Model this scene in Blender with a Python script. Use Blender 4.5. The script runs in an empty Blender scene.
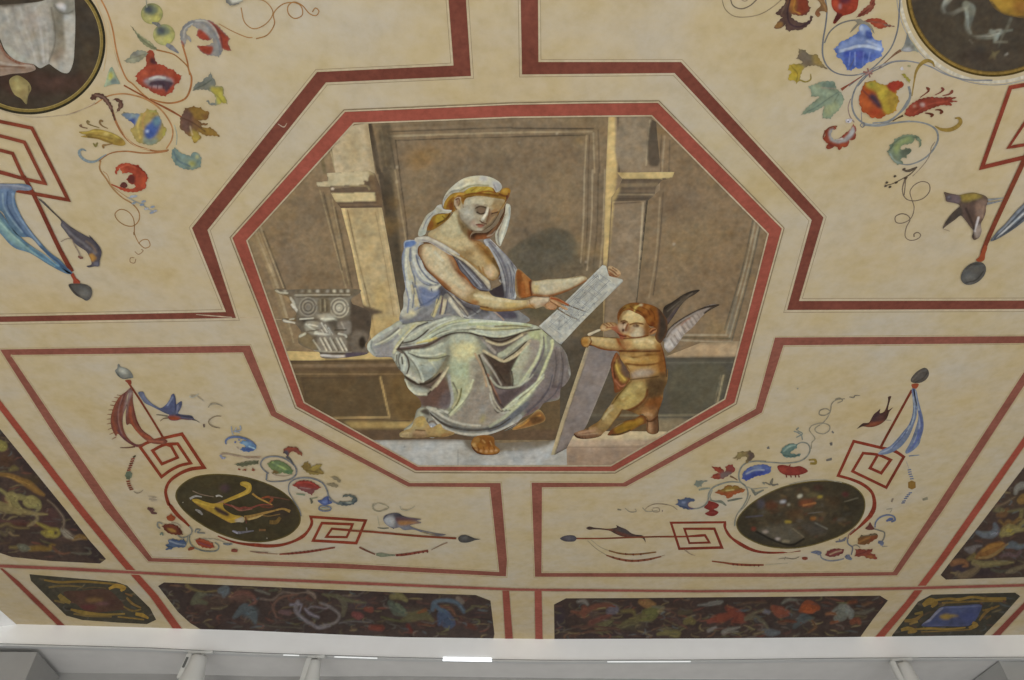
import bpy, math, random
import numpy as np
from mathutils import Vector, Matrix
from mathutils.geometry import delaunay_2d_cdt
random.seed(7)
C = bpy.context.scene.collection

# ---------------------------------------------------------------- camera
CAM_Z, CEIL_Z, FOCAL = 1.6, 4.4, 740.0        # metres; focal length for a 1024 px wide frame
RISE = CEIL_Z - CAM_Z
_vp = np.array([538 - 512, 1086 - 340, FOCAL], float)
FWD = _vp / np.linalg.norm(_vp)               # level direction to the far wall, in camera axes (right, down, forward)
_n = np.array([26.0, 746.0]); _n /= np.linalg.norm(_n)
RGT = np.array([_n[1], -_n[0], 0.0])
UPV = np.cross(RGT, FWD)
cam_data = bpy.data.cameras.new('camera'); cam = bpy.data.objects.new('camera', cam_data); C.objects.link(cam)
cam_data.sensor_width = 36; cam_data.lens = FOCAL * 36 / 1024; cam_data.clip_start = 0.05
cam.matrix_world = Matrix(((RGT[0], -RGT[1], -RGT[2], 0), (FWD[0], -FWD[1], -FWD[2], 0), (UPV[0], -UPV[1], -UPV[2], CAM_Z), (0, 0, 0, 1)))
bpy.context.scene.camera = cam

# ---------------------------------------------------------------- light
sc = bpy.context.scene
sc.view_settings.view_transform = 'Standard'; sc.view_settings.look = 'None'
sc.view_settings.exposure = 0; sc.view_settings.gamma = 1; sc.view_settings.use_curve_mapping = False
world = bpy.data.worlds.new('world'); sc.world = world; world.use_nodes = True
bg = world.node_tree.nodes['Background']; bg.inputs[0].default_value = (1.0, 0.99, 0.97, 1); bg.inputs[1].default_value = 0.77
def area_light(name, loc, target, size, power, color=(1, 1, 1)):
    d = bpy.data.lights.new(name, 'AREA'); d.shape = 'RECTANGLE'; d.size, d.size_y = size; d.energy = power; d.color = color
    o = bpy.data.objects.new(name, d); C.objects.link(o); o.location = loc
    o.rotation_euler = (Vector(target) - Vector(loc)).to_track_quat('-Z', 'Y').to_euler(); return o
area_light('window_light', (4.5, -4.5, 1.6), (0.8, 4.5, 4.0), (4, 2.4), 240, (0.93, 0.98, 1.0))
area_light('lamp_light', (-4.5, -3.5, 1.6), (-1.0, 4.5, 4.0), (4, 2.4), 220, (1.0, 0.95, 0.84))
GAIN = 0.80                                   # light the ceiling receives, for turning seen colours into paint colours

# ---------------------------------------------------------------- geometry helpers
def lin(h):
    c = np.array([int(h[i:i + 2], 16) for i in (0, 2, 4)]) / 255.0
    return np.where(c <= 0.04045, c / 12.92, ((c + 0.055) / 1.055) ** 2.4)
TONE = [1.0, 0.0, 1.0, 0.86]                  # contrast, lift, blue share and colour strength of the paint being laid
_rng = np.random.default_rng(11)
def paint(h):
    c = np.array([int(h[i:i + 2], 16) for i in (0, 2, 4)]) / 255.0
    c = np.clip((c - 0.5) * TONE[0] + 0.5 + TONE[1], 0.02, 1) * (1, 1, TONE[2])
    g = c @ (0.3, 0.59, 0.11); c = np.clip(g + (c - g) * TONE[3], 0.01, 1)
    return np.clip(np.where(c <= 0.04045, c / 12.92, ((c + 0.055) / 1.055) ** 2.4) / GAIN, 0, 0.97)
def ray(x, y):
    q = np.array([x - 512.0, y - 340.0, FOCAL]); return np.array([q @ RGT, q @ FWD, q @ UPV])
def at(x, y, depth=0.0):                      # traced point -> point of the ceiling, depth metres under the plaster
    w = ray(x, y); t = (RISE - depth) / w[2]; return Vector((w[0] * t, w[1] * t, CEIL_Z - depth))
def ats(P, depth):
    P = np.asarray(P, float); q = np.c_[P[:, 0] - 512, P[:, 1] - 340, np.full(len(P), FOCAL)]
    w = np.c_[q @ RGT, q @ FWD, q @ UPV]; t = (RISE - depth) / w[:, 2]
    return np.c_[w[:, 0] * t, w[:, 1] * t, np.zeros(len(P)) + CEIL_Z - depth]
class Crop:                                   # points read off an enlarged detail of the tracing
    def __init__(s, x0, y0, k): s.x0, s.y0, s.k = x0, y0, k
    def __call__(s, *n): return [(s.x0 + n[i] / s.k, s.y0 + n[i + 1] / s.k) for i in range(0, len(n), 2)]
X = Crop(0, 0, 1)
def smooth(P, closed=True, n=5):
    P = np.asarray(P, float); m = len(P)
    if m < 3: return P if m < 2 else np.array([P[0] + (P[1] - P[0]) * t for t in np.linspace(0, 1, n + 1)])
    out = []; ts = np.arange(n) / n
    for i in range(m if closed else m - 1):
        if closed: a, b, c, d = P[i - 1], P[i], P[(i + 1) % m], P[(i + 2) % m]
        else: b, c = P[i], P[i + 1]; a = P[i - 1] if i else 2 * b - c; d = P[i + 2] if i + 2 < m else 2 * c - b
        # centripetal weights keep the curve from overshooting at close points
        la, lb, lc = [max(np.linalg.norm(v), 1e-6) ** 0.5 for v in (b - a, c - b, d - c)]
        m1 = (c - b) + lb * ((b - a) / la - (c - a) / (la + lb)) if la > 1e-6 else c - b
        m2 = (c - b) + lb * ((d - c) / lc - (d - b) / (lb + lc)) if lc > 1e-6 else c - b
        for t in ts:
            t2, t3 = t * t, t * t * t
            out.append((2 * t3 - 3 * t2 + 1) * b + (t3 - 2 * t2 + t) * m1 + (-2 * t3 + 3 * t2) * c + (t3 - t2) * m2)
    if not closed: out.append(P[-1])
    return np.array(out)
def corner_smooth(P, limit=38):               # keeps sharp corners, rounds the gentle bends between them
    P = np.asarray(P, float); cut = [0]
    for i in range(1, len(P) - 1):
        u, v = P[i] - P[i - 1], P[i + 1] - P[i]; c = u @ v / max(np.linalg.norm(u) * np.linalg.norm(v), 1e-9)
        if math.degrees(math.acos(max(-1, min(1, c)))) > limit: cut.append(i)
    cut.append(len(P) - 1); out = []
    for a, b in zip(cut, cut[1:]):
        seg = P[a:b + 1]; seg = smooth(seg, False, 5) if len(seg) > 2 else seg; out += list(seg[:-1])
    return np.array(out + [P[-1]])
def dense(P, step, closed=True):
    P = np.asarray(P, float); out = []
    for i in range(len(P) if closed else len(P) - 1):
        a, b = P[i], P[(i + 1) % len(P)]; L = np.linalg.norm(b - a)
        if L < 1e-4: continue
        k = max(1, int(round(L / step))); out += [a + (b - a) * j / k for j in range(k)]
    if not closed: out.append(P[-1])
    return np.array(out)
def ellipse(cx, cy, a, b, rot=0, n=40):
    r = math.radians(rot); t = np.arange(n) * 2 * math.pi / n
    return np.c_[cx + a * np.cos(t) * math.cos(r) - b * np.sin(t) * math.sin(r), cy + a * np.cos(t) * math.sin(r) + b * np.sin(t) * math.cos(r)]
def inside(P, gx, gy):
    r = np.zeros(gx.shape, bool); m = len(P)
    for i in range(m):
        (x1, y1), (x2, y2) = P[i], P[(i + 1) % m]
        if y1 == y2: continue
        k = ((y1 > gy) != (y2 > gy)); r ^= k & (gx < (x2 - x1) * (gy - y1) / (y2 - y1) + x1)
    return r
def boxblur(m, r):
    if r < 1: return m
    for ax in (0, 1):
        p = np.pad(m, [(r + 1, r) if a == ax else (0, 0) for a in (0, 1)]); c = np.cumsum(p, axis=ax)
        m = (np.take(c, range(2 * r + 1, c.shape[ax]), ax) - np.take(c, range(0, c.shape[ax] - 2 * r - 1), ax)) / (2 * r + 1)
    return m
# brush marks: P = filled patch, L = line with a width (one number or start/mid/end), both with a soft edge
def P(pts, col, blur=0.7, a=1.0, sm=True): return ('p', pts, col, blur, a, sm)
def L(pts, w, col, blur=0.5, a=1.0): return ('l', pts, w, col, blur, a)
def dab(cx, cy, rx, ry, col, blur=0.7, a=1.0, rot=0): return ('p', ellipse(cx, cy, rx, ry, rot, 16), col, blur, a, False)
class Canvas:
    def __init__(s, x0, y0, x1, y1, res, base):
        s.x0, s.y0, s.res = x0, y0, res; s.w = int((x1 - x0) * res) + 2; s.h = int((y1 - y0) * res) + 2
        s.im = np.empty((s.h, s.w, 3)); s.im[:] = paint(base)
    def win(s, Q, pad):
        Q = np.asarray(Q); lo = ((Q.min(0) - pad - (s.x0, s.y0)) * s.res).astype(int); hi = ((Q.max(0) + pad - (s.x0, s.y0)) * s.res).astype(int) + 2
        a, b = max(lo[0], 0), max(lo[1], 0); c, d = min(hi[0], s.w), min(hi[1], s.h)
        return (a, b, c, d) if c > a and d > b else None
    def mix(s, w, al, col):
        a, b, c, d = w; v = s.im[b:d, a:c]; v += al[..., None] * (paint(col) - v)
    def op(s, o):
        if o[0] == 'p':
            _, pts, col, blur, al, sm = o; Q = smooth(pts) if sm else np.asarray(pts, float)
            w = s.win(Q, blur * 2.5 + 1)
            if not w: return
            a, b, c, d = w; gx, gy = np.meshgrid(s.x0 + np.arange(a, c) / s.res, s.y0 + np.arange(b, d) / s.res)
            m = inside(Q, gx, gy).astype(float); r = int(round(blur * s.res))
            if r: m = boxblur(boxblur(m, r), r)
            s.mix(w, m * al, col)
        else:
            _, pts, wd, col, blur, al = o; Q = smooth(pts, False, 4)
            wd = [wd, wd] if np.isscalar(wd) else list(wd); W = np.interp(np.linspace(0, 1, len(Q)), np.linspace(0, 1, len(wd)), wd)
            w = s.win(Q, max(wd) + blur + 1)
            if not w: return
            a, b, c, d = w; gx, gy = np.meshgrid(s.x0 + np.arange(a, c) / s.res, s.y0 + np.arange(b, d) / s.res)
            best = np.full(gx.shape, -9.0)
            for i in range(len(Q) - 1):
                ex, ey = Q[i + 1] - Q[i]; l2 = ex * ex + ey * ey + 1e-9
                t = np.clip(((gx - Q[i, 0]) * ex + (gy - Q[i, 1]) * ey) / l2, 0, 1)
                dd = np.hypot(gx - Q[i, 0] - t * ex, gy - Q[i, 1] - t * ey)
                best = np.maximum(best, (W[i] * (1 - t) + W[i + 1] * t) / 2 - dd)
            s.mix(w, np.clip(best / max(blur, 0.25) + 0.5, 0, 1) * al, col)
    def brushwork(s, k):                      # uneven pigment: small patches lighter, darker, warmer and cooler
        r = max(1, int(round(0.55 * s.res)))
        def field(q):
            f = boxblur(boxblur(_rng.standard_normal((s.h + 8 * q, s.w + 8 * q)), q), q)[4 * q:4 * q + s.h, 4 * q:4 * q + s.w]; return f / max(f.std(), 1e-6)
        l = field(r) * 0.6 + field(3 * r) * 0.6; c = field(2 * r)
        s.im *= np.clip(1 + k * l[..., None] + k * 0.22 * c[..., None] * np.array([1, 0.0, -1.2]), 0.4, 1.7)
    def sample(s, Q):
        u = np.clip((Q[:, 0] - s.x0) * s.res, 0, s.w - 1.001); v = np.clip((Q[:, 1] - s.y0) * s.res, 0, s.h - 1.001)
        i, j = u.astype(int), v.astype(int); fu, fv = (u - i)[:, None], (v - j)[:, None]; m = s.im
        return (m[j, i] * (1 - fu) + m[j, i + 1] * fu) * (1 - fv) + (m[j + 1, i] * (1 - fu) + m[j + 1, i + 1] * fu) * fv

# ---------------------------------------------------------------- materials
def nodes(name):
    m = bpy.data.materials.new(name); m.use_nodes = True; t = m.node_tree; return m, t, t.nodes['Principled BSDF']
def noise(t, scale, detail=4, rough=0.55, stretch=(1, 1, 1)):
    g = t.nodes.new('ShaderNodeNewGeometry'); mp = t.nodes.new('ShaderNodeMapping'); mp.inputs['Scale'].default_value = stretch
    n = t.nodes.new('ShaderNodeTexNoise'); n.inputs['Scale'].default_value = scale; n.inputs['Detail'].default_value = detail; n.inputs['Roughness'].default_value = rough
    t.links.new(g.outputs['Position'], mp.inputs['Vector']); t.links.new(mp.outputs['Vector'], n.inputs['Vector']); return n.outputs['Fac']
def ramp(t, fac, stops):
    r = t.nodes.new('ShaderNodeValToRGB'); e = r.color_ramp.elements
    while len(e) < len(stops): e.new(0.5)
    for el, (p, c) in zip(e, stops): el.position = p; el.color = (*c, 1)
    t.links.new(fac, r.inputs['Fac']); return r.outputs['Color']
def mul(t, a, b, f=1.0, mode='MULTIPLY'):
    m = t.nodes.new('ShaderNodeMix'); m.data_type = 'RGBA'; m.blend_type = mode; m.inputs[0].default_value = f
    t.links.new(a, m.inputs[6]); t.links.new(b, m.inputs[7]); return m.outputs[2]
def fresco(name, amount):
    m, t, b = nodes(name); a = t.nodes.new('ShaderNodeAttribute'); a.attribute_name = 'paint'
    k = amount
    c1 = ramp(t, noise(t, 5, 6, 0.6), [(0.3, (1 - .16 * k, 1 - .18 * k, 1 - .2 * k)), (0.5, (1, 1, 1)), (0.7, (1 + .12 * k, 1 + .13 * k, 1 + .16 * k))])
    c2 = ramp(t, noise(t, 42, 3, 0.6), [(0.3, (1 - .13 * k,) * 3), (0.7, (1 + .13 * k,) * 3)])
    t.links.new(mul(t, mul(t, a.outputs['Color'], c1), c2), b.inputs['Base Color']); b.inputs['Roughness'].default_value = 0.85
    b.inputs['Specular IOR Level'].default_value = 0.15; return m
FRESCO = fresco('fresco_paint', 0.8); BAND = fresco('band_paint', 1.1)
def plaster(name):
    m, t, b = nodes(name)
    c1 = ramp(t, noise(t, 2.3, 7, 0.62, (1, 1.3, 1)), [(0.28, tuple(paint('ab9669'))), (0.42, tuple(paint('ae9c76'))), (0.55, tuple(paint('ae9f82'))), (0.70, tuple(paint('aba08c')))])
    c2 = ramp(t, noise(t, 16, 4, 0.6), [(0.3, (.93, .915, .88)), (0.5, (1, 1, 1)), (0.7, (1.05, 1.06, 1.09))])
    c3 = ramp(t, noise(t, 0.9, 3, 0.5), [(0.35, (1.0, .98, .945)), (0.65, (.99, 1.005, 1.03))])
    t.links.new(mul(t, mul(t, c1, c2), c3), b.inputs['Base Color']); b.inputs['Roughness'].default_value = 0.85
    b.inputs['Specular IOR Level'].default_value = 0.15; return m
PLASTER = plaster('cream_plaster')
def plain(name, col, rough=0.6, var=0.05, metal=0.0, scale=6):
    m, t, b = nodes(name); c = np.array(col); lo, hi = tuple(c * (1 - var)), tuple(np.minimum(c * (1 + var), 1))
    t.links.new(ramp(t, noise(t, scale, 4), [(0.3, lo), (0.7, hi)]), b.inputs['Base Color'])
    b.inputs['Roughness'].default_value = rough; b.inputs['Metallic'].default_value = metal; return m

# ---------------------------------------------------------------- things and parts
BRUSH = [0.07]; WIDE = [1.0]
STEP = 0.00004                                # each coat of paint lies this much under the one before
class Node:
    def __init__(s, root, org, level, obj): s.root, s.org, s.level, s.obj = root, org, level, obj; s.count = [0] if root is None else root.count
def tag(o, label=None, cat=None, group=None, kind=None):
    for k, v in (('label', label), ('category', cat), ('group', group), ('kind', kind)):
        if v: o[k] = v
    return o
def thing(name, label, cat, px, group=None, base=1):
    e = bpy.data.objects.new(name, None); C.objects.link(e); e.empty_display_size = 0.1; p = at(*px); e.location = p
    tag(e, label, cat, group); n = Node(None, np.array(p), 0, e); n.count[0] = base; return n
def emit(name, parent, V, F, cols, mat, label=None, kind=None):
    me = bpy.data.meshes.new(name); org = parent.org if parent else np.zeros(3)
    me.from_pydata((np.asarray(V) - org).tolist(), [], F)
    if cols is not None:
        a = me.color_attributes.new('paint', 'FLOAT_COLOR', 'POINT'); a.data.foreach_set('color', np.c_[cols, np.ones(len(cols))].astype(np.float32).ravel())
    me.materials.append(mat); me.update()
    o = bpy.data.objects.new(name, me); C.objects.link(o)
    if parent: o.parent = parent.obj
    if label: o['label'] = label
    if kind: o['kind'] = kind
    return o
def next_depth(parent):
    c = parent.count; c[0] += 1; return c[0] * STEP
def flat(outs, step, res, cv):
    V, F, K = [], [], []
    for Q in outs:
        Q = dense(Q, step * 1.0); keep = [0]
        for i in range(1, len(Q)):
            if np.linalg.norm(Q[i] - Q[keep[-1]]) > step * 0.35: keep.append(i)
        Q = Q[keep]; lo, hi = Q.min(0), Q.max(0)
        gx, gy = np.meshgrid(np.arange(lo[0] + step / 2, hi[0], step), np.arange(lo[1] + step / 2, hi[1], step))
        m = inside(Q, gx, gy).astype(float)
        ok = boxblur(np.pad(m, 1), 1)[1:-1, 1:-1] > 0.99 if m.size else m > 1
        pts = np.r_[Q, np.c_[gx[ok], gy[ok]]]; n = len(Q)
        r = delaunay_2d_cdt([Vector(p) for p in pts], [(i, (i + 1) % n) for i in range(n)], [list(range(n))], 1, 1e-5)
        vv = np.array([tuple(v) for v in r[0]]); b = len(V); V += vv.tolist()
        for f in r[2]:
            p = vv[f]; ar = (p[1][0] - p[0][0]) * (p[2][1] - p[0][1]) - (p[1][1] - p[0][1]) * (p[2][0] - p[0][0])
            F.append([b + i for i in (f if ar > 0 else f[::-1])])
    V = np.array(V); return V, F, (cv.sample(V) if cv else None)
JAGGED = ('leaf', 'poppy', 'flower', 'bellflower')
def jag(P, step=2.1, amp=0.42):               # small uneven teeth along a leaf or petal edge
    Q = dense(P, step); T = np.roll(Q, -1, 0) - np.roll(Q, 1, 0); T /= np.maximum(np.linalg.norm(T, axis=1, keepdims=True), 1e-6)
    sgn = np.where(np.arange(len(Q)) % 2, 1, -1) * (0.6 + 0.5 * _rng.random(len(Q))); return Q + np.c_[-T[:, 1], T[:, 0]] * (sgn * amp)[:, None]
def part(name, parent, outs, base, ops=(), sm=True, step=1.0, label=None, mat=None, kind=None):
    if np.ndim(outs[0][0]) == 0: outs = [outs]
    if any(k in name for k in JAGGED): outs, sm = [jag(o) for o in outs], False
    outs = [smooth(o) if sm else np.asarray(o, float) for o in outs]; allp = np.concatenate(outs); res = max(1.0, 1.25 / step)
    lo, hi = allp.min(0) - 1, allp.max(0) + 1; cv = Canvas(lo[0], lo[1], hi[0], hi[1], res, base)
    for o in ops: cv.op(o)
    if ops: cv.brushwork(BRUSH[0])
    d = next_depth(parent); first = None
    for out in outs:
        V, F, K = flat([out], step, res, cv); o = emit(name, parent, ats(V, d), F, K, mat or FRESCO, label, kind); first = first or o
    return Node(parent, parent.org, 2, first)
APART = set('tendril scrollwork gilt_scroll blue_sprig red_berry stalk bird_leg white_blossom small_berry sprig golden_horn pale_ornament red_string small_spray tassel_fringe twig blue_dot blue_ring binding compass_leg scratch fringe'.split())
def strokes(name, parent, lines, label=None, mat=None, kind=None, n=5):
    """painted lines: (points, width or [start, mid, end], colour[, closed])"""
    if name in APART and len(lines) > 1: return [strokes(name, parent, [l], label, mat, kind, n) for l in lines][0]
    V, F, K, Z = [], [], [], []
    d0 = next_depth(parent)
    for k, ln in enumerate(lines):
        pts, w, col = ln[:3]; closed = len(ln) > 3 and ln[3]
        Q = (smooth(pts, closed, n) if n > 1 else corner_smooth(pts)) if len(pts) > 2 else dense(pts, 4, False)
        w = [w, w] if np.isscalar(w) else list(w); W = np.interp(np.linspace(0, 1, len(Q)), np.linspace(0, 1, len(w)), w) / 2
        if name in ('vine', 'bead_string'): W = W * WIDE[0]
        D = np.roll(Q, -1, 0) - Q; D /= np.maximum(np.linalg.norm(D, axis=1, keepdims=True), 1e-6); Dp = np.roll(D, 1, 0)
        if not closed: D[-1] = D[-2]; Dp[0] = D[0]
        n1, n2 = np.c_[-Dp[:, 1], Dp[:, 0]], np.c_[-D[:, 1], D[:, 0]]
        N = (n1 + n2) / np.maximum(1 + (n1 * n2).sum(1), 0.45)[:, None] * W[:, None]
        b = len(V); m = len(Q); V += np.c_[Q + N, Q - N].reshape(-1, 2).tolist(); c = paint(col); K += [c] * (2 * m)
        Z += list(np.repeat(d0 + k * 1.4e-5 + np.arange(m) / max(m, 2) * 8e-6, 2))
        for i in range(m if closed else m - 1):
            j = (i + 1) % m; F.append([b + 2 * i, b + 2 * i + 1, b + 2 * j + 1, b + 2 * j])
    parent.count[0] += int(math.ceil(len(lines) * 1.4e-5 / STEP))
    K = np.array(K); K *= np.repeat(1 + 0.10 * _rng.standard_normal(len(K) // 2), 2)[:, None].clip(0.7, 1.3)
    o = emit(name, parent, ats(V, np.array(Z)), F, K, mat or FRESCO, label, kind); return Node(parent, parent.org, 2, o)
def bands(name, parent, sets, label=None, mat=None, step=6):
    """straight-edged bands between two traced edges: (edge, edge, colour)"""
    V, F, K, Z = [], [], [], []; zi = 0
    for A, B, col in sets:
        b = len(V); m = 0
        for i in range(len(A) - 1):
            k = max(1, int(max(np.hypot(*(np.subtract(A[i + 1], A[i]))), 1) / step))
            for j in range(k + (i == len(A) - 2)):
                t = j / k; V.append(np.add(A[i], np.subtract(A[i + 1], A[i]) * t)); V.append(np.add(B[i], np.subtract(B[i + 1], B[i]) * t)); m += 1
        for i in range(m - 1): F.append([b + 2 * i, b + 2 * i + 1, b + 2 * i + 3, b + 2 * i + 2])
        K += [paint(col)] * (2 * m); Z += [zi * 1.2e-5] * (2 * m); zi += 1
    d = next_depth(parent); o = emit(name, parent, ats(np.array(V), d + np.array(Z)), F, np.array(K), mat or BAND, label); return Node(parent, parent.org, 2, o)
def offset(A, d):                             # traced edge moved sideways by d
    A = np.asarray(A, float); T = [A[1] - A[0]] + [A[i + 1] - A[i] for i in range(1, len(A) - 1)] + [A[-1] - A[-2]]; out = []
    for i in range(len(A)):
        a = A[i] - A[i - 1] if i else A[1] - A[0]; b = A[i + 1] - A[i] if i < len(A) - 1 else A[-1] - A[-2]
        na = np.array([-a[1], a[0]]) / np.linalg.norm(a); nb = np.array([-b[1], b[0]]) / np.linalg.norm(b)
        out.append(A[i] + (na + nb) * d / max(1 + na @ nb, 0.4))
    return out
def hair_line(A, d, w, col): return (offset(A, d - w / 2), offset(A, d + w / 2), col)
# ---------------------------------------------------------------- the room shell
def quad_mesh(name, V, F, mat, label=None):
    me = bpy.data.meshes.new(name); me.from_pydata([tuple(v) for v in V], [], F); me.materials.append(mat); me.update()
    o = bpy.data.objects.new(name, me); C.objects.link(o); return o
def box(name, x0, y0, z0, x1, y1, z1, mat):
    V = [(x, y, z) for z in (z0, z1) for y in (y0, y1) for x in (x0, x1)]
    return quad_mesh(name, V, [(0, 2, 3, 1), (4, 5, 7, 6), (0, 1, 5, 4), (2, 6, 7, 3), (0, 4, 6, 2), (1, 3, 7, 5)], mat)
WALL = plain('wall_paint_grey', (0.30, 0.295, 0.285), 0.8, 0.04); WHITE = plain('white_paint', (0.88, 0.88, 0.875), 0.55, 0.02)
SOFFIT_SHADE = plain('soffit_shade_grey', (0.62, 0.61, 0.595), 0.7, 0.04)  # shade of the downward face put into the colour
tag(box('ceiling', -6, -3, CEIL_Z, 6, 8.2, CEIL_Z + 0.15, PLASTER), kind='structure')
# lighting bulkhead across the far end: white face, underside greyed to carry its shade
FACE_TOP = [(-40, 621), (0, 623.7), (75, 625.5), (150, 627.6), (250, 630.6), (400, 637.2), (550, 639), (700, 638.5), (850, 637), (1024, 634.8), (1070, 634)]
FACE_LOW = [(-40, 642.5), (0, 645), (75, 647), (150, 649.2), (250, 654), (400, 658.8), (550, 661.5), (700, 661.2), (850, 659.3), (1024, 658.3), (1070, 658)]
YB = sum(at(*p).y for p in FACE_TOP[3:9]) / 6
def on_y(px, y):
    w = ray(*px); t = y / w[1]; return Vector((w[0] * t, y, CAM_Z + w[2] * t))
top = [at(*p) for p in FACE_TOP]
low = [on_y(p, t.y) for p, t in zip(FACE_LOW, top)]
ztop = CEIL_Z; V = []; F = []
n = len(top)
for t, l in zip(top, low): V += [(t.x, t.y, ztop), (l.x, t.y, l.z), (l.x, t.y + 0.62, l.z), (t.x, t.y + 0.62, ztop)]
for i in range(n - 1):
    a, b = 4 * i, 4 * i + 4
    F += [(a, a + 1, b + 1, b), (a + 1, a + 2, b + 2, b + 1), (a + 2, a + 3, b + 3, b + 2), (a + 3, a, b, b + 3)]
F += [(3, 2, 1, 0), (4 * n - 4, 4 * n - 3, 4 * n - 2, 4 * n - 1)]
beam = quad_mesh('trim_1', V, F, WHITE); beam.data.materials.append(SOFFIT_SHADE)
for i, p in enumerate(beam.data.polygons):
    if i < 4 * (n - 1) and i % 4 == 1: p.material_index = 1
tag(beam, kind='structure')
def slab(name, p, q, thick, z0, z1, mat):       # upright wall whose room face runs from p to q
    d = (Vector(q) - Vector(p)); nrm = Vector((-d.y, d.x)).normalized() * thick; a, b = Vector(p), Vector(q)
    V = [(*a, z0), (*b, z0), (*(b + nrm), z0), (*(a + nrm), z0), (*a, z1), (*b, z1), (*(b + nrm), z1), (*(a + nrm), z1)]
    return quad_mesh(name, V, [(3, 2, 1, 0), (4, 5, 6, 7), (0, 1, 5, 4), (1, 2, 6, 5), (2, 3, 7, 6), (3, 0, 4, 7)], mat)
DEEP = 0.60
wa, wb = Vector((top[0].x, top[0].y + DEEP)), Vector((top[-1].x, top[-1].y + DEEP)); wd = (wb - wa).normalized()
zs = min(l.z for l in low) - 0.004
tag(slab('wall_back', wa - wd * 0.6, wb + wd * 0.6, 0.2, 0, CEIL_Z, WALL), kind='structure')
def on_wall(px):                              # where a traced point meets the back wall
    w = ray(*px); n = Vector((-wd.y, wd.x)); t = wa.dot(n) / (w[0] * n.x + w[1] * n.y); return Vector((w[0] * t, w[1] * t))
pl, pr = on_wall((37, 671)), on_wall((983, 681)); out = Vector((wd.y, -wd.x))
f_l, f_r = on_y((36, 655), 0.5 * (top[1].y + top[2].y) + 0.03), on_y((1000, 663), top[9].y + 0.02)
end_l = f_l.xy - wd * 0.8
tag(slab('wall_pier_left', end_l, f_l.xy, DEEP - .03, 0, zs, WALL), kind='structure')
tag(slab('wall_pier_right', f_r.xy, f_r.xy + wd * 0.8, DEEP - .03, 0, zs, plain('wall_paint_pale', (0.36, 0.36, 0.35), 0.7, 0.03)), kind='structure')
# side walls of the room, running back under the edge of the painted ceiling
c1, c2 = at(15, 623), at(0, 610); dl = (c2 - c1).xy.normalized(); c1.z = c2.z = 0
nl = Vector((dl.y, -dl.x)); nl = nl if nl.x < 0 else -nl; w0 = c1.xy + nl * 0.34
tag(slab('wall_left', w0 - dl * 0.7, w0 + dl * 11, -0.2, 0, CEIL_Z, WHITE), kind='structure')
k0, k1 = c1.xy - dl * 0.05, c1.xy + dl * 10
tag(quad_mesh('trim_2', [(*k0, CEIL_Z - .004), (*k1, CEIL_Z - .004), (*(k1 + nl * .34), CEIL_Z - .06), (*(k0 + nl * .34), CEIL_Z - .06), (*k0, CEIL_Z), (*k1, CEIL_Z), (*(k1 + nl * .34), CEIL_Z), (*(k0 + nl * .34), CEIL_Z)], [(0, 1, 2, 3), (0, 4, 5, 1), (1, 5, 6, 2), (2, 6, 7, 3), (3, 7, 4, 0)], WHITE), kind='structure')
c3, c4 = at(1024, 634) + Vector((0.40, 0, 0)), None; dr = Vector((at(1024, 602) - at(991, 636)).xy).normalized()
tag(slab('wall_right', c3.xy - dr * 0.7, c3.xy + dr * 11, 0.2, 0, CEIL_Z, WHITE), kind='structure')
# ---------------------------------------------------------------- the octagonal ceiling painting
OCT = thing('octagonal_fresco', 'large octagonal painting of a seated woman drawing beside a winged child, framed in red', 'painting', (505, 280))
OUT8 = X(345,112, 430,108.5, 512,105, 590,103.6, 658,103, 781.7,228.7, 758,315, 734.5,402.5, 614.5,471, 512,470.8, 416,470.5, 297,406.5, 264,318, 232.5,238)
INN8 = X(353.5,122.5, 430,119.8, 512,116.5, 590,115.5, 652,115, 769,233.5, 748,316, 725.5,399.5, 611,466.5, 512,466.8, 418,466.7, 303.5,403, 274,320, 246,240.5)
K0=Crop(256,0,4); K1=Crop(512,0,4); K2=Crop(256,170,4); K3=Crop(512,170,4); K4=Crop(256,340,4); K5=Crop(512,340,4)
QA=Crop(400,170,8); QB=Crop(360,230,8); QC=Crop(480,230,8); QD=Crop(520,255,8); QE=Crop(350,300,8); QF=Crop(470,300,8)
QG=Crop(390,375,8); QH=Crop(490,375,8); QI=Crop(570,290,8); QJ=Crop(560,365,8); QK=Crop(640,270,8); QL=Crop(265,275,8); QM=Crop(300,140,8); QN=Crop(440,170,12.8)
TONE[:] = [1.05, 0.015, .97, .98]; BRUSH[0] = .085
def lines(crop, w, col, *ps, blur=0.6, a=0.9): return [L(crop(*p), w * 1.25, col, blur * .8, min(a * 1.1, 1)) for p in ps]
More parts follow.
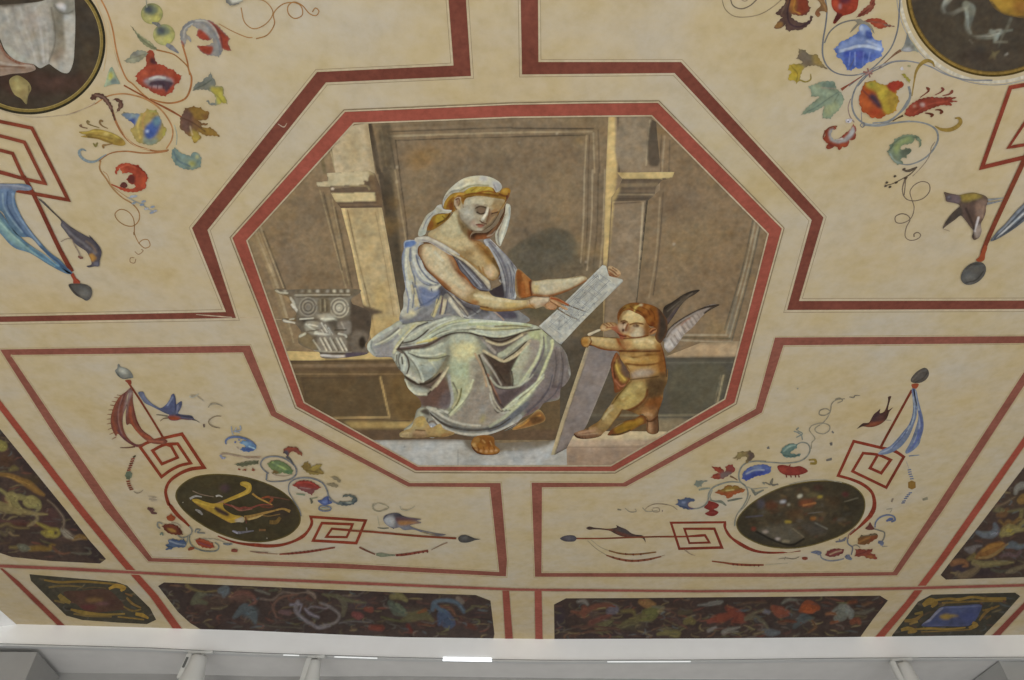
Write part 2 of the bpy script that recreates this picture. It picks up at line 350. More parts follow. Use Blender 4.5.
wall_ops = [
 P(X(240,240, 350,120, 372,118, 378,200, 400,330, 372,352, 285,352), '7d6b53', 6), P(X(255,250,345,160,372,250,380,330,290,330), '776551', 8, .8),
 P(K2(90,250, 330,90, 380,440, 110,470), '75644f', 6), dab(300,215,26,16,'70614f',8,.8), dab(318,250,22,14,'7e6c55',8,.7), dab(290,262,16,20,'6f6152',7,.7), dab(345,235,10,26,'7b6850',6,.6),
 # central niche
 P(X(384,120, 608,114, 606,300, 598,356, 400,356, 396,300), '786751', 1.5), P(X(397,140, 586,135, 580,340, 420,340), '70614f', 2),
 dab(440,150,34,14,'7a664e',9,.8), dab(540,155,40,15,'766551',9,.8), dab(420,190,14,36,'7c6b54',8,.7), dab(560,200,20,34,'7a6850',9,.8), dab(418,160,12,9,'86683f',5,.6), dab(480,160,40,10,'6a5d4d',8,.7), dab(530,195,26,18,'776753',8,.7),
 # head shadow on the wall
 P(QC(210,210, 300,110, 420,40, 560,-20, 700,10, 770,80, 790,220, 800,380, 430,420, 300,330), '595245', 1.6), P(QC(330,220, 480,60, 680,60, 740,250, 600,370, 400,380), '544f44', 3, .8),
 P(X(535,280,612,262,606,350,540,350), '625645', 4, .8), P(QC(330,560, 560,640, 700,560, 780,500, 900,680, 400,700), '57503f', 3), P(X(556,334,600,300,618,300,606,356,560,356), '60533f', 3), P(X(545,345,600,345,590,440,548,440), '4f473c', 2),
 # right bay
 P(X(640,118,655,115,770,234,742,345,650,345,632,330,650,230), '776550', 2), dab(690,240,30,30,'7b6950',9,.7), dab(680,205,26,20,'6d5d4c',8,.8), dab(700,290,24,26,'73624e',9,.7), dab(665,290,14,26,'7d6b54',7,.7), dab(715,265,16,30,'7b6750',8,.6),
]
# mouldings as lines of light and dark
wall_ops += lines(K0, 1.8, '4f4539', (445,505, 490,690), blur=1.2) + lines(K0, 3.2, '554a3d', (458,500, 478,600, 492,690), blur=1.5)
wall_ops += lines(K0, 1.6, '8d7d63', (500,515, 512,600, 525,690)) + lines(K0, 1.2, '54493c', (530,525, 560,690), (525,527, 780,518, 1024,510)) + lines(K0, 1.5, '968870', (535,545, 780,537, 1024,530), a=.7) + lines(K0, 1.0, '51463a', (562,562, 800,553, 1024,548), (558,560, 575,690))
wall_ops += lines(K0, 2.2, '6b5c49', (480,505, 750,497, 1024,486), a=.7)
wall_ops += lines(K1, 1.2, '4f4539', (0,513, 325,515), (0,547, 300,540)) + lines(K1, 1.3, '8d7d65', (0,530, 320,526), (325,532, 330,690), (298,542, 290,690)) + lines(K1, 1, '5b4e40', (310,540, 305,690), (345,520, 350,690))
wall_ops += lines(K3, 1.3, '8e7f69', (290,0, 285,220, 275,370), (322,0, 318,200, 300,400)) + lines(K3, 1.2, '5d5142', (306,0, 300,250, 292,380), (345,0, 340,240, 325,380)) + lines(K3, 1.6, '6e604e', (362,0, 355,250, 345,380))
wall_ops += lines(K2, 1.3, '8a7a61', (556,0, 580,160, 608,330)) + lines(K2, 1, '51463a', (572,0, 600,200, 607,290)) + lines(K2, 5, '62564a', (520,0, 545,160, 575,330, 592,480), blur=2) + lines(K2, 3, '7c6c54', (545,0, 566,200, 590,420), blur=1.5, a=.6)
wall_ops += lines(K2, 1, '8d7d62', (8,240, 95,480, 150,690), (255,80, 360,470), (305,120, 372,460)) + lines(K2, 1.2, '5c5040', (20,240, 110,480), (270,90, 345,400), (318,150, 385,470)) + lines(K2, 2.5, '87755a', (0,260, 75,470, 130,640), (285,100, 350,380), a=.7, blur=1)
wall_ops += lines(K0, 1.1, '54493b', (310,600, 335,690)) + lines(K0, 1.5, '9a8b6d', (300,605, 322,690)) + lines(K0, 3, '66583f', (265,640, 275,690), blur=1.5, a=.7)
wall_ops += lines(K1, 1, '5d5143', (598,540, 590,690), (632,560, 628,690)) + lines(K1, 1.4, '8a7b66', (610,545, 600,690), a=.8)
wall_ops += lines(K3, 1.1, '5a4e41', (605,90, 590,300, 565,500)) + lines(K3, 1.4, '85755f', (592,110, 575,350, 548,510))
wall_ops += lines(K3, 1.2, '8d8370', (972,210, 930,400, 855,660), (985,225, 945,400, 870,670), a=.85) + lines(K3, 1.2, '585145', (992,230, 955,400, 880,680), (963,205, 925,380, 850,640))
wall_ops += lines(QK, 1.4, '8f8370', (310,560, 520,570, 740,575), (330,520, 690,520)) + lines(QK, 1.3, '57503f', (330,540, 720,548), a=.8) + lines(QK, 3, '6d675c', (770,220, 710,500), a=.6)
wall_ops += [dab(674,244,.8,.8,'c4bcb0',.4), dab(627,279,1.0,.7,'b5a88f',.4), dab(586,262,.9,.9,'b9ae9c',.4), dab(666,267,.6,.6,'8f8577',.4), dab(754,236,1,1,'a09581',.5), dab(391,167,.7,.9,'b5a992',.4), dab(396.5,182,1,1.3,'b0a48d',.4), dab(557,133.5,.7,.9,'c0b7a5',.4), dab(519,143,.6,.7,'b7ad9b',.4), dab(397,167,.7,.9,'b3a791',.4)]
wall_ops += lines(K2, 4.5, '4f463c', (500,20, 515,110, 545,250), (560,300, 590,480)) + lines(K2, 2.2, '4a4036', (494,0, 512,120, 545,260, 572,400, 590,520), blur=.8) + lines(K0, 2.6, '463c31', (456,500, 470,590, 488,690), blur=.8) + lines(K1, 2.2, '4a4036', (572,500, 562,690), blur=.8) + lines(K3, 1.6, '8a7b64', (372,0, 364,250, 352,390), (398,130, 385,330)) + lines(K2, 1.6, '93836a', (0,250, 88,475, 145,660), (18,230, 110,470)) + lines(K2, 1.4, '554a3d', (30,245, 120,480))
wall_ops += [P(X(380,125,390,124,394,200,408,300,402,330,388,250,384,190), '4f4639', 1.2, .75), P(X(384,180,392,185,400,260,396,300), '42392e', 1.6, .6), *[dab(random.Random(i).uniform(250,765), random.Random(i+99).uniform(125,345), random.Random(i+7).uniform(4,14), random.Random(i+3).uniform(3,9), random.Random(i).choice(('8a7350','66594a','7d6238','85745c','5f564c','8f7850')), 3, .3) for i in range(90)]]
niche = part('niche_wall', OCT, INN8, '75654f', wall_ops, sm=False, step=.85)

TONE[:] = [1.05, 0.02, .98, .92]
# pilaster at the left with its entablature
pil = part('pilaster', OCT, X(332,149, 351,126, 368,123, 380,206, 382,208, 392,262, 402,322, 398,332, 372,342, 366,320, 352,250, 341,208), 'a18f6c', [
 P(X(330,150,352,122,368,122,378,175,338,178), 'a39377', .5), P(X(366,122,372,122,380,175,374,175), '968465', .8, .8), dab(352,150,10,20,'9c8a68',5,.7),
 P(QM(380,540,610,540,640,700,400,700), 'a28d66', 1, .6), L(X(343,208,352,250,368,318,373,342), 3.2, 'bfa877', .8), L(X(347.5,210,356,250,371,312,376,340), 1.1, '6d5a3e', .6), L(X(350,212,358,250,373,312), 1, 'b29c6f', .6,.7),
 L(X(379,208,389,262,399,322), 2, 'ae9a74', .8), L(X(375.5,212,385,262,394,318), .9, '7b6949', .6,.8), dab(368,250,9,30,'a8936a',5,.8), dab(380,300,8,20,'b0965f',5,.7), dab(366,228,8,12,'998866',4,.8),
 P(QL(740,225, 830,255, 950,300, 855,330, 850,440, 800,420), '5a4c3e', .7), P(X(364,330,376,318,400,318,400,345,368,345), 'a98f5c', 2, .7)], sm=False)
part('entablature', pil, QM(130,335, 222,330, 215,265, 548,244, 600,268, 650,400, 660,540, 328,545, 285,495, 245,420, 235,380, 135,375), '5c4c3d', [
 P(QM(125,335,222,330,215,262,548,242,558,262,545,330,505,320,520,355,140,376), 'a89a7b', .4, sm=False), P(QM(545,243,600,268,590,290,550,275), '94835f', .5), P(QM(548,300,580,275,600,300,600,410,565,400,560,350), '6a563f', .8),
 L(QM(245,384,400,372,510,362), 1, '80705a', .5), P(QM(248,428,598,416,608,488,284,495), 'b3a27a', .4, sm=False), L(QM(400,366,540,372,556,396), 1.3, '8a7a58', .5), dab(332.5,189,1.8,1.2,'b5a795',.4),
 L(QM(320,520,640,515), 1.2, '77624b', .6), L(QM(360,300,500,285), 2, '9b8b69', 1,.5), P(QM(605,420,650,430,655,530,625,520), '66523c', .8)], sm=False)
# pilaster at the right
pir = part('pilaster', OCT, X(608.3,116, 648,117, 656,122, 660,165, 660,190, 648,200, 637,303, 632,335, 603,338, 603,262, 606,170), '7d6c57', [
 P(X(608,116,615,116,617,172,608,264,603,264,606,170), 'b59c69', .5, sm=False), L(X(618,118,619,172), 2, '5a4d40', .8), P(X(622,118,647,118,648,164,619,166), '7e6f5b', .7), L(X(650,120,646,165), 1.6, '9d8f76', .6),
 P(X(652.5,118,661,124,659,165,649,165), '504539', .7), L(X(612,198,608,264,603,338), 1.2, '5c4f42', .7), L(X(643,203,637,303,634,332), 2, 'a29176', .7), L(X(648,200,642,260,638,304), 4, '3f382f', .8), L(X(653,200,648,260,642,320), 2.5, '5d5144', .8), L(X(658,196,650,290,645,330), 1.2, '8d7d66', .6), L(X(614,204,640,202), 1.3, '5a4c3e', .6),
 dab(625,230,9,24,'83725d',4,.7), dab(622,290,9,22,'806e57',4,.7), L(X(606,262,602,338), 2.5, '98835a', .8,.7)], sm=False)
part('entablature', pir, K3(420,10, 650,8, 641,32, 600,42, 575,68, 572,98, 545,122, 398,126, 398,108, 425,72, 442,36), '5d5042', [
 P(K3(415,8,652,6,641,32,440,36), 'ac9768', .4, sm=False), L(K3(440,40,610,36), 1.2, '4e4337', .5), L(K3(436,62,580,58), 3.5, '75654f', .9), L(K3(425,84,575,84), 2.6, '6a5b4a', .8), L(K3(410,98,570,98), 1.2, '8a795f', .5), L(K3(400,116,545,114), 2, '4f4438', .7), P(K3(398,126,400,104,428,66,432,80,408,124), 'a58f60', .5,.8)], sm=False)

# stone bench, left and right, and the floor
part('stone_bench', OCT, [X(285,351, 320,352, 376,350, 560,350, 560,440, 365,440, 303,403.5), X(600,345, 667,356, 700,343, 742,341, 725.5,399.5, 668,436, 590,436, 560,440, 575,400)], '5f4d35', [
 P(X(284,350,400,350,400,359,288,360.5), 'b39a66', .5, sm=False), L(X(290,361.5,410,359.5), 1.6, '4a3b2d', .6), L(X(291,366,420,365), 3, '77624a', .8), L(X(292,370,420,369), 2.4, '594734', .8), L(X(294,374,420,374), 1.2, '7a6346', .7),
 P(K4(180,150,500,148,535,308,310,312,195,240), '574731', .8, sm=False), L(K4(180,152,498,149), 1.2, '4c3c2c', .6), L(K4(185,155,200,240), 1.2, '4c3c2c', .6), L(K4(497,148,534,308), 1.9, 'a88c5b', .6), L(K4(534,309,300,312), 1.6, '9b8156', .6),
 P(K4(540,150,650,150,660,320,560,320), '66502f', 3,.8), dab(345,390,16,10,'604d33',5,.7), P(X(343,421,420,422,420,428.5,352,429), '99804f', .6, sm=False), P(X(350,429,600,430,560,441,370,441), '5b4836', .8, sm=False), L(X(345,419.5,410,421), 1, '4d3d2c', .6),
 P(X(560,342,745,338,742,356,600,360), '6f6251', .5), P(K5(620,30,700,8,915,0,895,64,620,70), 'a28a6c', .6, sm=False), P(K5(650,0,920,-8,915,6,700,12), '7f7159', .6), P(K5(560,72,895,68,860,240,700,330,560,330), '4e493f', .8, sm=False), P(K5(640,108,850,105,820,250,650,290), '55503f', 1.5,.7),
 L(K5(620,74,893,70), 1, '3f3a33', .5), L(K5(620,92,888,88), 1.1, '696356', .5), L(K5(846,140,822,250), 1.6, '8f8468', .6), L(K5(836,140,812,250), 1, '6e6755', .6), L(K5(300,300,600,302,740,300), 1.4, '80775f', .7), L(K5(300,316,560,318,730,316), 1.2, '3f3b33', .6), P(K5(560,325,720,325,600,385,560,385), '7d7058', 1), P(X(596,356,612,356,606,440,585,430), '4b473e', 2,.7)], sm=False, step=1.3)
part('paved_floor', OCT, X(352,432, 373,440, 450,439, 470,440, 500,443, 550,441, 567,436, 567,466.6, 418,466.7, 386,449), '9f9d98', [
 P(X(350,430,567,430,567,440,373,440.5), '574735', .7, sm=False), P(X(500,441,545,431,560,432,552,443,520,452,508,452), '6a6152', 1), P(QG(590,530, 640,600, 800,640, 900,610, 1000,575, 1100,545,1200,520,1060,500,700,500), '6b6153', 1), L(QG(100,575,400,590,640,600), .6, '8a8a88', .5,.7), L(QG(640,610,900,620,1024,610), .6, '8a8a88', .5,.7),
 L(QG(545,600,545,740), .8, '82827f', .5,.8), L(QG(985,580,990,680), .8, '82827f', .5,.8), L(QH(190,580,195,690), .8, '7d7d7b', .5,.8), L(QH(0,650,190,625,480,630), .7, '84837f', .5,.8), dab(405,446.5,.8,1,'6a6865',.5), dab(420,455,26,6,'a7a7a6',4,.7), dab(530,456,24,7,'a3a4a6',4,.7), L(QG(820,640,920,600,1024,590), .8, '8f7e66', .5,.8), L(QH(330,660,360,665), .8, '70706e', .5)], sm=False, step=1.3)
part('stone_plinth', OCT, X(566,437, 585,431, 667,431.5, 666,436, 640,450, 611,466.6, 567,466.6), 'a28d77', [
 P(X(566,435,590,430,668,431,660,440,568,440), 'b8a684', .8, sm=False), L(X(566,447,650,446.5), 1.2, '75634f', .7), P(X(566,448,648,448,640,460,611,467,567,467), '907a67', .8, sm=False), L(K5(318,430,322,500), .9, '79654f', .6,.8), L(K5(258,435,258,500), .8, '84705c', .6,.6), dab(586,457,9,6,'98826f',3,.7)], sm=False, step=1.3)
# second working of the figures: glazes, dark lines and lights
def glaze(pts, col='5b5248', a=.38, blur=1.6): return P(pts, col, blur, a)
def dk(pts, w=1.2, col='4a3f36', blur=.75, a=.85): return L(pts, w, col, blur, a)
def hi(pts, w=1.6, col='c0bfae', blur=1.1, a=.68): return L(pts, w, col, blur, a)
def many(f, crop, *rows, **kw): return [f(crop(*r[1:]), r[0], **kw) if not isinstance(r[0], str) else f(crop(*r[2:]), r[1], r[0], **kw) for r in rows]
W_MORE = [
 P(QA(480,250,560,220,700,225,830,250,810,320,750,420,680,470,610,490,540,450,490,380), 'ae9468', 2, .30), dab(*QA(540,350)[0],4,4,'b0a898',1.6,.5), dab(*QA(570,410)[0],3,2,'a8806c',1.4,.5),
 # face
 P(QA(480,300,520,250,600,235,640,260,600,330,560,420,500,390), 'aaa69a', 1.2, .6), glaze(QA(480,330,500,400,570,470,590,490,540,460,490,390), '7d6f5c', .55, 1), P(QA(560,230,700,225,760,240,720,280,640,275), 'bcb092', 1.1, .8), P(QA(760,235,838,252,815,310,770,320,735,290), '9a7c4c', 1, .8), glaze(QA(590,285,640,275,700,300,690,350,640,360,600,335), '6d5a48', .6, .8),
 dk(QA(603,308,625,293,660,290,695,305), 1.1, '6a5440', .5), dk(QA(615,338,645,352,680,345,694,330), 1.0, '54402f', .4), P(QA(622,318,650,305,685,318,670,340,635,340), '97755c', .5, .9), dk(QA(600,285,640,270,700,282), .8, '8a7458', .6, .7), hi(QA(705,300,695,340,672,380,655,398), 2.2, 'c3baa6', .7), glaze(QA(715,310,745,350,725,400,690,440,705,380), '6f4a30', .75, .8), dk(QA(735,350,765,340,790,335), 1.3, '5d3c24', .5), P(QA(728,325,770,310,800,318,780,335,740,340), 'a8793f', .6, .7), P(QA(790,320,820,310,806,345,785,360), '6d6a62', .5, .8), dab(*QA(795,352)[0],1.2,1,'aaa8a0',.4,.8),
 dk(QA(640,405,660,424,690,432), .9, '6a4632', .4), dab(*QA(662,420)[0],1.4,.9,'57382a',.4), hi(QA(648,400,662,410), 1.2, 'c2b6a0', .4), dk(QA(608,438,635,434,655,441,676,436), .9, '6d3a2c', .4), P(QA(618,445,645,441,670,445,655,458,630,457), '9a6450', .4, .9), hi(QA(622,474,650,478), 2, 'b5ada0', .7), glaze(QA(660,455,700,440,770,370,800,340,770,420,720,460,680,485), '57402e', .75, .8), dk(QA(570,480,600,498,650,500,690,478,740,430,790,365), 1.2, '40301f', .6), dab(*QA(540,340)[0],4,4,'b3b0a8',1.3,.7), dab(*QA(585,435)[0],3,2,'a88e84',1,.6),
 dk(QA(425,245,428,285,452,316), 1, '5d4028', .5), dk(QA(448,238,470,232,480,262,466,290), 1, '6a4632', .4), hi(QA(470,300,478,312), 1.6, 'c4b494', .5), dk(QA(490,235,508,300), .9, '8a6a3a', .5, .8),
 glaze(QA(470,300,500,240,640,215,830,245,820,320,760,420,690,470,600,492,540,450,490,390), '7d7468', .30, 1.5), glaze(QA(470,330,500,420,570,480,560,430,520,380), '6a6056', .4, 1.2), hi(QA(700,310,688,345,664,385), 1.6, 'c2bcae', .6), dk(QA(612,305,640,292,690,302), .8, '5c4a3c', .4), dk(QA(614,440,640,437,672,442), .8, '6a3428', .4), dk(QA(640,406,662,422,688,430), .7, '5d3c2c', .4), dk(QA(617,336,645,350,690,340), .9, '4f3c2e', .4),
 glaze(QA(604,300,640,288,690,300,688,345,640,358,612,340), '5a4636', .45, .7), dk(QA(606,305,640,291,692,303), 1, '4a3829', .45), dk(QA(614,337,645,352,690,341), 1.2, '3f2e22', .45), dk(QA(733,350,762,342,790,336), 1.3, '4a3020', .5), dk(QA(640,405,662,424,692,431), 1, '54342a', .45), dk(QA(610,438,640,436,674,442), 1.1, '6a2c26', .45), P(QA(618,446,645,443,668,447,650,457,630,456), '9c5a48', .4, .8), hi(QA(702,305,690,345,666,388), 2.2, 'c6beb0', .7, .9), dk(QA(716,312,712,350,694,410), 1.2, '6f4a32', .7, .7), hi(QA(540,260,600,250,660,262), 4, 'b8b09a', 1.4, .6),
 # neck and chest
 P(QA(350,430,420,340,445,340,460,420,480,500,420,540,330,510), 'b4ab8c', 1.2, .7), glaze(QA(455,330,490,410,560,480,575,545,530,530,480,460), '6f5a3a', .7, 1.2), glaze(QA(540,470,580,490,680,500,700,520,640,560,560,560), '6a3a20', .75, 1.1), glaze(QA(600,580,700,600,730,680,650,680), '7a5424', .5, 1.4), glaze(QC(60,150,110,230,150,320,110,270,70,230,30,170), '69441c', .65, 1.1), dk(QC(105,225,130,270,158,330,150,380), 1.6, '5a4020', .8), dk(QC(-10,290,10,350,40,385,80,402,110,405), 1.2, '8a5c30', .8, .8), hi(QC(60,340,85,360), 4, 'c4a688', 1.2, .8), hi(QA(300,540,400,590,520,640), 2.2, 'bcab84', 1.1, .7), glaze(QA(480,620,560,600,600,680,520,690), '8a683a', .35, 1.5), dk(QA(620,590,660,620,690,660), 1.1, '8a5a2a', .8, .8),
 # near arm
 glaze(QB(465,130,500,110,500,220,560,320,650,400,720,470,800,540,760,530,680,470,600,385,530,320,480,230), '6a3c1c', .6, 1), dk(QB(463,185,468,130,510,104,570,102), 1.4, '5a3820', .6), dk(QB(470,205,500,265,545,330,620,400,700,485,780,548,880,592,960,612,1024,620), 1.4, '55331d', .6), glaze(QB(690,180,740,240,790,330,850,400,920,470,860,440,780,360,720,260), '7a4220', .6, 1), hi(QB(540,150,600,220,670,310,750,400,830,470), 4.5, 'bcb094', 1.8, .7), hi(QB(600,180,660,240), 3, 'b4b2a4', 1.5, .6), glaze(QB(560,330,640,390,700,430,680,450,600,380), '96603a', .5, 1), hi(QC(-40,520,60,545,160,555), 3, 'c6b896', 1.2, .8), hi(QC(100,560,220,570,330,575), 2.2, 'bcae8a', 1, .7), glaze(QC(0,600,120,625,260,625,380,605,440,615,380,628,280,645,100,652), '7a5422', .65, .9), dk(QC(0,632,110,655,220,652,300,645,380,624,440,630), 1, '5f3f20', .5), dab(*QB(925,580)[0],4,2,'8d5a30',1,.8),
 hi(QC(420,570,480,545,540,540), 2.6, 'bfae94', 1, .8), dk(QC(395,560,400,590,440,626), .8, '7d5630', .6, .7), glaze(QC(480,590,540,580,540,615,500,610), '8a5836', .5, .8), dk(QC(556,545,545,580,520,600), .8, '8f5c3a', .5, .8),
 # far arm
 glaze(QC(300,320,340,350,330,450,320,545,300,500), '70401e', .6, 1), hi(QC(345,360,370,420,380,500), 3, 'ab7440', 1.2, .7), dk(QC(398,415,402,460,410,520), 1.4, '5a3018', .7), hi(QC(450,430,560,415,700,405,820,385), 3, 'bdb49a', 1.2, .7), glaze(QC(430,505,540,515,650,490,760,445,850,395,760,470,640,520,540,535,440,528), '7d4e28', .65, .9), dk(QC(330,548,430,530,540,537,640,516,760,465,860,400), 1, '5d3c22', .5), dk(QC(420,408,540,393,700,386,835,368), .7, '6f5a40', .5, .8),
 # feet
 glaze(QG(75,480,180,470,290,480,440,480,520,468,440,495,300,503,180,510), '5f462c', .5, .8), glaze(QG(650,540,690,500,830,495,840,560,760,540), '70441a', .4, 1.2), dk(QG(655,580,700,628,790,642,862,630), 1.2, '4a2a14', .6), *many(hi, QG, (1.6,670,555,690,575), (1.4,740,520,760,540), (1.2,800,530,815,560), blur=.6, col='b78d50'),
]
TUN_MORE = many(dk, QB, ('6a7490',1.4,352,140,338,200,336,260,350,340,360,400), ('646c86',1.3,400,150,398,230,415,320,440,400,432,520,420,620), ('5d6480',1.2,448,205,470,285,520,360,580,410,620,425), ('5d6478',1.2,470,330,510,390,560,430,610,440), ('565a6c',1.4,420,420,440,500,470,560,490,600), ('5a6078',1.4,470,610,540,580,600,540,640,505), ('535468',1.2,640,520,610,600,580,680), ('5c4c50',1.2,660,560,650,620,640,670), ('585864',1.2,700,560,690,620,680,670), ('50484c',1.2,720,520,780,590,840,660,860,690), ('4c4448',1.2,760,540,820,600,900,640), ('7a80a0',1.2,372,300,375,380,392,460,400,560), ('70789a',1.6,370,470,390,560,380,660)) + many(hi, QB, ('c2c4ba',2.2,372,160,366,250,372,350,392,450,400,540), ('c0c2bc',2,425,170,430,250,460,330,520,400,590,430), ('b9bcbc',1.6,470,240,500,310,550,370,600,400), ('bdb594',2,440,470,455,540,470,610), ('c6c4b6',2.4,590,478,630,450,640,440), ('bcae80',2,615,600,600,650,590,690), ('bdb090',1.8,672,560,668,620,655,670), ('c8c2b2',2,700,520,760,600,820,680), ('bfb4a4',1.4,745,530,810,600,860,670), ('a4aac0',1.6,500,520,560,540,600,530), ('9aa0b4',1.4,480,100,470,160,480,230)) + [
 glaze(QB(470,460,560,480,640,480,600,560,520,610,480,560), '5c6c9c', .55, 1.2), glaze(QB(640,440,720,520,700,560,640,520), '4c4850', .7, .9), glaze(QB(820,590,920,620,1024,640,1024,690,880,690), '4c484e', .6, 1), glaze(QE(400,130,470,150,560,110,660,130,560,160,420,190), '6a6a76', .5, 1.2), P(QB(352,98,400,84,445,86,450,100,410,130,360,140), '5d78b4', .7, .8), hi(QB(352,140,358,100,400,84,440,80), 1, 'aab0bc', .4)] + many(dk, QC, ('555462',1.2,70,120,140,220,190,340,210,450,205,540), ('5c5c6c',1.1,150,160,220,260,250,380,245,500), ('4a4650',1.2,120,240,150,330,175,430,190,520), ('585864',1,250,260,270,340,262,450,255,540)) + many(hi, QC, ('a4a4aa',1.8,40,90,110,190,165,310,195,430), ('a0a2a8',1.6,130,140,210,240,262,330,290,420,280,520), ('b4b4b4',1.2,90,80,130,120,160,160), ('aeb0b4',1.6,290,320,303,400,296,470,280,540)) + [glaze(QC(60,455,100,470,180,420,195,540,100,525), '3c3438', .75, .8)]
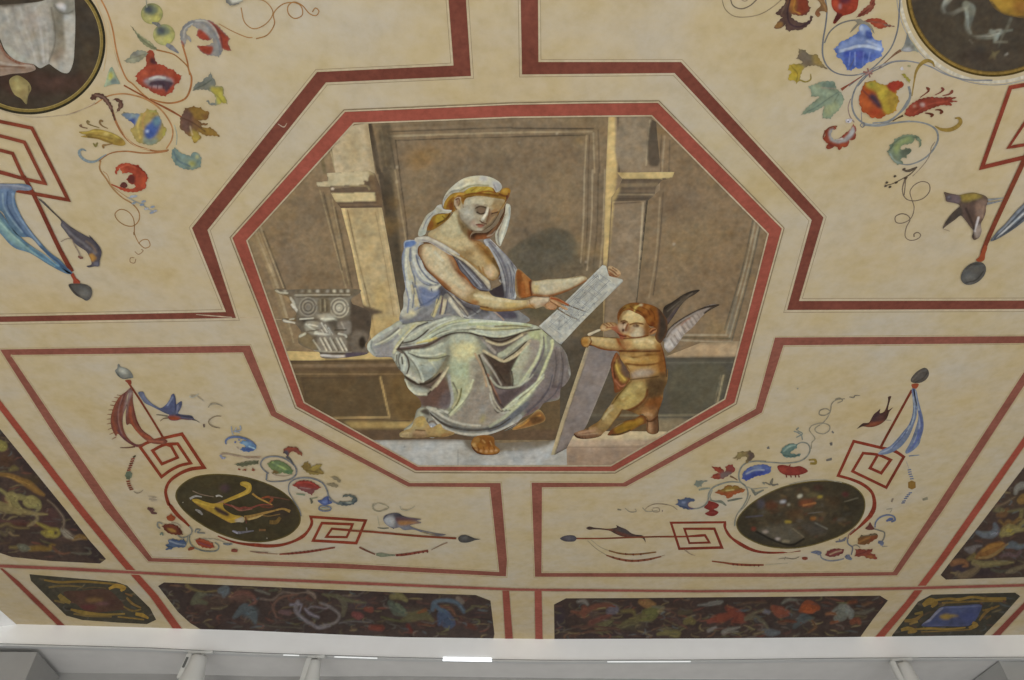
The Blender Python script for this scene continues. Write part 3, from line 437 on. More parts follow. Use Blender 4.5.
MAN_MORE = [
 # shade between the folds
 glaze(QE(400,350,500,320,600,260,680,200,600,280,520,335,430,370), '5a524c', .6, .9), glaze(QE(210,350,300,290,390,225,300,320,220,370), '76746e', .5, 1), glaze(QE(190,400,330,330,350,420,320,455,230,450), '807a80', .45, 1.4), glaze(QE(640,260,760,205,900,180,1024,185,900,200,740,240), '6f7068', .45, 1.2), glaze(QE(480,420,600,450,780,440,790,460,640,480,520,460), '6a6a5c', .5, 1.2), glaze(QE(540,520,620,560,700,500,780,460,700,580,620,640,560,610), '6c706c', .45, 1.6), glaze(QE(440,420,520,520,560,620,500,590,460,500), '6d6d66', .45, 1.2),
 glaze(QE(790,300,800,440,790,640,760,640,760,480), '6f6a5c', .6, 1.4), glaze(QF(40,330,90,420,110,560,80,690,20,690,60,500), '7d7062', .5, 2), glaze(QG(640,100,700,40,760,100,800,240,880,300,860,380,760,410,600,400,500,330,580,270), '857970', .4, 3),
 glaze(QF(0,270,120,295,220,312,330,290,500,240,400,300,300,345,220,345,100,320), '5b5048', .6, 1), glaze(QF(130,330,220,360,320,340,420,290,300,380,200,380), '5c4c46', .5, 1), glaze(QF(140,430,260,490,340,470,420,380,340,560,330,690,240,690), '4a3c34', .7, 1.2), glaze(QF(100,420,180,480,280,640,300,690,200,690,150,560), '5d4c42', .5, 1), glaze(QF(480,330,560,330,540,440,440,600,380,640,460,460), '857b74', .5, 1.5), glaze(QF(570,400,600,380,600,520,520,660,440,690,540,540), '6d6468', .6, 1), glaze(QF(660,400,760,420,800,600,760,690,600,690,640,520), '6d6464', .45, 2),
 glaze(QG(330,120,440,20,480,80,470,240,380,250,250,250,240,180), '5d443c', .5, 1.4), glaze(QG(120,30,200,70,320,70,400,-10,330,110,200,100,150,80), '5f564c', .6, 1), glaze(QH(0,100,60,160,160,110,280,90,200,170,110,260,60,270,20,200), '54474a', .65, 1.2), glaze(QH(40,0,140,80,260,80,160,110,60,100), '5d4e4a', .5, 1), glaze(QH(300,200,420,120,560,60,560,150,420,250,280,320), '62565a', .5, 1.6), glaze(QH(0,420,130,350,240,250,300,240,180,370,60,430), '5d5e66', .55, 1), glaze(QG(320,320,450,400,620,440,780,430,900,400,820,445,640,465,460,430), '57544f', .6, 1), glaze(QG(460,300,540,250,560,150,520,120,500,220), '7d7a5c', .5, 1), glaze(QG(660,120,780,130,840,280,780,300), '8a7d74', .4, 2),
] + many(dk, QE, (1.3,385,392,430,318,520,225,620,180), (1.2,420,345,500,330,570,285,630,235), (1.2,430,190,520,172,650,160,740,138), ('6a655c',1,205,362,290,310,390,228), ('5a564e',1.1,470,425,560,462,690,468,780,445), (1.5,370,392,460,388,580,372,660,345,750,290,840,263,940,262,1040,288), (1.3,400,395,450,440,475,520,455,590), (1.2,375,440,370,500,400,560), (1.2,440,615,500,655,580,676,650,655,720,590), ('77756a',1,460,440,530,540,570,640), ('68685e',1,650,300,740,255,860,235,1000,238), ('7a786c',.9,560,330,640,275,740,225,860,195)) + many(hi, QE, ('c8c8b6',1.6,208,356,280,322,360,270,395,240), ('c4c4b2',1.5,350,415,385,360,450,285,530,205), ('c0c2b2',1.5,430,320,520,270,620,205,760,150), ('c2c6b4',1.6,560,330,680,260,800,205,960,175), ('bfc2b0',1.5,700,285,820,240,960,222), ('c6b97a',1.5,545,340,630,318,690,300), ('c0c2ae',1.5,480,420,560,440,660,445,740,425), ('bcc0b4',1.5,455,430,520,500,575,600,590,650), ('bcbeb0',1.4,425,435,440,500,430,560), ('c8c6b4',2,455,600,500,620,550,665), ('c2b596',1.8,690,690,740,620,785,540)) + many(dk, QF, (1.4,0,262,100,290,220,310,320,292,430,255,550,234), (1.3,110,285,190,325,250,332,330,305,400,268), (1.2,270,478,370,410,450,335), (1.5,120,425,200,475,270,500,330,480), (1.3,75,440,120,560,165,690), (1.2,120,430,200,540,280,660), ('6a6068',1.3,590,300,592,390,555,490,490,600,420,690), (1.2,330,560,345,640,340,690), ('6d6848',1,0,225,140,240,340,232,500,222), ('706a50',.9,200,212,340,208,480,216), ('5f5658',1.1,680,400,690,520,660,690), ('5f5658',1.1,730,420,745,540,730,690)) + many(hi, QF, ('c8bc9c',1.8,130,325,200,352,250,358,330,330,420,280), ('c6b592',2,115,415,190,455,270,492,350,458,430,395,470,350), ('c0c2aa',1.6,0,248,110,275,240,292,340,272,450,236), ('bcc09a',1.8,575,270,575,350,535,470,450,600,400,670), ('c6c89c',2,662,330,655,390,610,500,560,610,520,690), ('c0c4b4',1.5,0,178,180,172,420,190), ('b6b28a',1.5,60,208,200,226,360,216), ('b8b49c',1.5,290,440,370,370,440,315), ('b2aaa0',1.6,95,445,175,550,250,680), ('b59574',1.4,45,440,105,560,135,690), ('aab094',2,340,560,400,450,460,370)) + many(dk, QG, (1.4,125,25,195,65,270,74,345,45,400,-5), (1.2,200,160,250,165,300,155,340,110), ('6d6c5a',1.1,470,310,530,230,545,150,505,60), ('756f40',1.2,530,245,562,175,572,110), (1.3,330,320,430,398,560,435,700,445,860,412,960,350), (1.2,310,295,400,375,500,420), (1.1,430,425,520,474,640,490,760,486), (1.2,790,20,830,130,880,230,930,280), (1.2,855,260,900,292,960,283)) + many(hi, QG, ('c4c2b0',1.8,122,45,160,112,210,152,290,157), ('c6bba0',1.8,332,118,390,55,440,-15), ('c2c4a2',2,485,315,565,230,625,140,665,40), ('c0b890',1.4,500,265,538,200,552,130), ('bab6ac',1.8,300,268,370,300,460,355,580,392,720,405), ('bcb6ac',1.8,340,345,450,432,560,468,700,478,840,452,980,392), ('c2beb2',1.6,400,285,460,300), ('b8b09c',1.6,800,90,830,190,880,270,910,298), ('c0c0b2',1.4,905,275,980,240,1030,190)) + many(dk, QH, (1.2,15,35,60,100,140,112,230,95), (1.2,110,282,60,300,20,240), ('5d5862',1.2,500,0,470,110,400,210,300,300), ('5d5862',1.1,560,60,520,150,440,220), ('4a4038',1.1,0,488,110,450,190,408,260,345), ('7d7a60',1,230,195,310,130,390,50)) + many(hi, QH, ('b4b4a4',1.8,0,20,60,88,140,102,230,86,310,30), ('c2c6b0',1.8,110,278,210,192,330,100,430,0), ('bcbe9c',1.6,160,300,270,200,360,100,430,20), ('b0b0b0',1.5,0,470,90,436,190,395,250,345), ('b8b4a8',1.4,0,160,30,255,90,300,150,290)) + [dab(*QE(915,405)[0],9,7,'c6c096',3,.8), dab(*QE(935,380)[0],6,4,'cac293',2,.7)]
PUT_MORE = [
 glaze(QI(160,440,270,480,400,492,560,488,700,492,690,470,560,472,400,470,270,450), '6a3a1a', .6, .8), hi(QI(170,395,260,400,340,415), 3, 'c2a878', 1.2, .8), hi(QI(520,410,600,400,660,420), 3.4, 'c6b084', 1.2, .8), glaze(QI(370,390,420,390,440,470,400,480), '85461f', .55, .9), dk(QI(95,375,150,368,240,373,370,384), .9, '6a4220', .5), dk(QI(85,410,100,452,138,462,160,442), 1, '5d3a1c', .5), dk(QI(160,382,172,412,158,440), 1, '6f3c1a', .5), L(QI(395,489,520,493,640,491,720,488), 1.5, '54280f', 1, .8),
 # face
 P(QI(415,175,500,160,570,200,580,240,520,245,440,235), 'c0a878', 1, .8), glaze(QI(390,230,420,160,480,140,460,170,420,220,405,270), '6a4420', .6, .7), dk(QI(408,252,435,246,458,258), 1.1, '5a3820', .4), dab(*QI(432,266)[0],2,1.3,'4a2f20',.5,.95), dk(QI(480,278,525,264,585,274), 1.2, '5d3a1c', .5), dab(*QI(528,287)[0],2.8,1.4,'55361f',.5,.95), dab(*QI(520,283)[0],.7,.6,'b09a80',.3,.8), glaze(QI(462,270,482,300,460,330,445,325), '7a4626', .6, .7), hi(QI(440,275,432,305), 1.6, 'c0a488', .6), dab(*QI(424,323)[0],1.1,1.5,'4a2418',.4,.95), P(QI(490,310,560,305,600,330,560,365,500,362), 'b3a080', 2, .6), glaze(QI(470,300,500,290,520,310,490,350,465,340), '96663c', .5, 1.2), glaze(QI(560,300,610,300,620,350,570,370), '8f6236', .4, 1.5), dk(QI(380,348,410,366,450,372), 1.1, '55241a', .4), P(QI(385,362,420,372,440,385,400,390), '94503a', .5, .8), glaze(QI(590,270,625,280,632,350,590,365,600,310), '7a4a22', .55, 1), dk(QI(430,388,500,384,570,378,625,365), 1.1, '64361a', .5), dk(QI(632,322,660,302,688,304), .8, '6a3a1c', .4), dk(QI(645,345,668,325,684,318), 1, '5f2f18', .4),
 # body
 glaze(QI(395,500,470,500,560,505,700,500,740,560,700,530,560,525,440,530), '6d4118', .45, 1), glaze(QI(690,440,745,480,768,600,765,690,720,690,715,560), '6a3a18', .55, 1.2), hi(QI(460,545,540,560,620,550), 3, 'bc9c60', 1.3, .7), hi(QI(480,610,560,630,640,620), 3, 'b4935a', 1.3, .6), L(QI(425,515,500,538,600,522,690,520), 1.8, '6f4518', 1.6, .6), L(QI(450,590,560,602,690,592,740,572), 1.8, '6f4518', 1.6, .6), dk(QI(445,600,480,650,500,690), 1.2, '5d3818', .6), dk(QI(752,470,768,580,772,690), 1, '552c10', .5),
 dab(*QI(450,530)[0],5,3,'b8955a',1.6,.7), dab(*QI(560,520)[0],6,2.6,'b28e54',1.6,.7), dab(*QI(670,545)[0],5,4,'a37838',1.8,.7), dab(*QI(500,640)[0],4,4,'a88550',1.6,.7), dab(*QI(730,600)[0],3,6,'8d5a28',1.6,.7), dab(*QI(590,570)[0],5,2.4,'a8803f',1.4,.7), dab(*QI(610,420)[0],3,3,'a9875a',1.2,.6), dab(*QI(460,440)[0],3,3.4,'9c7446',1.2,.6), dab(*QI(700,440)[0],3,4,'96682f',1.6,.7), dab(*QI(320,430)[0],5,3,'a5824e',1.6,.5),
 P(QJ(570,70,620,40,700,30,760,50,720,90,640,100,580,105), '9c8a7c', 1.4, .85), P(QJ(600,60,660,45,700,60,650,90), 'aa9a8a', 1, .7), dk(QJ(560,120,640,108,720,100,790,90), 1.1, '5f4628', .6), glaze(QJ(700,110,850,70,855,170,820,240,740,280,700,220), '4f3c26', .6, 1.5), glaze(QJ(420,310,500,200,560,130,540,200,470,300), '6a5226', .45, 1), hi(QJ(500,260,560,200,640,160), 5, 'b8a468', 2, .6), hi(QJ(480,320,540,290,600,260), 3, 'b39c60', 1.4, .6), glaze(QJ(500,370,600,345,690,270,700,200,720,260,640,350,560,385), '5a3214', .65, 1), L(QJ(420,310,480,225,550,140), 1.6, '5c4420', 1.2, .7), L(QJ(330,440,390,325,420,310), 1.4, '5c4420', 1, .7), L(QJ(500,365,470,410,430,470,380,525), 2.2, '5d4220', 1.4, .75), dab(*QJ(470,320)[0],5,3,'9c8248',1.6,.7,-40), dab(*QJ(590,170)[0],5,4,'96804a',1.8,.6), dab(*QJ(640,230)[0],5,5,'8d7440',2,.6), dab(*QJ(420,400)[0],3,4,'947845',1.4,.7), dab(*QJ(340,480)[0],4,4,'9c8252',1.4,.7), hi(QJ(345,430,380,380,420,350), 2.4, 'b8a478', 1, .7), glaze(QJ(330,440,400,480,420,490,350,540,300,530), '7a5a34', .4, 1), glaze(QJ(110,560,200,560,320,560,300,575,200,595,130,585), '5a3a2a', .5, .8), hi(QJ(150,545,220,530,280,525), 2, 'b08a70', .8, .7), dk(QJ(108,560,160,590,220,598,320,574), 1.1, '3f2418', .5), *[dk(QJ(x,575,x+8,590), .7, '5a3a28', .4, .8) for x in (135,155,178,200)],
 glaze(QJ(700,300,820,260,800,350,720,360), '6a3a18', .5, 1), hi(QJ(670,400,700,390,730,400), 3, 'b08a64', 1.1, .7), glaze(QJ(760,380,790,370,790,545,750,550), '4f3626', .6, 1), dk(QJ(640,395,690,420,700,450,692,535), 1, '553c24', .5), dk(QJ(690,448,735,452,785,415), 1, '5a3a20', .5), hi(QJ(715,470,720,530), 2.6, 'a5805e', 1, .7), glaze(QJ(690,530,740,545,785,540,740,558), '4a3224', .5, .7), dk(QJ(795,340,792,450,788,540), .9, '46301e', .5)]
# fallen column capital behind the woman
TONE[:] = [1.32, 0.0, .96, .9]
cap = part('column_capital', OCT, QL(75,115, 100,108, 180,118, 300,112, 500,110, 700,112, 770,122, 750,150, 690,190, 700,230, 740,245, 830,290, 850,340, 840,450, 825,520, 800,560, 830,620, 700,655, 450,660, 435,620, 390,605, 270,545, 270,480, 290,460, 235,390, 150,380, 135,350, 230,340, 250,300, 205,250, 190,180, 110,150), '6a6258', [
 P(QL(110,150,200,170,250,320,240,380,160,340,130,200), '6e5f4a', .8), P(QL(250,140,690,140,690,320,560,340,400,340,280,320), '7b756b', 1), P(QL(690,190,740,240,830,280,850,340,835,500,810,560,690,640,680,400), '5a5149', 1), P(QL(700,460,810,460,820,590,700,640), '6f665d', 1), P(QL(755,510,790,490,805,560,780,590,755,570), '463f38', .6),
 P(QL(240,120,760,112,750,150,250,155), '6d6457', .6), L(QL(240,160,680,158), 1.1, '969084', .5), L(QL(250,180,680,176), .8, '5a534a', .5),
 *[dab(*QL(x,130)[0],1.7,1.3,c,.5) for x,c in ((90,'9b9385'),(160,'9e978b'),(300,'8a8175'),(355,'96907f'),(422,'b0aca4'),(500,'a19b92'),(555,'b9b4a4'),(610,'aea89b'),(662,'b4afa3'))], *[dab(*QL(x,132)[0],.7,1.1,'564d43',.4,.8) for x in (265,328,390,462,528,584,637)],
 dab(308.5,307.5,9.2,9.5,'77716a',.8), *[('l', ellipse(*QL(345,255)[0],r,r*1.05,0,20),.9,c,.5,.9) for r,c in ((8.8,'8c867b'),(7.2,'5b544c'),(5.6,'8f887b'),(4,'5d564d'),(2.6,'857c70'))],
 dab(339.3,308,9,9.6,'8f897d',.8), *[('l', ellipse(*QL(595,262)[0],r,r*1.05,0,20),1,c,.5,.9) for r,c in ((9.2,'a29c8f'),(7.6,'68615a'),(5.8,'aca699'),(4.2,'6b645b'),(2.6,'a8a295'))], dab(339.3,308,1.3,1.3,'c0b9aa',.4),
 P(QL(430,190,510,190,520,300,440,310), '6f6658', .8), *[L(QL(x,195,x+3,290), .8, c, .4) for x,c in ((440,'8d8472'),(460,'5a5145'),(478,'938a76'),(496,'5b5246'))], P(QL(420,320,560,315,550,340,430,345), '979084', .6),
 P(QL(270,345,360,345,440,380,430,400,330,390), '4a443e', .8), L(QL(280,352,330,350,385,345), 1.3, 'b4b0a5', .5), P(QL(320,380,440,380,440,480,330,450), '8b867b', .9), L(QL(330,395,380,430,435,470), 2, 'aaa79c', .7), L(QL(350,395,420,410), 1.4, 'b5b2a8', .6), L(QL(340,450,430,440), 1, '5a534b', .5),
 P(QL(440,345,560,345,580,400,540,390,470,370), 'a7a396', .8), L(QL(450,350,550,352), 1.6, 'bab7ab', .6), P(QL(560,360,600,380,590,430,530,400,470,380), '5d5750', .8), P(QL(445,380,520,420,560,500,580,590,440,600,430,500), '86807a', 1), *[L(QL(x,y,x+45,y+70), 1.4, 'b1aea6', .5) for x,y in ((452,385),(480,400),(505,425),(455,440))], *[L(QL(x,y,x+40,y+60), .8, '5b544b', .4,.8) for x,y in ((465,392),(492,412),(448,420))],
 L(QL(400,465,500,480,560,500), 2.4, 'b0ada4', .6), L(QL(590,470,640,480,650,495), 2, 'b2afa6', .6), P(QL(580,380,680,370,680,470,600,460), '7a746e', .9), L(QL(610,380,640,440), 1.4, '8f8a83', .6), L(QL(560,440,650,440), 1.1, '554e46', .5),
 P(QL(430,500,640,500,640,610,440,610), '827b72', .9), *[L(QL(x,505,x+55,605), 1.5, 'b5b0a4', .5) for x in (440,475,520,570,600)], *[L(QL(x,515,x+45,605), .9, '5d564d', .4,.85) for x in (460,500,545,590)],
 P(QL(270,480,330,460,390,520,420,600,280,545), '7a6d58', .9), L(QL(280,490,320,470), 2.4, 'a9a597', .6), L(QL(385,520,420,570,440,600), 1.4, 'a29d90', .5), L(QL(390,608,560,615,690,620), 1.2, '969186', .5), L(QL(440,640,560,650,640,648), 2.2, 'b0abaa', .6), L(QL(440,628,700,625), 1.6, '5e5751', .6), P(QL(640,630,760,620,830,625,700,655,640,655), '5d5560', .7),
 L(QL(205,185,225,215,250,290), 2.4, 'a29d92', .6), L(QL(215,240,250,280), 2.6, 'b2aea6', .6), L(QL(150,365,190,375,235,385), 2, 'b3afa6', .6), L(QL(200,355,230,350), 1.6, 'a8a498', .6), L(QL(85,125,120,140,180,145), 1.6, 'aaa596', .6)], step=.8)

TONE[:] = [1.16, -0.03, .94, .76]
# the seated woman: body, then her clothes and hair
def shape(crop, *n): return crop(*n)
woman_out = QA(440,205, 470,165, 560,140, 680,140, 790,165, 850,225, 838,290, 795,350, 765,400, 735,440, 690,470, 650,493, 600,488, 575,500, 560,545, 640,570, 690,610) + QC(60,130, 100,190, 135,260, 158,320, 160,350, 140,385, 105,405, 80,400, 60,460, 100,525, 200,546, 300,562, 385,556, 440,530, 540,520, 610,535, 660,565, 715,598, 712,610, 640,590, 690,615, 700,632, 640,622, 600,612, 560,636, 530,630, 510,612, 440,630, 380,625, 300,645, 200,652, 100,652, 0,630) + QB(960,610, 880,590, 800,550, 740,510, 680,470, 600,385, 530,320, 490,240, 462,185, 470,130, 510,105, 470,75, 540,55) + QA(230,500, 330,440, 395,385, 430,330, 425,260)
far_arm = QC(300,310, 380,370, 425,405, 540,392, 690,385, 835,368, 860,400, 800,440, 700,490, 620,520, 540,535, 430,528, 330,548, 290,520)
foot_l = QG(75,470, 110,445, 170,420, 200,350, 260,330, 300,380, 330,420, 400,390, 430,430, 520,465, 440,495, 300,500, 180,508, 85,498)
foot_r = QG(650,540, 680,495, 760,480, 830,500, 840,560, 880,600, 860,630, 790,640, 700,628, 655,580)
foot_b = QH(180,430, 230,390, 310,340, 390,275, 440,330, 440,365, 360,400, 250,430, 180,438)
HAND2 = QD(705,95, 725,85, 755,100, 790,120, 808,150, 790,175, 755,182, 720,178, 708,150)
_w = OCT.count[0]; OCT.count[0] += 3
W_OPS = [
 # neck, chest
 P(QA(340,440,440,330,470,420,560,520,560,560,640,600,500,640,300,560,220,510), 'b3a17c', 2), P(QA(400,370,450,340,480,430,520,500,450,520), 'aca385', 2,.9), dab(*QA(400,500)[0],6,5,'b8a27a',2,.8), P(QA(460,340,500,430,560,490,570,540,520,520,470,430), '8a7350', 1.6,.9), P(QA(560,490,640,500,700,470,720,500,690,580,600,570,555,545), '96562e', 1.4), P(QA(570,490,680,480,700,500,620,520), '5b4636', 1.2,.9), P(QA(560,560,680,600,720,660,640,640), 'aa7f4c', 2,.8),
 P(QC(0,120,60,140,110,230,140,300,90,300,30,240), 'a78249', 2.2), P(QC(-60,180,0,170,40,260,0,320,-50,260), 'b29a70', 2.5,.9), dab(*QC(85,330)[0],7.5,7,'bb9f78',1.6,.95), dab(*QC(80,315)[0],3.5,3,'c3ab8a',1.5,.8), L(QC(20,300,40,370,100,402,145,380,158,330), 1.4, '9a6c3e', .9,.9), L(QC(100,250,130,290,150,330), 2.2, '6e5a38', 1,.8), L(QB(780,190,850,240,960,320,1010,370), 2, '98733f', 1,.8), L(QB(560,60,680,125,800,200), 1.2, 'a48150', .8,.7),
 # near arm
 P(QB(480,150,560,110,660,150,740,210,780,310,850,400,900,470,820,540,700,470,600,370,520,290), 'b8a181', 2), P(QB(520,140,600,150,680,220,760,330,820,420,740,440,640,360,560,260), 'b7a788', 2.5), dab(*QB(660,330)[0],8,6,'b3a68c',2.5,.8,40), L(QB(470,120,465,190,500,260,540,325,620,395,700,480,780,545,880,590,980,620,1050,632), 2.2, '8a5630', 1.2,.95), L(QB(520,320,600,375,660,420,720,470), 3, 'a56f44', 1.5,.8), L(QB(720,190,770,260,790,330,860,390,920,460), 3.4, '96572f', 1.3,.95), L(QB(690,180,740,240,770,320), 3, 'a8835a', 1.8,.7), L(QB(480,120,520,105,570,108,640,140,720,188), 1.5, '7d5335', .8,.95),
 dab(*QB(920,575)[0],5,2.4,'a5703f',1.5,.9,10), P(QC(-20,500,100,535,220,555,380,565,380,600,200,620,40,610,-40,570), 'b9a376', 1.8), L(QC(0,520,120,545,240,565), 3, 'c0ac86', 1.6,.8), L(QC(0,625,120,648,280,642,380,622,440,628), 2.4, 'a88246', 1.1,.95), dab(*QC(250,600)[0],7,3,'bba05f',2,.8), dab(*QC(120,590)[0],8,3,'b5a784',2,.8),
 P(QC(390,560,470,530,560,525,580,560,520,600,440,620,390,615), 'b3a18a', 1.4), dab(*QC(500,560)[0],6,3.5,'b8a690',1.6,.8), dab(*QC(410,605)[0],4,2,'b07d3c',1.2,.9), L(QC(560,530,620,560,715,602), 1.6, 'a4552c', .6,.95), L(QC(565,545,600,580,640,600,700,628), 2.2, 'bd9572', .7), L(QC(560,560,590,600,640,612), 1.1, '7c3d20', .5,.95), P(QC(530,590,580,590,600,615,560,636,530,625), 'b0805a', .8), L(QC(600,560,660,580), 1, '8e4a28', .5,.9), L(QC(560,636,600,618,612,610), .9, '8a4a28', .5,.8),
 # far arm
 P(QC(300,315,380,375,420,405,410,460,430,525,330,545,300,480), '9c5c2c', 1.2), P(QC(310,340,370,380,400,420,340,420,310,390), 'a86e38', 1.5,.7), L(QC(410,405,405,460,425,520), 2, '6d3b1e', .9,.9), P(QC(425,410,540,395,700,388,835,372,850,400,760,450,640,500,540,525,440,515), 'b2a286', 1.5), dab(*QC(540,450)[0],9,5,'aea693',2.5,.9), dab(*QC(690,425)[0],9,3.5,'b5ad95',2.2,.8), L(QC(430,520,540,530,640,505,760,460,850,405), 2.4, 'a2683f', 1.1,.85), L(QC(425,408,540,394,830,370), 1, 'a08a60', .6,.8), dab(*QC(450,460)[0],3,6,'b69f67',1.5,.8),
 # feet
 P(QG(75,475,180,430,200,360,270,335,300,400,250,440,180,495,90,495), 'a89468', 1), P(QG(205,370,265,335,285,350,260,410,215,410), 'b59657', .8), P(QG(90,470,180,465,180,495,85,495), 'bda77f', .7), L(QG(80,500,180,508,300,500,440,495), 1.1, '5b4630', .6), P(QG(180,450,280,440,290,490,190,500), 'a38463', 1), L(QG(205,440,280,445), 1.2, '6a5237', .6), P(QG(370,400,420,410,440,460,380,460), 'b0965e', .8), P(QG(420,470,510,465,440,495,410,495), 'a37e50', .7),
 P(QG(650,500,830,490,880,640,650,640), '98642c', 1), *[dab(*QG(x,y)[0],r,r*1.1,c,.7) for x,y,r,c in ((680,540,3,'a9773a'),(720,560,2.6,'a06a2a'),(760,520,4,'96602a'),(800,550,3,'8d5424'),(700,520,2.4,'b08546'),(670,560,2,'b8935c'))], *[dab(*QG(x,y)[0],1.6,1.4,'b48a5c',.5) for x,y in ((690,600),(728,608),(770,612),(812,610),(848,602))], L(QG(650,560,690,610,780,640,860,632,890,605), 1, '5b3218', .6), *[L(QG(x,575,x+6,600), .8, '73421d', .4,.85) for x in (705,748,790,830)],
 P(QH(180,440,260,385,390,290,440,330,440,360,360,400), '8f6236', 1), L(QH(190,425,260,400,330,345,400,325), 1.8, 'b5803e', .7), P(QH(310,340,390,330,430,360,340,390), '6e4f32', .9),
 # face
 P(QA(490,240,560,215,640,215,740,230,830,250,825,300,780,350,700,380,690,420,660,470,610,490,550,450,500,390,480,320), 'aea594', 1.2), P(QA(470,300,540,260,600,300,610,380,560,440,500,390), 'aaa79f', 1.5), P(QA(640,225,760,230,830,250,800,310,740,320,660,280), 'b3a584', 1.4), P(QA(730,270,830,255,820,310,780,330,740,310), 'a98a58', 1.2,.9), dab(*QA(640,250)[0],5,3,'b9ad93',1.5,.8), dab(*QA(520,370)[0],4,5,'a59c92',1.6,.8),
 P(QA(745,310,800,310,790,350,760,400,730,420,710,400,725,350), '9b7347', 1), P(QA(735,330,790,320,785,350,745,362), '8b5c30', .7,.9), P(QN(645,545,740,500,735,560,680,590,640,590), 'a0692f', .7,.9), L(QN(670,590,700,570,730,560), .9, '5a3c24', .5), P(QA(790,320,830,260,838,300,810,350,785,400,750,440,760,390), '8c6a48', 1,.9),
 dab(*QN(525,515)[0],4.3,3.3,'7c6a58',.8,.95,20), dab(*QN(530,512)[0],2.6,1.8,'9a6a4e',.6,.95), L(QN(462,485,500,462,550,470,585,500), .9, '75604a', .5,.9), L(QN(480,540,520,560,570,540), 1, '6a5544', .5,.9), L(QN(465,468,520,456,590,480), .8, '877560', .6,.8), L(QN(660,525,700,508,745,495), .9, '7a5a36', .5,.8),
 L(QA(700,330,680,370,655,395), 3.2, 'b9b1a0', .9), L(QA(695,330,672,372), 1.4, 'c3bcae', .6,.8), L(QA(715,340,710,380,690,430), 2.2, '8c5f3e', .8,.9), dab(*QA(662,418)[0],2.2,1.1,'6f4a30',.5), L(QA(640,385,650,405,680,425), 1, '9b7a60', .5,.8), dab(*QA(700,390)[0],2.4,3,'7b5a44',.9,.8), P(QA(612,436,640,428,670,436,660,452,630,456), '8b5340', .5), L(QA(610,440,640,440,672,440), .7, '5f3226', .4), dab(*QA(640,470)[0],4.5,2,'b3aa99',1,.8), L(QA(625,462,655,460), .7, '84695a', .5,.7), dab(*QA(590,420)[0],3,2.4,'b0938a',1.4,.8),
 L(QA(470,330,485,390,540,450,580,488), 1.2, '7d6c58', .9,.8), L(QA(575,492,620,497,660,490,720,450,760,400), 1.4, '4f3526', .8,.9), P(QA(430,230,460,205,490,220,480,290,465,315,440,290), 'a9937b', .6), L(QA(445,235,470,225,475,260,462,285), 1.1, '77503c', .5), P(QA(450,240,470,240,466,275,452,265), '7e5a48', .5,.9), dab(*QA(470,300)[0],2.4,2,'bfae92',.6), L(QA(430,240,432,280,455,315), .8, '6f4a30', .5), P(QA(490,230,500,300,485,310,475,280), 'b29759', .8,.9),
] + W_MORE
W = part('painted_woman', OCT, woman_out, '97805a', W_OPS, step=.6)
part('far_arm', W, far_arm, '97805a', W_OPS, step=.6)
for f in (foot_l, foot_r, foot_b): part('foot', W, f, 'a5895a', W_OPS, step=.6)
part('grasping_hand', W, HAND2, 'a98a66', [P(QD(705,120,760,115,800,150,780,178,720,175), '9a6c4c', .8), *[L(QD(*p), 1.3, 'b89a76', .5) for p in ((720,100,755,120,785,150),(715,120,745,140,770,165),(750,102,790,135,800,150))], *[L(QD(*p), .9, '68402a', .4) for p in ((712,112,745,132,772,158),(725,150,750,165,775,172),(708,150,725,170,750,180),(740,105,775,128))]], step=.7)

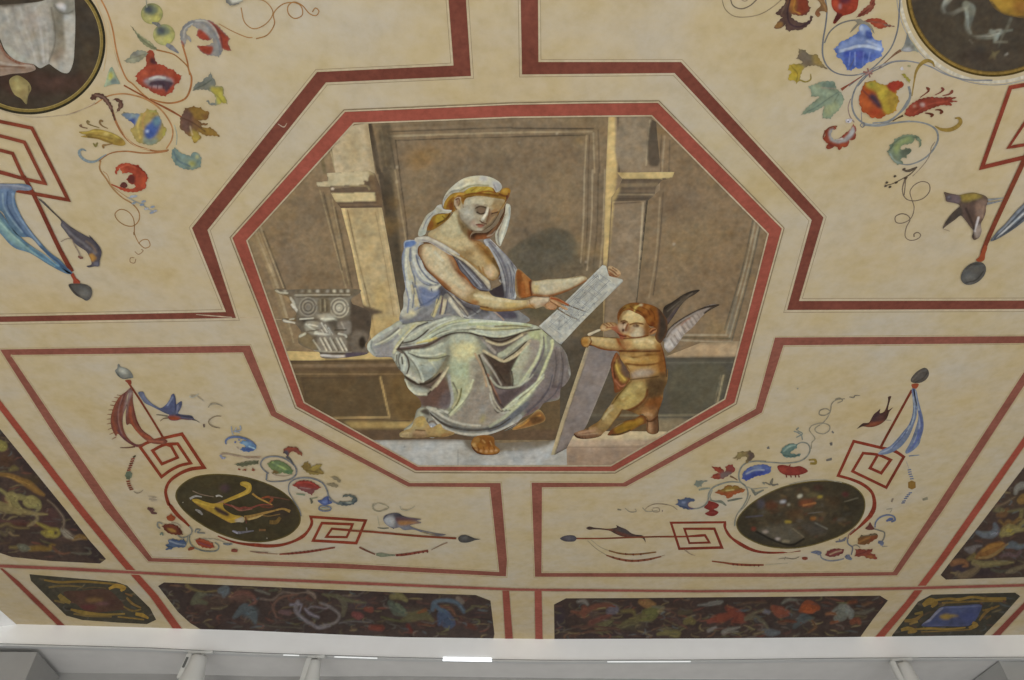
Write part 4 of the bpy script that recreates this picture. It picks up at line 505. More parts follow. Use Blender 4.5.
_c = OCT.count[0]; OCT.count[0] = _w
LT, MD, DK, MV, YL = 'b7bba8', 'a0a193', '6b5a4c', '8c8080', 'bbb48a'
tunic_out = QB(335,205, 350,150, 352,95, 380,80, 440,78, 500,55, 560,60, 700,130, 830,220, 960,310, 1020,370) + QC(60,420, 80,470, 170,430, 150,400, 160,330, 130,260, 90,180, 40,110, 30,80, 75,70, 110,100, 160,150, 200,190, 260,260, 300,320, 312,400, 300,480, 285,545, 260,600, 330,660, 400,720, 300,760, 0,740) + QE(1024,190, 850,160, 660,180, 420,200, 395,160, 405,100) + QB(345,620, 348,520, 362,470, 350,380, 335,280)
tun = part('tunic', W, tunic_out, '7f7f84', [
 P(QB(350,95,440,78,490,90,455,180,470,260,520,340,620,430,560,500,440,680,330,690,350,500,360,380,335,260), 'a6a59f', 1.5),
 P(QB(355,95,440,85,450,110,400,140,365,150,352,135), '6f80a8', 1), L(QB(360,140,345,190,338,230), 3, '8a90a4', 1), L(QB(365,90,420,78,470,68), 1.4, '9a9fae', .6), dab(*QB(385,115)[0],2.4,2.6,'6077ab',.9,.9),
 L(QB(385,150,360,250,362,360,385,470,400,560), 4, 'b4b2a4', 1.2), L(QB(355,200,350,300,360,400,362,470), 2, '8d93a3', .8), L(QB(410,150,405,250,425,340,440,420,435,520), 2.4, '848998', .9), L(QB(430,150,440,230,480,330,540,400,600,425), 4.4, 'b3b0a6', 1), L(QB(450,200,470,270,510,340,560,400,610,420), 1.6, '83879a', .7), L(QB(440,330,480,400,540,440,600,445), 1.5, '6e7180', .7), L(QB(430,260,450,350,500,410,560,430), 2, '8f93a2', .8), L(QB(490,250,505,310,560,370), 2.6, 'adb0b2', .8), L(QB(400,260,420,380,450,430), 3, 'b5ad90', 1,.8),
 L(QB(370,280,380,340,400,400), 2.2, 'b9b292', 1,.8), P(QB(470,450,560,470,620,500,580,580,500,600,480,520), '8088a2', 1.5), P(QB(540,470,620,440,640,470,590,500), 'b8b4a8', .8), L(QB(570,470,575,490), 1, '5a5a68', .5), L(QB(420,450,440,520,460,620), 4, 'b5a98b', 1.4), L(QB(445,450,470,540,490,600), 2, '767c94', 1), L(QB(440,640,520,600,590,550,640,510), 1.4, '777a88', .7), P(QB(620,420,690,490,700,520,640,510), '67636a', 1),
 L(QB(590,680,620,600,650,540), 4, 'a59b7c', 1), L(QB(640,660,655,600,660,540), 1.6, '7a6268', .7), L(QB(665,640,675,590,680,530), 3, 'a59c88', .9), L(QB(690,640,700,580,690,520), 1.4, '76707a', .7), L(QB(690,520,750,610,820,690), 3.2, 'aaa498', .8), L(QB(720,520,800,590,850,650,880,690), 2, 'b3a58f', .7), L(QB(700,500,770,570,830,640), 1.3, '66544a', .6), L(QB(760,530,840,600,900,660), 1.5, '5c5056', .7), P(QB(820,580,900,600,1024,640,1024,690,900,680), '6f6a72', 1.2), L(QB(900,680,930,655,960,640), 2, 'aaa8a6', .6),
 # lower edge by the lap and the sleeve opening
 L(QE(400,170,440,150,480,110,540,60,560,20), 2, '8f92a0', .8), P(QE(410,100,470,90,530,110,480,150,420,150), 'a9a69a', 1.5), dab(*QE(495,105)[0],4,2.6,'b9b08a',1.4,.9), L(QE(520,150,600,120,660,70), 3, '8b8a90', 1), L(QE(660,120,690,60,700,0), 2.6, 'b6aa7c', .9), L(QE(720,110,730,50,735,0), 1.4, '6e5f64', .6), L(QE(740,110,760,50,770,0), 2.4, 'b2a790', .9), L(QE(800,0,860,80,900,130), 2.6, 'bcb6a8', .7), L(QE(840,0,900,80,960,130), 2.2, 'a79f96', .7), L(QE(890,120,980,140,1015,100), 1.6, 'b1b0b0', .5), L(QE(680,140,780,115,860,135), 1.5, '8e8b8c', .7), P(QE(930,30,1024,60,1024,130,960,120), '6c6870', 1), L(QE(900,130,870,60,820,10), 1, '64585a', .6),
 # right hand strap and under the breast
 P(QC(30,80,80,75,160,150,250,250,310,330,312,420,285,545,195,540,200,420,170,300,120,190), '88868e', 1), L(QC(75,100,140,180,200,300,225,420,215,540), 2.2, '6f6d78', .8), L(QC(110,110,190,200,250,300,270,420,255,540), 2.6, '8f8f98', .8), L(QC(240,280,275,350,280,440,270,530), 1.2, '625f6a', .6), L(QC(270,290,305,370,300,460,285,540), 3, 'a3a6aa', .8), L(QC(40,90,100,170,150,260,185,360,195,480), 3, '9b9ba4', .9), L(QC(140,130,215,210,290,320), 1.4, '7a7884', .6), L(QC(85,75,110,95,140,130), 2, 'b3aeae', .6), L(QC(90,90,130,130), 1, '6d4a46', .5),
 P(QC(0,390,60,450,90,470,180,400,175,440,195,545,100,525,0,490), '5d5257', 1), P(QC(-20,420,30,450,60,490,0,480), '85818b', .8), L(QC(-40,330,20,400,85,470), 3, 'c0b590', .8), P(QC(80,430,130,405,180,405,170,435,110,450,85,470), 'aea79c', .7), L(QC(90,440,140,430,175,415), 1, 'c5c0b8', .5), L(QC(100,410,140,400,165,380), 1.6, '6a4f3a', .7),
 L(QB(560,60,660,110,780,190,920,300,1024,400), 2.6, 'a79d93', .8), L(QB(600,95,720,170,820,250,940,370,1024,450), 1.6, 'aaa194', .7), P(QB(740,200,800,200,900,290,1000,400,1024,460,960,460,880,380,800,290), '6f6f7c', .8), L(QB(800,220,880,300,960,400,1010,450), 1.8, '9a9ba6', .6), L(QB(790,240,860,330,950,450), 1.6, '878a96', .6), L(QB(770,230,840,330,910,430,960,470), 1.4, '4e4448', .6), L(QB(850,240,930,330,1024,440), 2.8, 'b8ab90', .7), L(QB(900,300,990,430,1024,460), 1.1, '55453f', .5),
 P(QC(130,640,260,640,300,700,150,700), '5a5462', 1), L(QF(190,90,250,140,270,160), 1.4, 'a58a78', .6), P(QF(0,90,120,100,240,150,100,150,0,140), '8f8d94', 1.2), L(QF(0,130,40,110,70,90), 1.6, 'aeb0b6', .5), L(QF(20,80,60,110), 1, '5f5a62', .5)] + TUN_MORE, step=.6)

mantle_out = QE(392,165, 330,205, 240,255, 180,305, 140,350, 138,390, 165,425, 205,455, 330,460, 355,490, 385,545, 430,595, 440,660) + QG(115,30, 145,105, 190,150, 240,200, 250,250, 215,280, 185,370, 110,440, 200,445, 290,440, 300,490, 350,505, 400,460, 520,470, 600,488, 700,492, 830,465, 960,410, 1040,370) + QH(100,455, 190,420, 250,350, 330,310, 400,265, 430,225, 500,210, 555,190, 565,110, 600,80) + QF(805,600, 790,500, 770,430, 730,370, 665,310, 600,262, 545,212, 440,185, 300,172, 160,160, 0,150) + QE(930,150, 840,125, 760,135, 660,160, 540,170, 430,190)
hollow = '57493f'
man = part('mantle', W, mantle_out, '85857a', [
 # the roll of cloth across the lap
 P(QE(390,170,560,165,760,135,850,130,1024,150) + QF(160,160,400,180,560,215,600,260,420,270,300,310,120,290,0,270) + QE(900,265,760,290,640,350,500,400,380,400,330,460,205,455,140,380,190,300), 'a4a799', 1.2),
 P(QE(140,350,200,290,330,220,430,195,400,260,300,310,210,360,240,380,330,340,400,290,360,400,330,455,210,455,150,410), 'a3a3a0', 1), L(QE(150,400,160,340,230,280,330,225), 3, 'b3b8b0', .9), L(QE(205,360,280,320,370,260,400,235), 1.8, 'c2c2b2', .6), L(QE(210,352,290,300,390,220), 1.3, '8a8a86', .6), L(QE(190,380,300,350,390,280), 2.6, '8f8e92', .9), L(QE(175,330,170,380,200,430), 2, '8b9090', .8), P(QE(210,400,340,370,350,420,320,455,230,450), '9c999c', 1.4), L(QE(210,450,330,458), 1.6, '77747a', .8),
 L(QE(400,270,440,230,520,195,600,180), 3.6, 'b2b19a', .9), L(QE(350,420,380,360,450,280,520,200), 3, 'b8b184', .9), L(QE(380,390,440,310,530,220,620,180), 1.4, '544a40', .6), L(QE(420,190,520,170,640,162,760,140), 1.6, '7b736e', .7), L(QE(440,300,540,220,680,170,800,140), 3, '8d9190', .9), L(QE(470,280,600,210,740,160,840,140), 2, 'afb1a8', .8), P(QE(400,355,470,330,560,300,620,240,720,190,830,160,700,220,620,290,520,340,420,380), '8c8b88', 1), L(QE(410,350,520,330,590,290,640,240,740,190,850,150), 2, 'b7bab0', .7), L(QE(420,345,520,320,580,280,620,240), 1, '5e564e', .5), L(QE(400,380,520,355,620,300,700,220,860,160), 2.2, 'a3a58e', .8), L(QE(560,340,640,280,740,215,860,180,1000,165), 4, 'b0b490', 1.2), L(QE(540,350,620,330,700,300), 2.6, 'b8aa60', .9), L(QE(650,290,720,240,830,200,1000,190), 4, 'a9b3a4', 1.3), L(QE(660,270,760,210,880,180,1024,180), 1.2, '86877c', .7,.8), L(QE(700,290,820,240,950,225,1050,240), 3.4, 'b4b9ae', 1), L(QE(680,300,780,262,900,240,1024,255), 1.2, '848878', .7,.8),
 P(QE(370,390,420,372,540,355,640,335,740,285,830,262,940,262,1040,285,900,275,800,285,700,330,610,380,500,400,380,405), '5f5149', .7), L(QE(380,385,560,375,660,345,740,300), 2, '7c6a68', .8), L(QE(400,375,540,355,620,340), 1.2, 'a9a8a4', .5),
 # lap right of the knee
 L(QF(0,190,160,185,320,190,480,205), 4, 'a9b08e', 1.2), L(QF(0,170,180,165,400,185), 2.6, 'b0b6ae', .9), L(QF(60,215,200,235,340,225,520,220), 3, 'acaa86', 1), L(QF(200,210,340,205,480,215), 1.2, '8d8060', .7), L(QF(0,240,140,265,280,265,400,235,520,220), 2.8, 'b0b5aa', 1), L(QF(0,262,100,290,220,308,320,290,430,255,560,235), 1.6, '463c33', .6), L(QF(0,252,110,278,240,292,330,275,440,240), 1.8, 'bcbfae', .7),
 # left skirt under the roll
 P(QE(460,420,620,400,740,350,800,310,830,300,800,440,720,560,640,640,560,650,480,580,430,520), 'a3a79a', 1.2), L(QE(470,425,560,455,680,465,760,450), 1.3, '7b7a6a', .7), L(QE(500,410,620,400,740,350), 3, 'b1b3a2', 1.2), L(QE(520,440,640,450,740,430), 2, 'afb1a4', .9), L(QE(640,480,700,470,760,440), 4, 'b5b38c', 1.4), L(QE(460,430,540,540,590,640), 2, '85877e', .9), L(QE(450,420,520,480,570,580,580,650), 3, 'adb3aa', 1), L(QE(570,520,650,540,700,530), 1.2, '868a84', .8), P(QE(590,540,680,500,720,540,650,640,600,650), 'a4aba6', 1.2), L(QE(650,500,690,560,660,620), 1.6, 'b6b8a4', .9),
 P(QE(350,440,380,415,470,440,470,520,440,590,390,540), 'a2a6a0', .9), L(QE(400,430,385,480,400,550), 2, '72706a', .7), L(QE(420,430,440,490,430,560), 2.4, 'b4b8ae', .8), L(QE(375,425,365,480,385,530), 1.6, 'b6b8ac', .6), L(QE(415,460,420,510), 1.6, '5b564e', .6), L(QE(380,400,450,450,470,530,455,590), 1.3, '6d5a50', .6),
 P(QE(460,580,500,570,560,640,600,670,540,690,450,650), 'b2ada0', .8), L(QE(440,610,500,650,580,672,650,650,720,580,790,455), 2.2, '4f4438', .7), L(QE(600,660,680,610,740,530,790,450), 2.4, '5b5044', .8), P(QE(700,560,790,450,800,520,740,640,700,690,640,690), '8f8468', 1), L(QE(690,690,740,610,790,520), 3, 'b5a988', .8),
 # second fold and mauve shade
 P(QG(120,30,200,60,280,70,360,30,400,-20,470,-40,470,100,480,230,440,270,340,260,250,240,190,160), '7a625a', 1.5), P(QG(120,30,180,70,310,120,340,110,280,155,200,150,150,110), 'aaa995', .8), L(QG(130,20,200,60,270,70,340,40,400,-10), 2, '514539', .7), L(QG(120,40,160,110,210,150,290,155), 3, 'b5b3a0', .8), L(QG(330,115,390,50,440,-20), 3.4, 'b7ac92', .8), P(QG(180,80,270,100,320,120,260,140,190,120), '9fa39c', 1), L(QG(200,75,280,85,330,105), 1.2, '5d5148', .6), P(QG(340,120,440,20,480,60,470,200,400,230,300,200), '83655a', 2,.9), P(QG(400,170,480,120,500,220,450,270,390,250), '7b7379', 1.5,.9),
 # knee and lower skirt
 P(QE(800,300,900,275,1000,290) + QF(60,330,90,400,90,480) + QG(680,0,680,60,640,150,560,260,480,320,480,280,520,150,480,60,460,0) + QE(790,500,810,440), 'a9ac95', 1.5), dab(*QE(915,410)[0],14,11,'b9b28a',4,.95), dab(*QE(930,380)[0],9,6,'c0b886',3,.9), dab(*QE(905,310)[0],12,5,'a7afa5',2.5,.8), P(QE(800,480,900,500,1000,490,1000,690,810,690), 'a0ab92', 3,.8), dab(*QE(960,600)[0],8,12,'a5ae8c',3,.8),
 P(QG(470,0,560,20,660,0,670,80,600,190,520,300,470,320,520,180), 'a6a98b', 1.5), L(QG(470,0,480,80,500,180,490,260), 3, 'a3a3a3', 1), L(QG(490,310,560,230,620,140,660,40), 5, 'b3b594', 1.4), L(QG(500,260,540,190,550,120), 2.4, 'b8b08a', .9), L(QG(530,240,560,170,570,110), 1.4, '7a7440', .8,.8), L(QG(455,300,520,240,540,150,500,60), 1.4, '8d8b78', .7), L(QG(480,320,570,240,640,150), 1.1, '807c6c', .7,.8),
 P(QG(680,0,780,30,820,200,860,290,940,330,860,400,700,420,560,400,440,340,500,320,580,260,650,150), '9d948a', 2), dab(*QG(700,220)[0],10,14,'a1968e',3.5,.8), dab(*QG(745,270)[0],3,8,'9aa0a4',2,.8,10), dab(*QG(740,350)[0],2.4,5,'b0a05a',1.6,.9,15), dab(*QG(640,340)[0],10,6,'a2978c',2.5,.7), dab(*QG(720,80)[0],4,10,'a8a294',2.5,.8),
 L(QG(300,260,380,280,460,300), 3, 'b4b1a4', .8), P(QG(300,265,340,290,430,350,540,400,680,430,820,410,960,330,1040,270,1040,330,940,390,820,430,680,445,520,420,400,360), '78746e', 1), L(QG(300,290,400,370,520,430,680,460,820,440,960,380,1040,330), 4, '9a9996', .9), L(QG(340,340,450,430,560,465,700,475,840,450,980,390), 3, 'b0ada6', .9), L(QG(320,310,430,385,560,425,700,435,850,405,960,345), 1.6, '63605f', .7), L(QG(370,290,460,350,560,385,700,405), 2, 'b3ada2', .8), L(QG(520,460,620,490,720,492,830,465), 2.4, 'b3a994', .7), L(QG(430,420,520,470,640,488), 1.1, '6a6058', .6), L(QG(380,270,450,310,470,330), 1.5, '77726a', .8,.9),
 # mauve hollows right of the knee
 P(QF(80,290,140,300,220,310,320,290,420,250,500,235,440,300,360,360,300,370,200,370,120,330), '82766e', 1), P(QF(180,365,300,365,260,430,220,450,160,420,130,380), '716867', 1), L(QF(110,300,180,340,240,355,320,330,400,280,470,245), 3, 'b09f82', .9), L(QF(130,300,200,330,260,335,330,305,400,265), 2, '665346', .8), L(QF(80,290,150,370,200,420), 3, '9b938e', .9),
 P(QF(150,430,260,480,330,460,420,360,450,350,420,420,350,520,330,620,340,690,250,690,200,600), '5f5148', 1.5), P(QF(100,420,200,470,280,500,300,560,260,640,200,560), '6d5a4f', 1.2,.8), L(QF(110,410,180,450,270,485,350,450,420,390,480,330), 3.2, 'b5a485', .9), L(QF(240,440,280,420,360,360,440,310,520,270), 5, 'a5a893', 1.4), L(QF(280,470,370,410,440,340), 1.2, '77654e', .7),
 P(QF(330,570,400,450,480,340,560,320,560,420,500,560,420,660,340,640), '9c958a', 1.4), P(QF(340,560,420,430,470,360,500,380,430,560,380,650,340,640), 'a6a48f', 1.5,.9), dab(*QF(520,360)[0],5,7,'a0938e',2,.8), P(QF(460,260,560,240,640,260,600,300,580,400,540,500,560,330,500,310), 'a9ad84', 1.2), L(QF(570,260,575,340,540,460,460,590,400,680), 3.4, 'b3b296', .9), L(QF(590,290,590,380,560,480,490,600), 2, '746b70', .8), P(QF(590,300,620,280,660,320,640,440,590,560,540,640,560,500), '8f9082', 1), L(QF(600,270,605,360,600,440), 3, 'a5a98c', 1), L(QF(655,330,660,380,620,480,570,600,510,690), 3.6, 'b7ba90', .8), L(QF(660,320,664,350), 2, 'c0c092', .6),
 L(QF(40,430,100,560,130,690), 2.2, 'a98a68', .8), L(QF(90,440,180,560,260,680), 3, 'a9a095', .9), L(QF(70,440,120,560,170,690), 1.6, '6c5444', .7), L(QF(110,420,190,520,270,640,300,690), 1.3, '6f625c', .7), P(QF(0,480,60,470,100,560,120,690,20,690), '9c9386', 1.4,.9),
 # right hem: green and mauve swags
 P(QG(780,0,850,40,920,90,1040,100) + QH(100,95,190,100,290,60,350,0, 420,0,340,130,240,230,110,300,60,290,20,230,0,150), '76686a', 1.3), L(QH(0,20,60,90,140,100,230,85,300,40,340,0), 2.4, 'a8a899', .8), L(QG(840,0,900,80,960,100,1030,95), 2.2, 'a9a394', .8), P(QH(60,20,140,70,200,60,160,0,60,0), '7a6a5c', 1), P(QH(180,10,330,-10,300,40,240,80,190,80), 'a0a492', 1), L(QG(780,0,830,120,880,220), 3, '9b6f5a', .9), L(QG(770,10,810,140,850,260,900,295,960,285), 2.2, 'a9a292', .8), L(QH(0,150,30,250,90,305,150,290), 2.4, 'aeaaa0', .8), P(QH(110,275,200,190,330,90,440,0,410,60,300,190,180,290), 'a8ad94', 1), L(QH(110,280,210,190,330,100,430,0), 2, 'b8bca4', .7), L(QH(160,290,270,190,360,90,430,10), 2, 'b5b792', .8), L(QH(230,190,300,130,380,50), 1.2, '85836c', .7), P(QH(0,200,60,280,120,300,60,330,0,290), '9c938c', 1),
 P(QH(430,0,580,-40,640,60,570,110,480,200,400,260,300,310,260,280,340,180), '85797a', 1.5), dab(*QH(400,160)[0],6,12,'8c8080',3,.8,35), L(QH(500,0,470,100,400,200,300,290), 1.6, '70666a', 1), L(QH(540,0,500,110,440,190), 1.6, '95898a', 1,.8), P(QF(670,350,740,390,800,560,800,690,560,690,620,520), '857a7a', 2), *[L(QF(x,380,x+10,500,x-20,690), 1.2, c, .9,.8) for x,c in ((690,'6f6669'),(715,'968b8a'),(740,'73696b'),(765,'90868a'))], L(QF(790,560,800,600), 1.4, 'a0a0a0', .7), P(QH(480,130,570,80,560,170,500,200), '8c7d80', 1), L(QH(500,90,570,100), 2.6, '5f5152', .9,.8),
 L(QH(0,440,100,400,200,310,300,230), 5, '767880', 1.3), L(QH(0,410,110,340,220,250), 3, 'a5a790', 1.2), L(QH(0,475,90,440,190,400,260,340), 2, 'a2a0a0', .8), L(QH(0,490,120,450,180,420), 1, '57493d', .6), L(QH(180,410,280,330,380,260), 2.4, '80686a', 1)] + MAN_MORE, step=.6)
part('trailing_fold', man, QG(200,350,230,270,300,270,330,330,370,380,390,440,370,490,330,503,295,480,290,420,270,430,180,450,110,445,180,390), '8f8c84', [P(QG(205,350,240,275,290,270,270,330,220,370,200,430,120,445,180,390), 'a7a795', .9), P(QG(240,290,290,270,320,320,270,310), '5f554b', .7), P(QG(205,370,270,330,285,350,255,410,210,420), 'b49a5a', .8), P(QG(300,400,370,390,385,440,360,490,320,500,298,470), 'a3a6ae', .8), P(QG(320,400,350,400,340,450,360,480,330,480), '8288a0', .7), L(QG(300,400,290,450,310,490), 1.4, '5c554f', .6), L(QG(330,410,330,460,345,490), 1.2, 'c0c2c4', .5), L(QG(300,350,290,400,280,430), 1.6, '6a6156', .7), L(QG(310,380,340,370,380,400), 1.8, '76675e', .7)], step=.7)
OCT.count[0] = _c
strap = part('tunic_strap', W, QA(120,545,200,530,250,540,400,620,480,680,430,690,330,640,230,580,160,575,120,570), 'a5a099', [L(QA(150,545,230,545,320,590,450,670), 2, 'bdb7ae', .7), L(QA(180,560,260,585,380,655), 1.2, '8a8286', .6), L(QA(240,540,340,580,470,665), 1, '8d6f52', .5,.9)], step=.7)
part('tunic_strap', W, QB(690,165, 760,190, 860,250, 960,340, 1030,400) + QC(85,462, 70,490, 30,492, 0,487) + QB(948,478, 905,445, 850,375, 800,322, 768,252, 735,205), '74727c', [
 P(QB(690,160,760,190,860,250,960,340,1030,400,1040,470,1000,430,920,340,840,265,760,215), 'aa9f8c', .6), P(QB(760,215,840,270,920,345,1000,440,1010,490,950,470,880,390,800,300), '6b6a76', .7), dk(QB(735,205,770,255,802,325,852,378,905,448,950,480,1020,492), 1.8, '4c342a', .6), dk(QB(750,212,830,262,910,340,990,430,1020,470), 1.1, '54443c', .5), hi(QB(790,250,850,320,920,400,970,460), 1.6, 'a2a2ac', .6), dk(QB(780,245,840,325,900,400,940,455), 1, '484450', .5), hi(QB(830,280,900,350,970,430), 1.3, '9c9ca6', .5), dk(QB(815,262,890,335,960,410,990,450), .9, '4c4854', .5), hi(QB(700,168,790,210,880,275,970,365,1030,425), 1.8, 'c4b89c', .6), dk(QB(760,186,860,246,960,336,1030,398), .9, '7a5630', .5)], step=.6)
part('hair', W, QA(842,270, 830,330, 805,380, 780,430, 730,475, 690,500, 600,505, 572,520, 565,548, 600,558, 660,552, 700,548, 745,525, 770,490, 790,450, 830,400, 850,340, 855,290), '6b4c36', [glaze(QA(580,500,690,500,760,450,720,520,640,545,580,540), '3c2c22', .8, 1), glaze(QA(600,530,700,520,740,530,680,555,610,560), '9a5c34', .6, .8), dk(QA(840,290,820,350,785,420,720,480), 1.6, '3f2c22', .6), hi(QA(790,400,760,460,710,520), 2, '8a6244', .8), hi(QA(700,530,740,515,765,490), 1.6, '9a8a78', .6)], step=.6)
hair = part('hair', W, [QN(305,290, 330,235, 420,205, 560,205, 660,215, 710,270, 760,290, 790,250, 850,225, 900,250, 895,310, 860,380, 820,440, 770,520, 740,590, 735,560, 790,470, 830,385, 740,365, 640,350, 560,335, 470,330, 400,345, 340,360, 310,400, 300,445, 275,400, 265,350, 225,345, 185,375, 175,450, 200,510, 160,540, 110,515, 60,500, 40,460, 60,400, 110,340, 170,300, 240,285),
 QA(215,480,225,440,255,380,300,355,360,350,405,340,395,380,330,435,260,480)], '8f6a2b', [
 P(QN(310,290,420,210,560,208,650,220,690,280,560,300,420,310,330,310), 'a88e35', .8), *[L(QN(x,270,x+70,222), 1, c, .5,.9) for x,c in ((330,'b59d3d'),(400,'8d7228'),(460,'b8a040'),(530,'967a2a'),(580,'b49a38'))], L(QN(320,320,450,300,600,310,740,330), 2, '7c4f1f', .8), L(QN(480,290,620,270,700,290), 1.4, '8a4f22', .7), L(QN(680,240,710,280), 1.6, '6e3f24', .5), L(QN(520,345,600,350,720,370), .8, 'b79a78', .4,.8), L(QN(300,370,350,345,430,335), 1.6, '6e4f22', .7),
 P(QN(790,250,850,225,900,250,890,310,830,320,780,300), 'a07528', .8), dab(*QN(835,270)[0],2.6,2,'b08a3a',.7,.9), L(QN(760,310,820,330,870,340), 2, '744621', .7), L(QN(860,330,850,400,800,500,745,580), 1.8, '5b3a2e', .6), L(QN(880,300,870,370,830,450), 1.2, '7b4a3a', .6),
 L(QN(60,480,80,410,150,330,250,300,310,300), 3, 'a57f2f', .8), L(QN(90,500,110,420,180,350,260,320), 2, '8a5c23', .7), L(QN(300,310,240,310,190,340), 1.6, 'b58a3c', .6), P(QN(110,440,160,400,175,450,180,510,130,520), '7a4a24', .8), L(QN(230,340,280,350,300,400), 1.5, '7d5226', .6),
 P(QA(225,440,260,380,320,355,400,345,390,380,300,440,225,475), '8f6c29', .7), P(QA(290,370,360,355,340,410,290,420), 'a58a30', .8), P(QA(215,450,250,400,270,440,240,480), '8f5a28', .8), L(QA(300,430,370,390,400,350), 1.6, '5c4220', .7), L(QA(340,370,370,400), 1.2, '6b5423', .6)], step=.7)
part('veil', W, [QN(35,400, 60,330, 110,255, 180,190, 260,130, 340,95, 440,75, 540,72, 620,85, 700,115, 770,165, 795,215, 770,260, 720,285, 690,240, 640,215, 540,210, 450,210, 370,230, 310,270, 240,285, 160,300, 100,350, 60,410, 40,470),
 QA(300,285,330,275,345,310,400,320,415,325,390,345,330,345,270,365,245,400,220,450,200,515,150,530,145,500,180,420,215,360,270,320),
 QA(850,270,880,280,885,340,870,430,850,500,820,570,800,610,770,580,765,500,790,460,820,400,840,340)], 'aaa698', [
 L(QN(45,400,110,290,220,190,350,110,500,85,640,95,760,170), 3.2, 'b5b1a2', 1), P(QN(320,110,520,80,650,120,660,190,520,200,400,200,330,180), 'b6b09c', 1), dab(*QN(370,140)[0],5,3.4,'beb394',1.2,.9), dab(*QN(560,110)[0],5,2.5,'b0acb0',1.2,.9), P(QN(660,150,760,160,790,215,730,270,700,230), 'a3a1a6', .9), L(QN(690,190,720,260), 1.4, '85828a', .6), L(QN(200,240,300,210,380,160), 2, 'c0bba6', .8), L(QN(250,270,350,215,450,195,620,200), 1.5, '8f8866', .7), L(QN(60,360,140,280,240,255), 1.5, '8d8a82', .7), dab(*QN(200,170)[0],2,2,'b5b5b0',.8,.8), L(QN(30,470,45,400,70,340), 1.6, '8f9296', .6), L(QA(295,290,320,290,350,320,410,320), 2, 'b2b3b4', .6), dab(*QA(320,295)[0],1.5,1.5,'bcbcba',.5), L(QA(280,330,230,380,200,440,165,520), 2.4, 'a3a5a6', .8), L(QA(260,350,215,400,185,470), 1, '7d7f84', .5), L(QA(310,350,260,380,225,460), 1.3, '8d8270', .6), P(QA(155,490,200,480,205,520,150,530), 'a0a6a0', .8),
 L(QA(865,280,870,360,840,450,800,580), 3, 'b0b0a8', .8), L(QA(875,300,875,400,850,490), 1.2, '8d9498', .5), L(QA(840,360,810,440,780,520), 1.4, '8a7a6a', .6), L(QA(855,400,830,490,800,600), 1.2, 'c2c0b4', .5), L(QA(790,480,785,550,795,600), 1.2, '77726c', .6)], step=.7)
dab_ear = None
# the drawing in the woman's lap and her compasses
tablet = part('drawing_sheet', OCT, X(538.7,326.2, 560,307, 585,282.5, 602.5,265, 606,266, 609,276, 613.5,277.2, 622.5,279.5, 623,281.5, 600,304, 580,324, 561,344.5, 559,343.5), 'acaba6', [
 L(X(539,327,560,344,623,281), 1.6, '8a8b8e', .5), L(X(541,326,602,267), .8, 'b4b5b7', .5), *[L([(543+5.2*t+a*17,326-5*t+a*16) for a in (0.05,.5,.95)], .6, c, .5, .55) for t,c in ((.4,'85868c'),(1.4,'8f9096'),(2.6,'888a90'),(4,'96979c'),(5.2,'85878d'),(6.4,'8e9096'),(7.4,'8a8c92'),(8.5,'909298'),(9.6,'888a90'),(10.6,'94959a'))],
 *[L([(556+a*42,325-a*40-b*14+b*18+b*2) for a in (0.02,.5,.98)], .6, c, .5, .45) for b,c in ((-.6,'8a8c92'),(-.3,'92949a'),(.1,'85878d'),(.5,'90929a'),(.9,'888a90'))], *[dab(553+random.random()*56-0,322-random.random()*0-i*1.9,1.3,.6,random.choice(('8b8d93','b3b4b7','93959b','8e9095')),.4,.6,-40) for i in range(1)],
 *[dab(545+u*48+v*15,324-u*46+v*14,1.6,.6,c,.4,.65,a) for u,v,c,a in [(random.random()*1.15,random.random(),random.choice(('8b8d93','b4b5b8','93959b','8f9197')),random.choice((-42,45,0))) for _ in range(110)]],
 dab(559.5,321,1.5,1.6,'74777c',.6,.8), L(X(543,329,552,338), 1, '7d7f85', .5,.8), dab(555,316,3,2,'8f8a8a',.9,.6), L(X(560,300,577,317), .5, '9a9ca2', .5,.6)], sm=False, step=.7)
L_ = [(QD(330,395, 420,415, 530,455), [1.3, 1, .5], '7c6f60'), (QD(300,430, 380,480, 470,522), [1.6, 1.1, .5], '7a6650'), (QD(360,385, 450,430, 545,460), [.8, .6, .4], '6b6660'), (QD(390,470, 440,500, 480,520), [.6, .4], '8a8680')]
strokes('compass_leg', tablet, L_)
def sheet(u, v): return (538.7 + u * 63.8 + v * 20.4, 326.2 - u * 61.2 + v * 16.6)
_r = random.Random(5); PL_ = []
for v in (.10, .16, .30, .36, .62, .68, .86): PL_.append(([sheet(_r.uniform(.05, .3), v), sheet(_r.uniform(.7, .95), v)], .55, _r.choice(('8e9095', '888a90', '888a8f'))))
for u in (.08, .12, .26, .33, .47, .52, .66, .72, .84, .9): PL_.append(([sheet(u, _r.uniform(.06, .2)), sheet(u + .01, _r.uniform(.6, .92))], .5, _r.choice(('8e9095', '888a90', '8f9198'))))
for _ in range(34): u, v = _r.uniform(.1, .92), _r.uniform(.1, .85); PL_.append(([sheet(u, v), sheet(u + _r.uniform(-.05, .05), v + _r.uniform(-.12, .12)), sheet(u + _r.uniform(.0, .06), v + _r.uniform(-.1, .1))], [.4, .9, .4], _r.choice(('85878c', '8e9095', '8a8c92', '9a9ba0'))))
strokes('drawn_plan', tablet, PL_)
